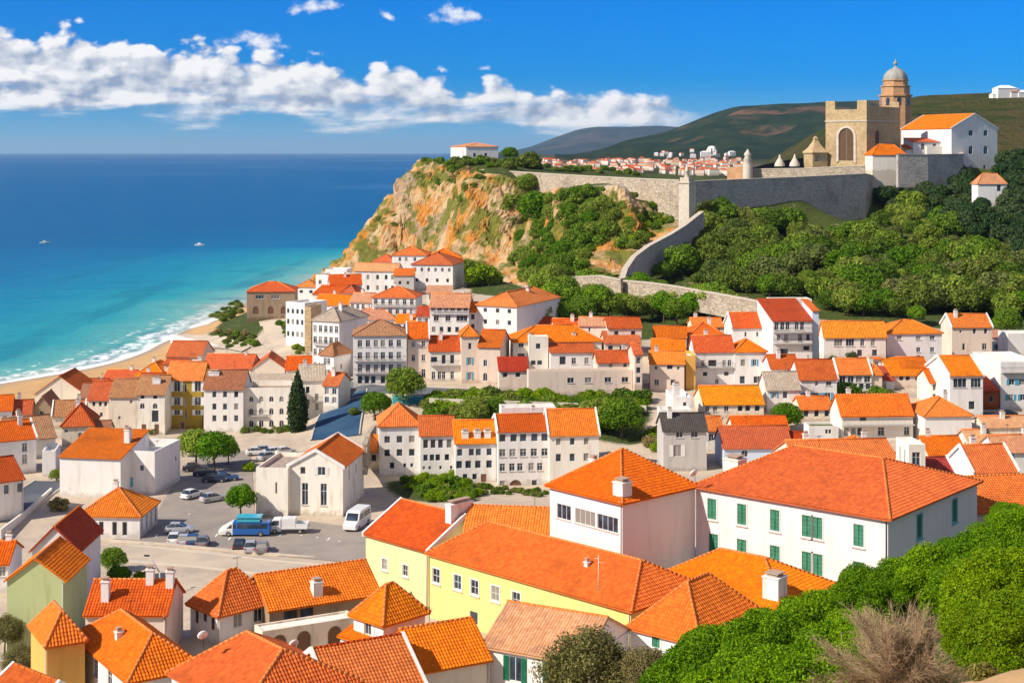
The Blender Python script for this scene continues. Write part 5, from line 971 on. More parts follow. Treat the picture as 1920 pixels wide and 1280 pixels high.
def dome_tower():
    s = 4.3; c = P(1679, 215, s); zb = 54.0; r = empty('domed_tower', (c.x, c.y, zb), 0, 'ochre bell tower with ribbed grey dome behind the castle tower', 'bell tower')
    z = lambda v: CH-(v-HZ)/s-zb
    def octa(mb, rr, z0, z1, n=8, mi=0):
        A = [(rr*math.cos((i+.5)*2*math.pi/n), rr*math.sin((i+.5)*2*math.pi/n)) for i in range(n)]
        for i in range(n): a, b = A[i], A[(i+1) % n]; mb.poly([(*a, z0), (*b, z0), (*b, z1), (*a, z1)], mi=mi)
        mb.poly([(*a, z1) for a in A], mi=mi); mb.poly([(*a, z0) for a in A][::-1], mi=mi)
    m = MB(); octa(m, 6.8, -3, z(181)); octa(m, 7.3, z(181), z(178)); octa(m, 6.1, z(178), z(163)); octa(m, 6.5, z(163), z(161)); octa(m, 5.3, z(161), z(152)); octa(m, 5.7, z(152), z(150)); m.build('drum', M['stonered'], r)
    for k in range(8):
        a = (k)*2*math.pi/8; R_ = 6.8*math.cos(math.pi/8)+.02
        o = arc(1.9, 3.6, 8); f = MB(); f.poly([(p[0], 0, p[1]) for p in o]); f.build('window', M['glass'], r, (R_*math.cos(a), R_*math.sin(a), z(191)), a+math.pi/2)
    d = MB(); hgt = z(126)-z(150); d.lathe([(5.0*math.sqrt(max(0, 1-(q/8)**2))*1.0+(.05 if q == 8 else 0), hgt*.92*q/8) for q in range(8)]+[(1.0, hgt*.93), (.55, hgt*1.05)], 48, (0, 0, z(150)), 0, .07, 8); d.build('dome', M['domegrey'], r)
    f = MB(); f.lathe([(.5, 0), (.35, .9), (.9, 1.2), (.95, 1.9), (.35, 2.4), (.12, 3.6)], 12, (0, 0, z(126))); f.build('finial', M['domegrey'], r)
M['domegrey'] = simple('lead_dome', (.34,.33,.30), .7, 0, .3, .9, .6)
dome_tower()
H('white church with orange gabled roof on the castle hill', 1784, 1870, 240, 327, 51.2, th=-24, uSl=1690, roof='gy', rise=5.6, rf='orange', wall='white', ctrl=False, name='church', cat='church', dmax=70, win=[('f',[1820,1848],[249],2.0,2.4,'arch'),('f',[1820,1848],[281],2.0,3.2,'arch'),('f',[1820,1846],[315],1.2,2.0,'dark'),('l',[1692,1710,1736,1752],[252],2.2,5.0,'dark')], verge=True)
H('little orange hip roofed guard house beside the castle tower', 1636, 1700, 289, 322, 52.5, th=-8, uSl=1622, roof='hip', rise=3.6, rf='orange', wall='ivory', ctrl=False, skirt=6)
H('stepped white side chapel between guard house and church', 1712, 1786, 266, 318, 53, th=-12, d=8, roof='shed', rise=1.6, rf='orange', wall='white', ctrl=False, skirt=6, win=[('f',[1730,1752,1772],[275],1.4,2.6,'arch')])
H('low ivory curved parapet block against the church wall', 1738, 1800, 277, 318, 53, th=-12, d=4, roof='flat', wall='ivory', ctrl=False, skirt=6)
H('small red lean-to roof beside the guard house', 1698, 1726, 279, 318, 53, th=-10, d=4, roof='shed', rise=1.5, rf='rust', wall='ivory', ctrl=False, skirt=6)
H('white house with tan hip roof below the church', 1834, 1888, 343, 382, 42.2, th=-6, uSl=1822, roof='hip', rise=3.2, rf='pale', wall='white', win=[('f',[1873],[353],1.4,2.2,'dark')])
H('large white flat roofed house alone on the cliff top', 874, 934, 275, 306, 54.4, th=-18, uSl=845, roof='hip', rise=1.7, rf='pale', wall='white', win=[('f',[890,911],[291],1.4,2.0,'dark'),('l',[868],[289],1.4,3.2,'dark'),('l',[858],[292],1.0,2.0,'dark')], skirt=7)
H('low white wall hut beside the cliff top house', 941, 962, 299, 306, 54.5, th=-10, d=4, roof='flat', wall='white')
def pinnacles():
    def spire(u, v0, v1, s, rr, label, name, mat, prof):
        b = P(u, v1, s); h = (v1-v0)/s; r = MB(); r.lathe([(rr*a, h*z_) for a, z_ in prof], 12); o = r.build(name, mat, None, (b.x, b.y, b.z)); tag(o, label, 'monument')
    spire(1402, 280, 334, 4.95, 1.9, 'slender pale stone obelisk rising from the rampart', 'obelisk', M['stonepale'], [(1, -.15), (.95, .45), (.75, .62), (.85, .64), (.55, .74), (.72, .80), (.72, .84), (.25, .95), (.1, 1)])
    spire(1462, 290, 312, 4.9, 1.7, 'small pale cone roof nearer the obelisk', 'cone_finial', M['stonepale'], [(1.2, 0), (1.1, .25), (.5, .6), (.3, .7), (.1, 1)])
    spire(1490, 289, 312, 4.9, 1.7, 'small pale cone roof nearer the tented pavilion', 'cone_finial', M['stonepale'], [(1.2, 0), (1.1, .25), (.5, .6), (.3, .7), (.1, 1)])
    s = 4.9; b = P(1529, 310, s); r = empty('tented_pavilion', b, R(20), 'small sandstone pavilion with flared tent roof left of the castle tower', 'pavilion')
    w = MB(); facade_ = [(-3.2, 3.2)]; w.box(-3.2, 3.2, -3.2, 3.2, -2, 4.6); w.build('wall', M['stonewarm'], r)
    for x in (-1.4, 1.4): k = MB(); k.box(-.8, .8, -.03, .05, 0, 2.0); k.build('window', M['glass'], r, (x, -3.2, 1.6))
    t_ = MB()
    pr = [(3.6, 4.6), (3.6, 5.0), (2.2, 6.6), (1.1, 8.6), (.6, 9.8), (.8, 10.1), (.5, 10.8), (.1, 11.2)]
    for (a, z0), (b_, z1) in zip(pr[:-1], pr[1:]):
        for i in range(4):
            c0 = [(-1,-1),(1,-1),(1,1),(-1,1)]; p, q = c0[i], c0[(i+1) % 4]; t_.poly([(p[0]*a, p[1]*a, z0), (q[0]*a, q[1]*a, z0), (q[0]*b_, q[1]*b_, z1), (p[0]*b_, p[1]*b_, z1)])
    t_.build('roof', M['stonewarm'], r)
pinnacles()
# ------------------------------------------------------------------ far towns: tiny houses, each its own object
def far_house(kind, mats):
    m = MB(); w, d, h = kind
    m.box(-w, w, -d, d, -3, h); z = h+.02; e = .3
    c = [(-w-e, -d-e, z), (w+e, -d-e, z), (w+e, d+e, z), (-w-e, d+e, z)]; k = max(0, w-d); p, q = (-k, 0, z+d*.55), (k, 0, z+d*.55)
    if k < .1: q = p
    for f in ([c[0], c[1], q, p], [c[1], c[2], q], [c[2], c[3], p, q], [c[3], c[0], p]):
        f = [v for i, v in enumerate(f) if v not in f[:i]]; m.poly(f, mi=1)
    return m.mesh('far_house', mats)
def far_towns():
    rt = [simple('far_roof_'+str(i), c, .9, 0, .1, .05, .3) for i, c in enumerate(((.56,.13,.035), (.46,.085,.03), (.60,.21,.07)))]
    wl = [plaster('ivory'), plaster('pink'), plaster('cream')]; wl.append(plaster('white'))
    protos = [far_house(k, [wl[i % 3], rt[i % 3]]) for i, k in enumerate(((5,4,5), (7,4,6), (4,4,4), (8,5,7), (6,5,9), (10,4,5)))]
    flat = [far_house((6,4,6), [wl[3], wl[3]]), far_house((9,5,9), [wl[3], wl[3]]), far_house((5,4,5), [wl[3], rt[1]])]
    r = random.Random(5); n = 0
    for k in range(290):
        u = r.uniform(995, 1405); t_ = r.random(); v = 300+27*t_**1.4+ (1405-u)*.004
        Y = np.interp(v, [298, 306, 318, 330], [3500, 2900, 2350, 1950])*r.uniform(.97, 1.03); s = F/Y; p = P(u, v, s)
        o = link('distant_house', r.choice(protos), None, (p.x, p.y, p.z), r.uniform(-.7, .7)); o.scale = [r.uniform(.55, .9)]*3
        tag(o, 'tiny red roofed house in the far town beyond the rampart', 'house', 'houses of the far town')
    for k in range(22):
        u, v = r.choice(((1325, 288), (1350, 292), (1340, 282), (1300, 292), (1262, 290)))
        u += r.gauss(0, 14); v += r.gauss(0, 3); s = .80; p = P(u, v, s)
        o = link('distant_villa', r.choice(flat), None, (p.x, p.y, p.z-1), r.uniform(-.6, .6)); o.scale = [r.uniform(.7, 1.1)]*3
        tag(o, 'tiny white villa scattered below the wooded hill', 'villa', 'white villas below the wooded hill')
    for i, (u, v, sc) in enumerate(((1868,184,.9),(1884,182,1.1),(1902,181,1.2),(1918,183,1.1),(1894,178,.8))):
        p = P(u, v, 2.0); o = link('distant_villa', flat[i % 3], None, (p.x, p.y, p.z-2), .2); o.scale = [sc]*3
        tag(o, 'white villa standing on the ridge at the top right', 'villa', 'white villas on the right ridge')
    for i, (u, v, sc) in enumerate(((1890,300,1.2),(1908,296,1.3),(1926,298,1.2),(1898,318,1.3),(1918,316,1.4),(1886,334,1.1),(1908,338,1.4))):
        p = P(u, v, 2.9-.1*(i < 3)); o = link('hillside_block', flat[i % 3], None, (p.x, p.y, p.z-2), .1); o.scale = [sc]*3
        tag(o, 'white block of flats on the slope right of the church', 'house', 'white flats right of the church')
far_towns()
# ------------------------------------------------------------------ vegetation
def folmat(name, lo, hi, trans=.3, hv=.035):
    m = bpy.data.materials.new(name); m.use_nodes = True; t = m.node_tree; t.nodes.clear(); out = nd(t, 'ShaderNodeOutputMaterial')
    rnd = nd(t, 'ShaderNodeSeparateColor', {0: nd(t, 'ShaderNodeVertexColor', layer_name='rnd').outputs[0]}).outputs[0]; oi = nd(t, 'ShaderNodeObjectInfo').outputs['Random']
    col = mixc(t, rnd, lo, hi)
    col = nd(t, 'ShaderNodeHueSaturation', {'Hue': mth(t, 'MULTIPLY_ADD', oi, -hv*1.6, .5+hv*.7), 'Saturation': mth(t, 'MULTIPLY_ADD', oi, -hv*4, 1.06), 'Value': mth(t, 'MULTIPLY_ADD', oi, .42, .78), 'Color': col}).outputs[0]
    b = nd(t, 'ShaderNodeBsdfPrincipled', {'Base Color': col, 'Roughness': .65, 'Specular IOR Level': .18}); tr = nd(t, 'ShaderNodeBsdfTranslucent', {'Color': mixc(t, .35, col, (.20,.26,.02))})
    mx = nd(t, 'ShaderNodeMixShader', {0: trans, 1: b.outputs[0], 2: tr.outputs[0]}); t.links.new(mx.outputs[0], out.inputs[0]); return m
FO = dict(dark=folmat('leaves_dark', (.045,.095,.008), (.25,.33,.035), .42), mid=folmat('leaves_mid', (.055,.14,.008), (.28,.42,.025), .42), bright=folmat('leaves_bright', (.07,.19,.006), (.30,.46,.018), .36),
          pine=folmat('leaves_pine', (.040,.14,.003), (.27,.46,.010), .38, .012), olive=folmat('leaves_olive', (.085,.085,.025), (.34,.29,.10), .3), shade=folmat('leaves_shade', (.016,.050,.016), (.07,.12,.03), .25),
          lime=folmat('leaves_lime', (.085,.20,.003), (.34,.47,.006), .40, .006), oliv2=folmat('leaves_grey', (.06,.09,.02), (.29,.34,.08), .4), dry=folmat('leaves_dry', (.13,.11,.03), (.34,.28,.07), .2), cyp=folmat('leaves_cypress', (.012,.035,.010), (.045,.075,.018), .15))
BARK = simple('bark', (.12,.085,.055), .95, 0, .1, 4.0, .6); TWIG = simple('dry_twigs', (.36,.25,.15), .95, 0, .1, 1.0, .5)
def leafy(name, lobes, n, size, mat, seed, shell=(.70, 1.04), down=.25, jit=.55, elong=1.0):
    r = np.random.default_rng(seed); C = np.array([l[0] for l in lobes], float); Rr = np.array([l[1] if hasattr(l[1], '__len__') else (l[1],)*3 for l in lobes], float)
    p = Rr.prod(1)**(2/3); k = r.choice(len(lobes), n*2, p=p/p.sum()); d = r.normal(size=(n*2, 3)); d /= np.linalg.norm(d, axis=1)[:, None]
    keep = (d[:, 2] > -.35) | (r.random(n*2) < down); k, d = k[keep][:n], d[keep][:n]; n = len(k)
    f = r.uniform(shell[0]**2, shell[1]**2, n)**.5; pos = C[k]+d*Rr[k]*f[:, None]
    nn = d+r.normal(size=(n, 3))*jit; nn /= np.linalg.norm(nn, axis=1)[:, None]; a = np.cross(nn, r.normal(size=(n, 3))); a /= np.linalg.norm(a, axis=1)[:, None]; b = np.cross(nn, a)
    s = size*r.uniform(.6, 1.35, n)[:, None]; a = a*s*elong; b = b*s*.75
    v = np.stack([pos-a, pos-b*.9+a*.1, pos+a, pos+b*.9+a*.1], 1).reshape(-1, 3).astype(np.float32)
    me = bpy.data.meshes.new(name); me.vertices.add(4*n); me.vertices.foreach_set('co', v.ravel()); me.loops.add(4*n); me.loops.foreach_set('vertex_index', np.arange(4*n, dtype=np.int32))
    me.polygons.add(n); me.polygons.foreach_set('loop_start', np.arange(n, dtype=np.int32)*4); me.materials.append(mat)
    ca = me.color_attributes.new('rnd', 'FLOAT_COLOR', 'POINT'); q = np.repeat(np.clip(.5+.30*r.normal(size=n)+.25*(r.random(len(lobes))[k]-.5), 0, 1), 4).astype(np.float32)
    ca.data.foreach_set('color', np.stack([q, q, q, np.ones_like(q)], 1).ravel()); me.update(); me.validate(); return me
def lobes(seed, n, rr=(.34, .55), flat=.8, zc=0.0, spread=.62, core=.62):
    r = np.random.default_rng(seed); L = [((0, 0, zc), (core, core, core*flat))]
    for i in range(n):
        a = i*2.39996+r.uniform(-.3, .3); zz = 1-1.55*(i+.5)/n; q = math.sqrt(max(0, 1-zz*zz)); k = spread*r.uniform(.82, 1.12); s = r.uniform(*rr)
        L.append(((q*math.cos(a)*k, q*math.sin(a)*k, zc+zz*k*flat), (s, s, s*.85)))
    return L
def trunk_mesh(name, h, r0, seed, spread=.5, n=5, low=-1.5):
    r = random.Random(seed); m = MB(); top = (r.uniform(-.05, .05), r.uniform(-.05, .05), h*.62); m.tube((0, 0, low), (0, 0, 0), r0*1.25, r0, 7, cap=False); m.tube((0, 0, 0), top, r0, r0*.62, 7, cap=False)
    for i in range(n):
        a = i*2*math.pi/n+r.uniform(-.4, .4); e = (math.cos(a)*spread*r.uniform(.6, 1), math.sin(a)*spread*r.uniform(.6, 1), h*r.uniform(.9, 1.12)); md = tuple(.5*(p+q)+(0, 0, .04)[k] for k, (p, q) in enumerate(zip(top, e)))
        m.tube(top, md, r0*.5, r0*.33, 5, cap=False); m.tube(md, e, r0*.33, r0*.12, 5, cap=False)
    return m.mesh(name, BARK)
PRO = {}
def mk(kind, fo, nl, nleaf, size, hc, seeds, flat=.8, r0=.075, **kw):
    for sd_ in seeds:
        PRO.setdefault(kind, []).append((leafy(kind+'_crown', lobes(sd_, nl, kw.get('rr', (.34, .55)), flat, hc, kw.get('spread', .62), kw.get('core', .62)), nleaf, size, FO[fo], sd_, kw.get('shell', (.70, 1.04)), kw.get('down', .25), kw.get('jit', .55), kw.get('elong', 1.0)), trunk_mesh('trunk', hc, r0, sd_)))
mk('oak', 'dark', 13, 4600, .068, .85, (1, 2, 3, 4), .75); mk('oakmid', 'mid', 13, 4600, .068, .85, (5, 6, 7), .75); mk('oliveoak', 'oliv2', 13, 4600, .068, .85, (41, 42), .7); mk('shadeoak', 'shade', 12, 2400, .09, 1.1, (8, 9), .75)
mk('plaza', 'bright', 15, 6500, .062, 1.45, (11, 12, 13), .78); mk('green', 'mid', 16, 7500, .055, 1.05, (14, 15), .78)
mk('shrub', 'mid', 9, 1700, .10, .55, (21, 22, 23), .65); mk('shrubd', 'dark', 9, 1700, .10, .55, (24, 25), .65); mk('shrubl', 'lime', 9, 2200, .09, .6, (26, 27), .65); mk('dryshrub', 'dry', 8, 1500, .10, .5, (28,), .6)
mk('pine', 'pine', 30, 70000, .0215, .85, (31, 32, 33, 38), .85, .06, rr=(.20, .44), spread=.80, core=.62, jit=.85, elong=1.5, shell=(.55, 1.14)); mk('limepine', 'lime', 34, 90000, .0195, .85, (34, 35), .9, .06, rr=(.20, .42), spread=.80, core=.64, jit=.85, elong=1.5, shell=(.55, 1.06))
mk('olive', 'olive', 40, 26000, .024, 1.2, (36, 37), .85, .05, rr=(.18, .36), spread=.70, shell=(.25, 1.12), down=.6)
def plant(kind, loc, scale, label, cat='tree', group=None, name=None, rz=None, sz=1.0, i=None):
    c, tk = random.choice(PRO[kind]) if i is None else PRO[kind][i % len(PRO[kind])]
    r = empty(name or 'tree', loc, random.uniform(0, 6.28) if rz is None else rz, label, cat, group); r.scale = (scale, scale, scale*sz)
    link('crown', c, r); link('trunk', tk, r); return r
def tree_at(kind, u, v, rpx, label, cat='tree', group=None, name=None, sz=1.0, hc=None, s=None, i=None):
    """plant whose crown is centred on the photo pixel; it stands on the ground met below the crown"""
    H_ = {'oak': .85, 'oakmid': .85, 'shadeoak': 1.1, 'oliveoak': .85, 'plaza': 1.45, 'green': 1.05, 'shrub': .55, 'shrubd': .55, 'shrubl': .6, 'dryshrub': .5, 'pine': .85, 'limepine': .85, 'olive': 1.2}[kind]
    if s is None:
        g = ground(u, v+rpx*H_*.9); s = F/g.y
    p = P(u, v, s); k = rpx/s
    return plant(kind, (p.x, p.y, p.z-H_*k*sz), k, label, cat, group, name, None, sz, i)
def scatter(poly, gap, rr, kinds, label, cat, group, name, limit=290, seed=1, y0=0, y1=815, sink=.12):
    r = random.Random(seed); pts = []; out = 0; us = [p[0] for p in poly]; vs = [p[1] for p in poly]
    for k in range(6000):
        u, v = r.uniform(min(us), max(us)), r.uniform(min(vs), max(vs))
        if not bool(inpoly(np.array([u]), np.array([v]), poly)[0]): continue
        if any((u-a)**2+((v-b)*1.5)**2 < gap*gap for a, b in pts): continue
        pts.append((u, v))
    pts.sort(key=lambda q: -q[1])
    for u, v in pts[:limit]:
        g = ground(u, v)
        if not y0 < g.y < y1: continue
        sc = r.uniform(*rr); kd = r.choice(kinds); plant(kd, (g.x, g.y, g.z-sink*sc), sc, label, cat, group, name); out += 1
    return out
# wooded slope under the castle
n1_ = scatter([(1318,400),(1420,424),(1500,442),(1640,446),(1700,400),(1760,420),(1800,470),(1910,500),(1925,560),(1925,612),(1870,600),(1760,590),(1660,598),(1560,592),(1530,565),(1420,560),(1300,535),(1190,522),(1210,505),(1300,455)], 25, (2.8, 6.0), ['oak', 'oak', 'oakmid', 'oakmid', 'oliveoak'], 'dark rounded tree in the dense grove on the slope below the bastion', 'tree', 'grove on the slope below the bastion', 'tree', 290, 3)
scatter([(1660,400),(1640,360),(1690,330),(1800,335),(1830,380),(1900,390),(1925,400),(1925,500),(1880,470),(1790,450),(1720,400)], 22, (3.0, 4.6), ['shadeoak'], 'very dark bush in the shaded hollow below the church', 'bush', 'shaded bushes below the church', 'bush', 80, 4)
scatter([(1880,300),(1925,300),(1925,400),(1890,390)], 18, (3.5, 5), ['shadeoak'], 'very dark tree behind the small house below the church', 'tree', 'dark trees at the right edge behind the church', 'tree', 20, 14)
# grove behind the lower wall
scatter([(985,622),(1010,585),(1060,560),(1130,556),(1180,562),(1260,580),(1345,588),(1352,612),(1290,612),(1205,606),(1090,604),(1000,632)], 22, (3.3, 4.9), ['green', 'plaza', 'green'], 'round green tree in the garden grove behind the lower rubble wall', 'tree', 'garden grove behind the lower wall', 'tree', 60, 5)
# cliff and promontory shrubs
scatter([(965,520),(985,440),(1000,395),(1060,372),(1120,385),(1165,400),(1150,430),(1110,480),(1085,520),(1000,545)], 17, (2.4, 4.2), ['shrub', 'green', 'oakmid'], 'bushy green shrub on the steep bank left of the stair wall', 'bush', 'bushes on the steep bank', 'bush', 110, 6)
scatter([(1165,470),(1190,400),(1230,385),(1272,392),(1275,410),(1250,430),(1210,455),(1180,480)], 16, (2.0, 3.6), ['shrub', 'shrubl', 'oakmid'], 'light green shrub between rampart and stair wall', 'shrub', 'shrubs between rampart and stair wall', 'shrub', 60, 7)
scatter([(1040,358),(1180,372),(1270,388),(1190,392),(1090,380)], 18, (1.6, 2.6), ['shrub', 'shrubd'], 'low shrub at the foot of the rampart wall', 'shrub', 'low shrubs along the rampart foot', 'shrub', 30, 8)
scatter([(765,345),(790,318),(830,318),(895,322),(905,345),(880,385),(850,350),(800,375)], 13, (1.8, 3.6), ['shrub', 'shrubd', 'shrub', 'dryshrub'], 'wind clipped shrub on the brow of the cliff', 'shrub', 'shrubs on the cliff brow', 'shrub', 75, 9)
scatter([(790,308),(840,300),(960,304),(1040,312),(1200,322),(1200,330),(1000,318),(880,312),(800,314)], 13, (2.0, 3.4), ['shrub', 'shrubd'], 'low hedge bush along the top of the rampart', 'bush', 'hedge bushes along the rampart top', 'bush', 70, 10, sink=.3)
scatter([(690,440),(740,390),(800,400),(930,400),(960,450),(880,470),(760,460)], 20, (1.2, 3.0), ['dryshrub', 'shrub', 'shrubd'], 'dry tuft bush clinging to the orange cliff face', 'shrub', 'tufts on the cliff face', 'shrub', 70, 11)
for a in ((990,346,27,'round dark tree with visible trunk standing against the rampart'),(956,288,16,'dark round tree beside the cliff top house')): tree_at('green', a[0], a[1], a[2], a[3], sz=.95)
for a in ((955,383,26,'shrub','round bush halfway down the cliff left of the trees'),(884,352,20,'shrubd','upper dark bush leaning down the cliff edge'),(874,374,18,'shrubd','lower dark bush hanging on the cliff edge'),(1010,392,42,'green','wide shadowed tree on the bank below the round tree'),(905,518,34,'shrubl','yellow green bush at the cliff foot behind the villa'),(880,505,24,'green','dark bush pressed against the villa side wall'),(992,303,26,'shrubd','large dark bush behind the rampart')):
    tree_at(a[3], a[0], a[1], a[2], a[4], 'bush', name='bush')
# seaside garden
scatter([(398,600),(430,572),(448,570),(452,588),(420,604)], 10, (1.3, 2.2), ['shrubd'], 'dark hedge bush at the seaward corner of the lawn', 'bush', 'dark hedge beside the seaside house', 'bush', 20, 12)
scatter([(405,625),(470,625),(480,650),(430,655)], 13, (1.0, 1.7), ['shrub', 'shrubd', 'dryshrub'], 'low shrub on the terraced bank above the beach', 'shrub', 'shrubs on the terraced bank', 'shrub', 24, 13)
scatter([(520,610),(540,605),(575,660),(560,665)], 12, (.8, 1.4), ['shrubl', 'shrub'], 'low green hedge shrub beside the sandy lane', 'shrub', 'hedge shrubs along the sandy lane', 'shrub', 20, 15)
# town trees
for a in (('plaza',368,833,34,'largest bright green tree left of the plaza'),('plaza',402,838,36,'wide bright green tree beside the largest plaza tree'),('plaza',428,842,22,'small bright green tree at the right of the plaza trees'),('plaza',343,833,18,'small bright green tree behind the white block'),
          ('plaza',452,935,30,'bright leaning tree in front of the chapel annex'),('shrubl',466,876,14,'little bright bush near the rubble roof annex'),('green',757,720,39,'big dark green tree standing in the upper road'),('green',704,758,31,'round dark green tree above the orange corner roof'),
          ('shrubd',664,772,12,'small dark bush beside the blue road'),('green',890,766,30,'bushy green tree on the bank behind the white row'),('green',925,765,24,'smaller bushy tree on the bank behind the white row'),('green',1120,778,36,'tall green tree above the red end roof'),('green',1165,782,42,'largest green tree at the right end of the bank'),
          ('green',212,1048,27,'dark round tree beside the ribbed roof'),('green',222,1078,24,'lower dark tree beside the chimneys'),('shrubl',268,1085,20,'yellow green hedge bush under the street lamp'),('shrubl',285,1100,16,'small bright hedge bush behind the tall chimneys'),('olive',8,1185,40,'olive green tree at the left edge in front of the green gable'),('olive',40,1240,40,'lower olive tree in front of the small yellow house'),
          ('shrubl',120,1276,22,'bright bush at the bottom below the yellow house'),('dryshrub',110,948,20,'round yellow bush beside the lane'),('green',106,890,14,'tall dark shrub against the corner of the white block'),('shrub',290,910,17,'dark hedge bush at the corner of the white block'),('shrub',262,915,13,'low hedge bush under the blue shutter'),
          ('green',1476,780,30,'dark green tree beside the planted roof house'),('green',1674,660,15,'upright dark green shrub between two upper houses'),('shrub',1590,735,26,'bushy hedge below the veranda terrace'),('shrub',1650,742,24,'rounded hedge right of the veranda terrace'),('shrub',1545,762,18,'clipped dark hedge above the planted roof'),
          ('plaza',1720,588,18,'bright lime tree behind the amber hip roof'),('green',1888,602,28,'grey green tree at the right edge of the upper row'),('shrubl',800,524,22,'bright green tree on the terrace in front of the villa'),('shrubd',785,583,22,'dark bare bush between the white houses'),('shrubd',1285,1033,14,'dark clipped bush between mansion and school like block'),
          ('shrub',1262,1180,12,'small bush')[:0] or ('shrub',848,1000,1,'')[:0]):
    if a: tree_at(a[0], a[1], a[2], a[3], a[4], 'tree' if a[0] in ('plaza', 'green', 'olive', 'oak') else 'bush', name='tree' if a[0] in ('plaza', 'green', 'olive', 'oak') else 'bush')
scatter([(800,752),(860,748),(1000,752),(1200,756),(1205,772),(1130,812),(1000,800),(900,792),(805,790)], 11, (1.5, 2.6), ['shrub', 'shrubl', 'shrubd'], 'low green shrub on the bank below the upper road', 'shrub', 'shrubs on the bank below the road', 'shrub', 150, 16)
scatter([(758,905),(800,892),(850,895),(900,930),(880,942),(800,940)], 12, (.8, 1.4), ['shrubl', 'shrub'], 'leafy garden shrub in front of the white row', 'shrub', 'garden shrubs before the white row', 'shrub', 60, 17)
scatter([(905,915),(1028,925),(1028,932),(905,926)], 11, (.6, .9), ['shrubd'], 'low dark hedge shrub along the foot of the white row', 'bush', 'hedge along the white row', 'bush', 24, 18)
scatter([(200,800),(310,805),(310,815),(200,812)], 12, (.8, 1.5), ['shrubd'], 'dark scrub bush at the foot of the crumbling facade', 'bush', 'scrub below the crumbling facade', 'bush', 14, 19)
scatter([(460,803),(545,806),(545,812),(460,812)], 12, (.8, 1.2), ['shrubd'], 'dark hedge bush under the arched window house', 'bush', 'hedge under the arched window house', 'bush', 12, 20)
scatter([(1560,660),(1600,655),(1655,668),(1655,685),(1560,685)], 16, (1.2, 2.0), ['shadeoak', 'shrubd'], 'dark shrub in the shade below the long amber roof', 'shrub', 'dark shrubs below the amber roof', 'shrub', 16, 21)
scatter([(1225,800),(1240,795),(1242,850),(1205,840)], 12, (.8, 1.3), ['shrubl', 'dryshrub'], 'pale overgrown bush beside the sooty roof house', 'bush', 'overgrown bushes beside the sooty roof', 'bush', 12, 22)
def cypress():
    m = [((0, 0, z), (r_, r_, .13)) for z, r_ in ((.06,.13),(.14,.16),(.22,.175),(.32,.18),(.42,.175),(.52,.165),(.62,.145),(.72,.12),(.82,.095),(.91,.06),(.98,.03))]
    g = ground(560, 806); s = F/g.y; k = 104/s
    r = empty('cypress', (g.x, g.y-1.5, g.z), 0, 'tall dark cypress in front of the arched window house', 'cypress'); r.scale = (k, k, k)
    link('crown', leafy('cypress_crown', m, 7000, .022, FO['cyp'], 5, (.7, 1.1), 1.0), r); t_ = MB(); t_.tube((0, 0, -.1), (0, 0, .3), .02, .012, 7); t_.build('trunk', BARK, r)
cypress()
# foreground pines, dead bush, olive
k_ = 0
for (u, v, rp, s, lb) in ((1285,1275,74,31,'feathery green pine at the lower left end of the foreground thicket'),(1345,1235,82,32,'feathery green pine just right of the ribbed pyramid roof'),(1395,1290,86,36,'low feathery pine at the bottom edge of the thicket'),(1440,1205,84,33,'broad feathery pine in front of the chimney wing'),(1480,1285,92,38,'dense feathery pine low in the middle of the thicket'),
        (1520,1180,80,32,'feathery pine below the tall white chimney'),(1545,1250,84,37,'dark sided feathery pine left of the dead bush'),(1585,1145,70,30,'feathery pine rising before the mansion facade'),(1640,1112,58,29,'feathery pine under the mansion corner'),(1695,1098,54,29,'rounded feathery pine right of the mansion corner'),(1745,1078,62,29,'feathery pine in front of the blue shaded wall'),
        (1805,1062,62,29,'rounded feathery pine below the small rust roof'),(1865,1040,62,30,'feathery pine above the big lime bush'),(1915,1010,60,30,'feathery pine at the right edge of the picture'),(1835,1105,66,32,'feathery pine wedged behind the lime bush'),(1890,965,34,28,'small pine top below the amber ribbed roof'),(1610,1215,70,37,'shaded feathery pine touching the dead bush')):
    tree_at('pine', u, v+(30 if u < 1600 else 12), rp*1.16, lb, 'pine', None, 'pine_tree', s=s, i=k_); k_ += 1
for (u, v, rp, s, lb) in ((1868,1135,92,46,'big lime green bush at the right edge'),(1905,1210,92,50,'lower lime green bush in the bottom right corner'),(1838,1195,60,48,'small lime green bush beside the dead bush')):
    tree_at('limepine', u, v, rp*1.1, lb, 'bush', None, 'bush', s=s, i=k_); k_ += 1
tree_at('olive', 1105, 1262, 100, 'airy grey green olive tree at the bottom centre', s=27, i=0); tree_at('olive', 1215, 1262, 62, 'smaller airy olive tree beside the ribbed pyramid house', s=27.5, i=1)
tree_at('dryshrub', 1842, 1262, 30, 'golden dry grass tuft on the sandy ground', 'bush', None, 'grass_tuft', s=56)
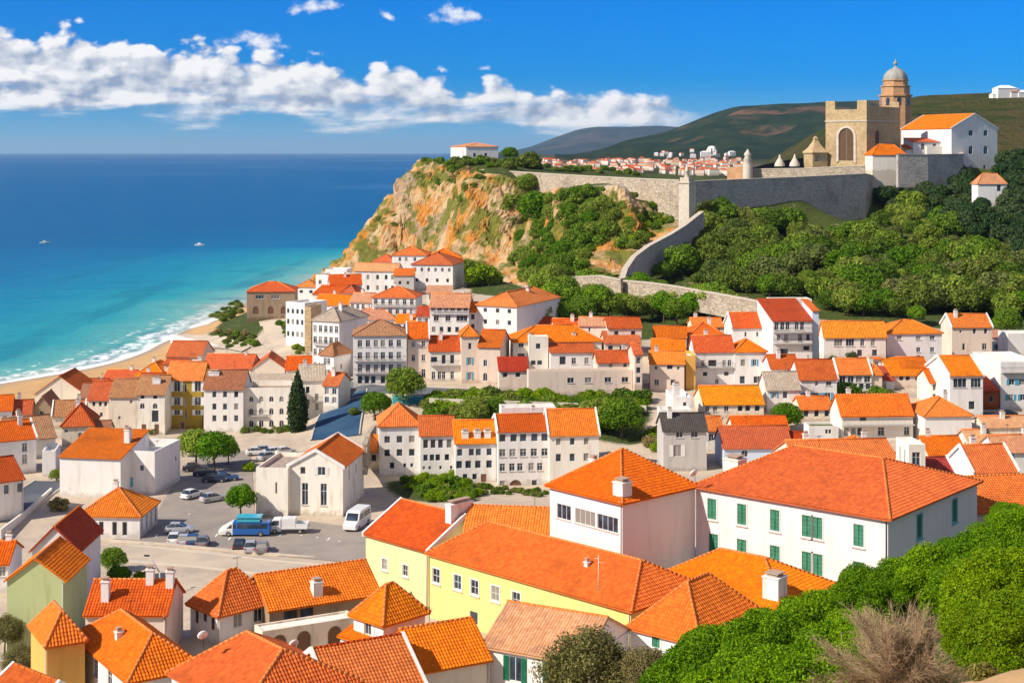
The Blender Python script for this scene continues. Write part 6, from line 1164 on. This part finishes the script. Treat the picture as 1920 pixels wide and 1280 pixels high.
def dead_bush():
    r = random.Random(4); m = MB(); s = 44.0; b = P(1690, 1278, s)
    def tri(a, c, w):
        a, c = Vector(a), Vector(c); d = (c-a).normalized(); x = d.orthogonal().normalized()*w; y = d.cross(x)
        A = [a+x, a-x*.5+y*.87, a-x*.5-y*.87]; T = [c+x*.45, c-x*.22+y*.39, c-x*.22-y*.39]
        for i in range(3): m.poly([A[i], A[(i+1) % 3], T[(i+1) % 3], T[i]])
    def rdir(d, sp): v = Vector(d)+Vector((r.gauss(0, sp), r.gauss(0, sp), r.gauss(0, sp))); return v.normalized()
    for i in range(46):
        a = r.uniform(0, 6.28); el = r.uniform(.12, 1.45); d = Vector((math.cos(a)*math.cos(el)*1.15, math.sin(a)*math.cos(el), math.sin(el)*1.15)).normalized(); o = Vector((r.uniform(-.9, .9), r.uniform(-.6, .6), -.2)); L = r.uniform(2.0, 3.3)
        p = o
        for q in range(3):
            e = p+d*L/3; tri(p, e, .022*(1-q*.25)); d = rdir(d, .10)
            for k in range(13):
                t0 = p.lerp(e, r.random()); d2 = rdir(d, .38); l2 = r.uniform(.5, 1.1); e2 = t0+d2*l2; tri(t0, e2, .011)
                for k3 in range(7):
                    t1 = t0.lerp(e2, r.uniform(.2, 1)); e3 = t1+rdir(d2, .5)*r.uniform(.22, .55); tri(t1, e3, .0068)
            p = e
    root = empty('dead_bush', b, 0, 'bare brown twiggy bush between the pines and the lime bush', 'bush')
    m.build('twigs', TWIG, root)
dead_bush()
# ------------------------------------------------------------------ roads, plaza, kerbs
def asph(name, a, b_, sc=.5, rough=.9):
    m, t, b = newmat(name); n1 = noi(t, wpos(t), sc*.3, 5, .6); n2 = noi(t, wpos(t), sc*6, 5, .7); col = mixc(t, sstep(t, n1, .35, .68), a, b_); col = mixc(t, mth(t, 'MULTIPLY', sstep(t, n2, .5, .75), .4), col, tuple(x*.6 for x in a))
    setb(t, b, Base_Color=col, Roughness=rough, Normal=bump(t, n2, .25, .03)); b.inputs['Specular IOR Level'].default_value = .25; return m
M['asphalt'] = asph('asphalt', (.085,.095,.115), (.13,.14,.155)); M['plaza'] = asph('plaza_paving', (.335,.285,.235), (.25,.22,.195)); M['lane'] = asph('lane_paving', (.56,.46,.34), (.44,.37,.29)); M['bluetop'] = asph('blue_asphalt', (.020,.060,.13), (.035,.09,.155)); M['teal'] = asph('teal_court', (.02,.20,.24), (.03,.26,.25)); M['kerb'] = simple('kerb_stone', (.50,.46,.40), .9); M['line'] = simple('road_paint', (.70,.70,.68), .7)
def strip(name, pts, width, mat, lift=.10, kerb=True, kind='structure'):
    Q = [ground(*p) for p in pts]; out = []
    for a, b in zip(Q[:-1], Q[1:]):
        n = max(1, int((b-a).length/2)); out += [a.lerp(b, k/n) for k in range(n)]
    out.append(Q[-1]); S = [(out[max(0, i-2)]+out[max(0, i-1)]+out[i]+out[min(len(out)-1, i+1)]+out[min(len(out)-1, i+2)])/5 for i in range(len(out))]
    m = MB(); km = MB(); rows = []
    for i, p in enumerate(S):
        d = S[min(i+1, len(S)-1)]-S[max(i-1, 0)]; d.z = 0; d.normalize(); nn = Vector((-d.y, d.x, 0)); rows.append([Vector((q.x, q.y, height(q.x, q.y)+lift)) for q in (p+nn*width*f for f in (.5, .3, .1, -.1, -.3, -.5))])
    for a, b in zip(rows[:-1], rows[1:]):
        for k in range(5): m.poly([a[k+1], b[k+1], b[k], a[k]])
        for k, f in ((0, 1), (5, -1)):
            if kerb:
                o = (a[k]-a[1 if k == 0 else 4]).normalized()*.25; up = Vector((0, 0, .13)); dn = Vector((0, 0, -.3))
                p, q, r_, s_ = a[k], b[k], b[k]+o, a[k]+o; km.poly([p+up, q+up, r_+up, s_+up][::f]); km.poly([p+dn, q+dn, q+up, p+up]); km.poly([s_+dn, r_+dn, r_+up, s_+up])
    tag(m.build(name, mat), kind=kind)
    if kerb: tag(km.build('kerb', M['kerb']), kind=kind)
def sheet(name, poly, mat, lift=.06, kind='structure'):
    Q = [ground(*p) for p in poly]; px = np.array([q.x for q in Q]); py = np.array([q.y for q in Q]); g = 2.0
    bm = bmesh.new(); vs = [bm.verts.new((x, y, 0)) for x, y in zip(px, py)]; bm.faces.new(vs)
    for ax, lo, hi in ((0, px.min(), px.max()), (1, py.min(), py.max())):
        k = math.ceil(lo/g)*g
        while k < hi:
            co = (k, 0, 0) if ax == 0 else (0, k, 0); no = (1, 0, 0) if ax == 0 else (0, 1, 0)
            bmesh.ops.bisect_plane(bm, geom=bm.verts[:]+bm.edges[:]+bm.faces[:], plane_co=co, plane_no=no); k += g
    for v in bm.verts: v.co.z = height(v.co.x, v.co.y)+lift
    bmesh.ops.recalc_face_normals(bm, faces=bm.faces)
    me = bpy.data.meshes.new(name); bm.to_mesh(me); bm.free(); me.materials.append(mat); tag(link(name, me), kind=kind)
sheet('plaza', [(208,1010),(262,1012),(298,955),(330,900),(345,872),(400,846),(470,846),(478,965),(690,990),(700,1060),(560,1046),(400,1030)], M['plaza'], .06)
strip('road', [(612,728),(700,734),(800,736),(950,741),(1100,746),(1216,750)], 8, M['asphalt'], .12)
strip('side_road', [(648,742),(640,770),(632,800),(628,826)], 9, M['bluetop'], .16, kerb=True)
sheet('court', [(618,742),(700,742),(698,764),(616,766)], M['teal'], .10); sheet('court', [(736,742),(800,744),(800,760),(736,760)], M['teal'], .10)
strip('lane', [(-20,985),(40,945),(80,915),(105,900)], 6, M['asphalt'], .12); strip('ramp', [(200,1034),(300,1043),(420,1056),(560,1070),(690,1088)], 7, M['lane'], .14)
strip('lane', [(500,600),(520,635),(548,668)], 5, M['lane'], .12, kerb=False); strip('yard_road', [(1822,786),(1870,784),(1925,780)], 9, M['asphalt'], .12)
strip('lane', [(1345,820),(1320,790),(1345,776)], 4, M['asphalt'], .12)
for a in (((455,1000),(470,985)),((480,1003),(495,988)),((400,1012),(412,998)),((560,1010),(570,1000)),((590,1015),(600,1003)),((290,1012),(297,1000)),((425,1018),(436,1004)),((610,1018),(622,1006)),((630,1022),(642,1010)),((520,1010),(532,997)),((320,985),(330,974)),((350,970),(359,960))): strip('parking_line', a, .28, M['line'], .10, kerb=False)
sheet('promenade', [(322,630),(352,628),(440,642),(470,652),(452,662),(400,655)], M['lane'], .35)
wallrun('parapet_wall', 'low pale parapet wall along the near edge of the car park', [(206,1015,13.05),(300,1022,13.25),(400,1031,13.4),(500,1040,13.55),(590,1048,13.7)], 1.2, M['stonepale'], .35, cap=True, lip=.05)
wallrun('quay_wall', 'white sea wall at the top of the beach', [(322,627,6.15),(352,634,6.25),(390,643,6.45),(428,652,6.6)], 2.6, plaster('white'), .8, cap=False)
wallrun('garden_wall', 'low pale garden wall in front of the white row shrubs', [(895,938,11.7),(960,944,11.8),(1030,948,11.9)], 1.4, plaster('cream'), .3, cap=False)
wallrun('retaining_wall', 'curved grey retaining wall below the arched window house', [(445,826,9.5),(500,832,9.6),(560,828,9.6),(598,812,9.3)], 3.5, M['stonegrey'], .6, cap=False)
wallrun('retaining_wall', 'tall rough retaining wall along the blue road beside the chapel', [(684,832,11.6),(690,812,10.6),(702,795,10.0)], 5, M['stone'], .8, cap=False)
wallrun('road_wall', 'low stone wall along the lower edge of the upper road', [(805,746,9.4),(950,751,9.5),(1100,756,9.55),(1212,760,9.6)], 1.2, M['stonepale'], .4, cap=False)
wallrun('lane_wall', 'white lane wall beside the slit window house', [(0,992,13.0),(50,955,12.2),(96,914,11.4)], 1.3, plaster('ivory'), .3, cap=False)
# ------------------------------------------------------------------ vehicles and small things
def paint(name, c): return simple(name, c, .28, 0, .6, 1.0, .12)
CARC = {k: paint('car_paint_'+k, c) for k, c in dict(white=(.75,.75,.74), silver=(.42,.43,.45), black=(.03,.03,.035), blue=(.03,.08,.20), navy=(.02,.03,.06), red=(.45,.04,.03), teal=(.06,.42,.55), royal=(.02,.12,.42), orange=(.70,.20,.03), grey=(.20,.20,.21)).items()}
RUB = simple('tyre_rubber', (.02,.02,.02), .8); RIM = simple('wheel_rim', (.4,.4,.4), .4, .6); CGL = M['glass']; LAMP = simple('lamp_glass', (.75,.72,.62), .2); RLAMP = simple('tail_lamp_glass', (.45,.02,.02), .3)
def loft(m, sec, mi=0, cap=True):
    """sections: (x, half width, z0, z1, taper of the top)"""
    R_ = []
    for (x, w, z0, z1, tp) in sec: R_.append([(x, -w*.96, z0), (x, -w, z0+(z1-z0)*.45), (x, -w*tp, z1-.04), (x, -w*tp+.06, z1), (x, w*tp-.06, z1), (x, w*tp, z1-.04), (x, w, z0+(z1-z0)*.45), (x, w*.96, z0)])
    for a, b in zip(R_[:-1], R_[1:]):
        for i in range(8): j = (i+1) % 8; m.poly([a[i], b[i], b[j], a[j]], mi=mi, smooth=False)
    if cap: m.poly(R_[0], mi=mi); m.poly(R_[-1][::-1], mi=mi)
_vm = {}
def car_parts(kind):
    if kind in _vm: return _vm[kind]
    b, g = MB(), MB()
    if kind == 'car':
        L, wl = 4.2, (-1.3, 1.28); loft(b, [(-2.1,.74,.30,.62,.9),(-2.0,.82,.22,.86,.92),(-1.5,.86,.20,.92,.94),(1.0,.86,.20,.90,.94),(1.6,.84,.20,.82,.92),(2.0,.78,.24,.70,.9),(2.1,.66,.32,.58,.9)])
        loft(g, [(-1.75,.74,.88,.93,.96),(-1.2,.73,.88,1.36,.84),(.1,.73,.88,1.40,.84),(1.05,.74,.86,.91,.96)]); b.box(-1.25, .12, -.60, .60, 1.385, 1.43)
        for x in (-1.22, -.45, .1):
            for y in (-.635, .635): b.tube((x-.12 if x < -1 else x, y*1.13, .88), (x, y, 1.39), .035, .03, 5)
        for y in (-.635, .635): b.tube((1.02, y*1.13, .9), (.12, y, 1.39), .035, .03, 5)
        lamps = [(2.03, -.55, .62), (2.03, .55, .62)]; tails = [(-2.06, -.6, .70), (-2.06, .6, .70)]; wr = .31
    elif kind == 'van':
        wl = (-1.7, 1.75); loft(b, [(-2.8,.96,.40,2.2,.92),(-2.7,1.0,.30,2.35,.93),(.9,1.0,.28,2.38,.93),(1.35,1.0,.28,2.2,.9),(1.95,.99,.28,1.28,.92),(2.6,.95,.30,1.05,.9),(2.8,.85,.36,.85,.9)])
        g.poly([(1.98, -.78, 1.33), (1.98, .78, 1.33), (1.42, .74, 2.16), (1.42, -.74, 2.16)])
        for y, f in ((-1.006, 1), (1.006, -1)): g.poly([(.2, y, 1.35), (1.5, y, 1.32), (1.2, y*.955, 2.02), (.2, y*.955, 2.05)][::f]); g.poly([(-2.4, y, 1.35), (.0, y, 1.35), (.0, y*.955, 2.05), (-2.4, y*.955, 2.05)][::f])
        lamps = [(2.72, -.65, .8), (2.72, .65, .8)]; tails = [(-2.8, -.8, 1.0), (-2.8, .8, 1.0)]; wr = .36
    elif kind == 'bus':
        wl = (-2.7, 2.6); loft(b, [(-4.2,1.12,.45,2.2,.92),(-4.1,1.15,.35,2.35,.94),(1.2,1.15,.32,2.38,.94),(2.0,1.15,.32,2.3,.92),(3.2,1.12,.32,1.7,.9),(4.0,1.02,.34,1.25,.88),(4.25,.85,.42,.95,.88)])
        g.poly([(2.1, -.98, 2.22), (3.12, -.98, 1.72), (3.12, .98, 1.72), (2.1, .98, 2.22)][::-1])
        for y, f in ((-1.165, 1), (1.165, -1)): g.poly([(-3.8, y, 1.35), (1.1, y, 1.35), (1.1, y*.955, 2.1), (-3.8, y*.955, 2.1)][::f]); g.poly([(1.4, y, 1.35), (2.9, y*.985, 1.35), (2.2, y*.95, 1.95), (1.4, y*.95, 2.05)][::f])
        lamps = [(4.12, -.7, .85), (4.12, .7, .85)]; tails = [(-4.2, -.9, 1.0), (-4.2, .9, 1.0)]; wr = .42
    elif kind == 'truck':
        wl = (-1.9, 1.8); loft(b, [(.9,1.0,.40,2.0,.93),(1.0,1.03,.35,2.15,.93),(2.1,1.03,.35,2.1,.9),(2.6,1.0,.35,1.35,.92),(2.9,.95,.4,1.1,.9)]); b.box(-3.0, .85, -1.05, 1.05, .75, .92); b.box(-1.2, .8, -1.0, 1.0, .925, 2.2); b.box(-3.0, -1.25, -1.0, -.94, .925, 1.5); b.box(-3.0, -1.25, .94, 1.0, .925, 1.5); b.box(-3.0, -2.94, -.93, .93, .925, 1.5)
        g.poly([(2.16, -.85, 2.02), (2.6, -.85, 1.42), (2.6, .85, 1.42), (2.16, .85, 2.02)][::-1])
        for y, f in ((-1.036, 1), (1.036, -1)): g.poly([(1.2, y, 1.3), (2.35, y, 1.3), (2.05, y*.95, 1.95), (1.2, y*.95, 1.95)][::f])
        lamps = [(2.86, -.7, .8), (2.86, .7, .8)]; tails = [(-3.02, -.9, .85), (-3.02, .9, .85)]; wr = .38
    w = MB(); w.tube((0, -.11, 0), (0, .11, 0), wr, wr, 14); r = MB(); r.tube((0, -.125, 0), (0, .125, 0), wr*.6, wr*.6, 10)
    lm = MB(); lm.box(-.04, .05, -.16, .16, -.07, .07)
    yw = {'car': .76, 'van': .9, 'bus': 1.05, 'truck': .92}[kind]
    _vm[kind] = (b, g.mesh('windows', CGL), w.mesh('wheel', RUB), r.mesh('rim', RIM), lm.mesh('headlight', LAMP), lm.mesh('tail_light', RLAMP), wl, wr, yw, lamps, tails, {}); return _vm[kind]
def vehicle(kind, u, v, head, color, label, name, cat, group=None, scale=1.0):
    b, g, w, r, lm, tm, wl, wr, yw, lamps, tails, cache = car_parts(kind); p = ground(u, v); root = empty(name, (p.x, p.y, p.z+.08), R(head), label, cat, group); root.scale = (scale,)*3
    if color not in cache: cache[color] = b.mesh('body', CARC[color])
    link('body', cache[color], root); link('windows', g, root)
    for x in wl:
        for y in (-yw, yw): q = link('wheel', w, root, (x, y, wr)); link('rim', r, q)
    for q in lamps: link('headlight', lm, root, q)
    for q in tails: link('tail_light', tm, root, q)
    return root
gp = 'cars parked along the parapet'
vehicle('car', 336, 999, 8, 'silver', 'silver car alone in the shadow of the pavilion', 'parked_car', 'car')
for (u, v, c, l) in ((327,1018,'white','white car leftmost along the parapet'),(345,1020,'silver','silver car beside the leftmost white car at the parapet'),(362,1021,'blue','blue car in the left group at the parapet'),(380,1023,'grey','dark grey car closing the left parapet group'),(449,1030,'black','black car first in the right parapet group'),(470,1033,'silver','silver car in the middle of the right parapet group'),(492,1035,'grey','grey car last in the right parapet group')): vehicle('car', u, v, 95, c, l, 'parked_car', 'car', gp)
vehicle('car', 360, 934, 62, 'white', 'white car near the corner of the white block', 'parked_car', 'car'); vehicle('car', 399, 941, 40, 'silver', 'pale low car right of the white car in the open lot', 'parked_car', 'car')
for (u, v, c, h, l) in ((365,884,'black',10,'black car under the plaza trees'),(385,893,'navy',8,'navy car in front of the black car under the trees'),(402,904,'navy',6,'dark navy car nearest the open lot'),(425,902,'blue',12,'dark blue car at the right of the shaded row')): vehicle('car', u, v, h, c, l, 'parked_car', 'car', 'dark cars under the plaza trees')
for i, (u, v) in enumerate(((482,853),(498,850),(516,853),(534,852),(502,862))): vehicle('car', u, v, 15+9*i, ('white','silver','white')[i % 3], 'pale car in the crowded lot behind the chapel annex', 'parked_car', 'car', 'pale cars behind the chapel')
def minibus():
    r = vehicle('bus', 460, 1004, 180, 'royal', 'long minibus with white nose, blue body and teal canopy', 'minibus', 'minibus', scale=.88)
    m = MB(); loft(m, [(1.9,1.17,.30,2.34,.93),(2.05,1.17,.30,2.32,.92),(3.2,1.14,.30,1.72,.9),(4.0,1.04,.32,1.27,.88),(4.28,.87,.40,.97,.88)]); link('nose', m.mesh('nose', CARC['white']), r)
    m = MB(); m.box(-2.6, 1.2, -1.2, 1.2, 2.42, 3.1); m.box(-2.75, 1.35, -1.35, 1.35, 3.1, 3.2); link('canopy', m.mesh('canopy', CARC['teal']), r)
minibus()
vehicle('truck', 540, 1000, 180, 'white', 'white flatbed truck with open rear behind the minibus', 'truck', 'truck')
vehicle('van', 669, 990, -104, 'white', 'large white van parked between chapel and yellow house', 'van', 'van', scale=1.15)
vehicle('truck', 1025, 738, -70, 'orange', 'small orange truck parked against the pink roadside wall', 'truck', 'truck', scale=.75)
vehicle('car', 1888, 781, 20, 'navy', 'dark car on the asphalt yard at the right edge', 'parked_car', 'car')
def boat(u, v, label, head):
    p = P(u, v, F/(CH*F/(v-HZ))); r = empty('motor_boat', (p.x, p.y, .0), R(head), label, 'boat')
    h = MB(); sec = [(-3.2,1.0),(-2.0,1.2),(0,1.25),(1.8,.95),(2.9,.4),(3.4,.05)]
    R_ = [[(x, -w*.75, -.3), (x, -w, .75+max(0, x)*.12), (x, w, .75+max(0, x)*.12), (x, w*.75, -.3)] for x, w in sec]
    for a, b in zip(R_[:-1], R_[1:]):
        for i in range(4): j = (i+1) % 4; h.poly([a[i], b[i], b[j], a[j]])
    h.poly(R_[0]); h.build('hull', CARC['white'], r)
    c = MB(); loft(c, [(-1.3,.75,.76,1.7,.9),(.3,.75,.76,1.75,.85),(1.0,.65,.8,.95,.9)]); c.build('cabin', CARC['white'], r)
    g = MB(); g.poly([(.36, -.55, 1.68), (.98, -.5, 1.0), (.98, .5, 1.0), (.36, .55, 1.68)][::-1]); g.poly([(-1.1, -.757, 1.1), (.2, -.757, 1.1), (.2, -.70, 1.55), (-1.1, -.70, 1.55)]); g.build('windscreen', CGL, r)
boat(84, 456, 'white motor boat at the left on the open sea', 10); boat(375, 460, 'white motor boat nearer the coast on the blue sea', -8)
def street_lamp():
    b = ground(301, 1118); r = empty('street_lamp', b, 0, 'tall leaning street lamp beside the ramp and hedge', 'street lamp')
    m = MB(); m.tube((0, 0, -.5), (-.1, 0, 3.0), .12, .09, 8); m.tube((-.1, 0, 3.0), (-1.5, .2, 5.0), .08, .06, 8); m.build('pole', M['slab'], r)
    h = MB(); h.box(-2.1, -1.45, .1, .32, 4.96, 5.1); h.build('lamp_head', M['iron'], r)
    k = MB(); k.box(-2.02, -1.55, .14, .28, 4.92, 4.957); k.build('lamp_glass', LAMP, r)
street_lamp()
def mast():
    p = P(1122, 1096, 19.2); m = MB(); m.tube((0, 0, -.6), (0, 0, 2.9), .045, .03, 6); m.tube((0, 0, 2.2), (.5, 0, 2.2), .02, .02, 5); m.tube((0, 0, 2.6), (-.45, 0, 2.6), .02, .02, 5)
    tag(m.build('antenna_mast', M['frame'], None, p), 'thin white antenna mast on the long orange roof', 'antenna')
mast()
def dish(u, v, s, label, az=-150):
    p = P(u, v, s); r = empty('satellite_dish', p, R(az), label, 'satellite dish'); m = MB(); m.lathe([(.04, 0), (.22, .02), (.38, .09), (.48, .18)], 16); o = m.build('bowl', M['frame'], r); o.rotation_euler = (R(65), 0, 0)
    k = MB(); k.tube((0, .12, 0), (0, .12, -.9), .03, .03, 6); k.build('bracket', M['iron'], r)
dish(1302, 888, 16.6, 'white satellite dish on the roof edge of the ribbon window block'); dish(381, 1192, 21.5, 'white satellite dish between the two front roofs'); dish(552, 1208, 20.3, 'satellite dish standing in the courtyard behind the front roof')

# ------------------------------------------------------------------ drainpipes on the near houses
def drainpipes():
    for lb, h in HOUSES.items():
        if h['s'] < 12.5 or h['ze'] < 3.5 or h['w'] < 5: continue
        m = MB(); x, y = h['w']/2-.18, -h['d']/2-.09; m.tube((x, y, -.5), (x, y, h['ze']-.35), .06, .06, 6); m.tube((x, y, h['ze']-.35), (x, y-.28, h['ze']-.12), .06, .06, 6); m.build('drainpipe', M['iron'] if 'mansion' in lb else M['slab'], h['root'])
drainpipes()
# ------------------------------------------------------------------ sea air
def haze():
    m = bpy.data.materials.new('haze'); m.use_nodes = True; t = m.node_tree; t.nodes.clear(); out = nd(t, 'ShaderNodeOutputMaterial')
    v = nd(t, 'ShaderNodeVolumePrincipled', {'Color': (.62,.82,1,1), 'Density': 2.4e-5, 'Anisotropy': .2}); t.links.new(v.outputs[0], out.inputs['Volume'])
    b = MB(); b.box(-24000, 24000, -300, 41000, -9, 345); tag(b.build('haze', m), kind='stuff')
haze()
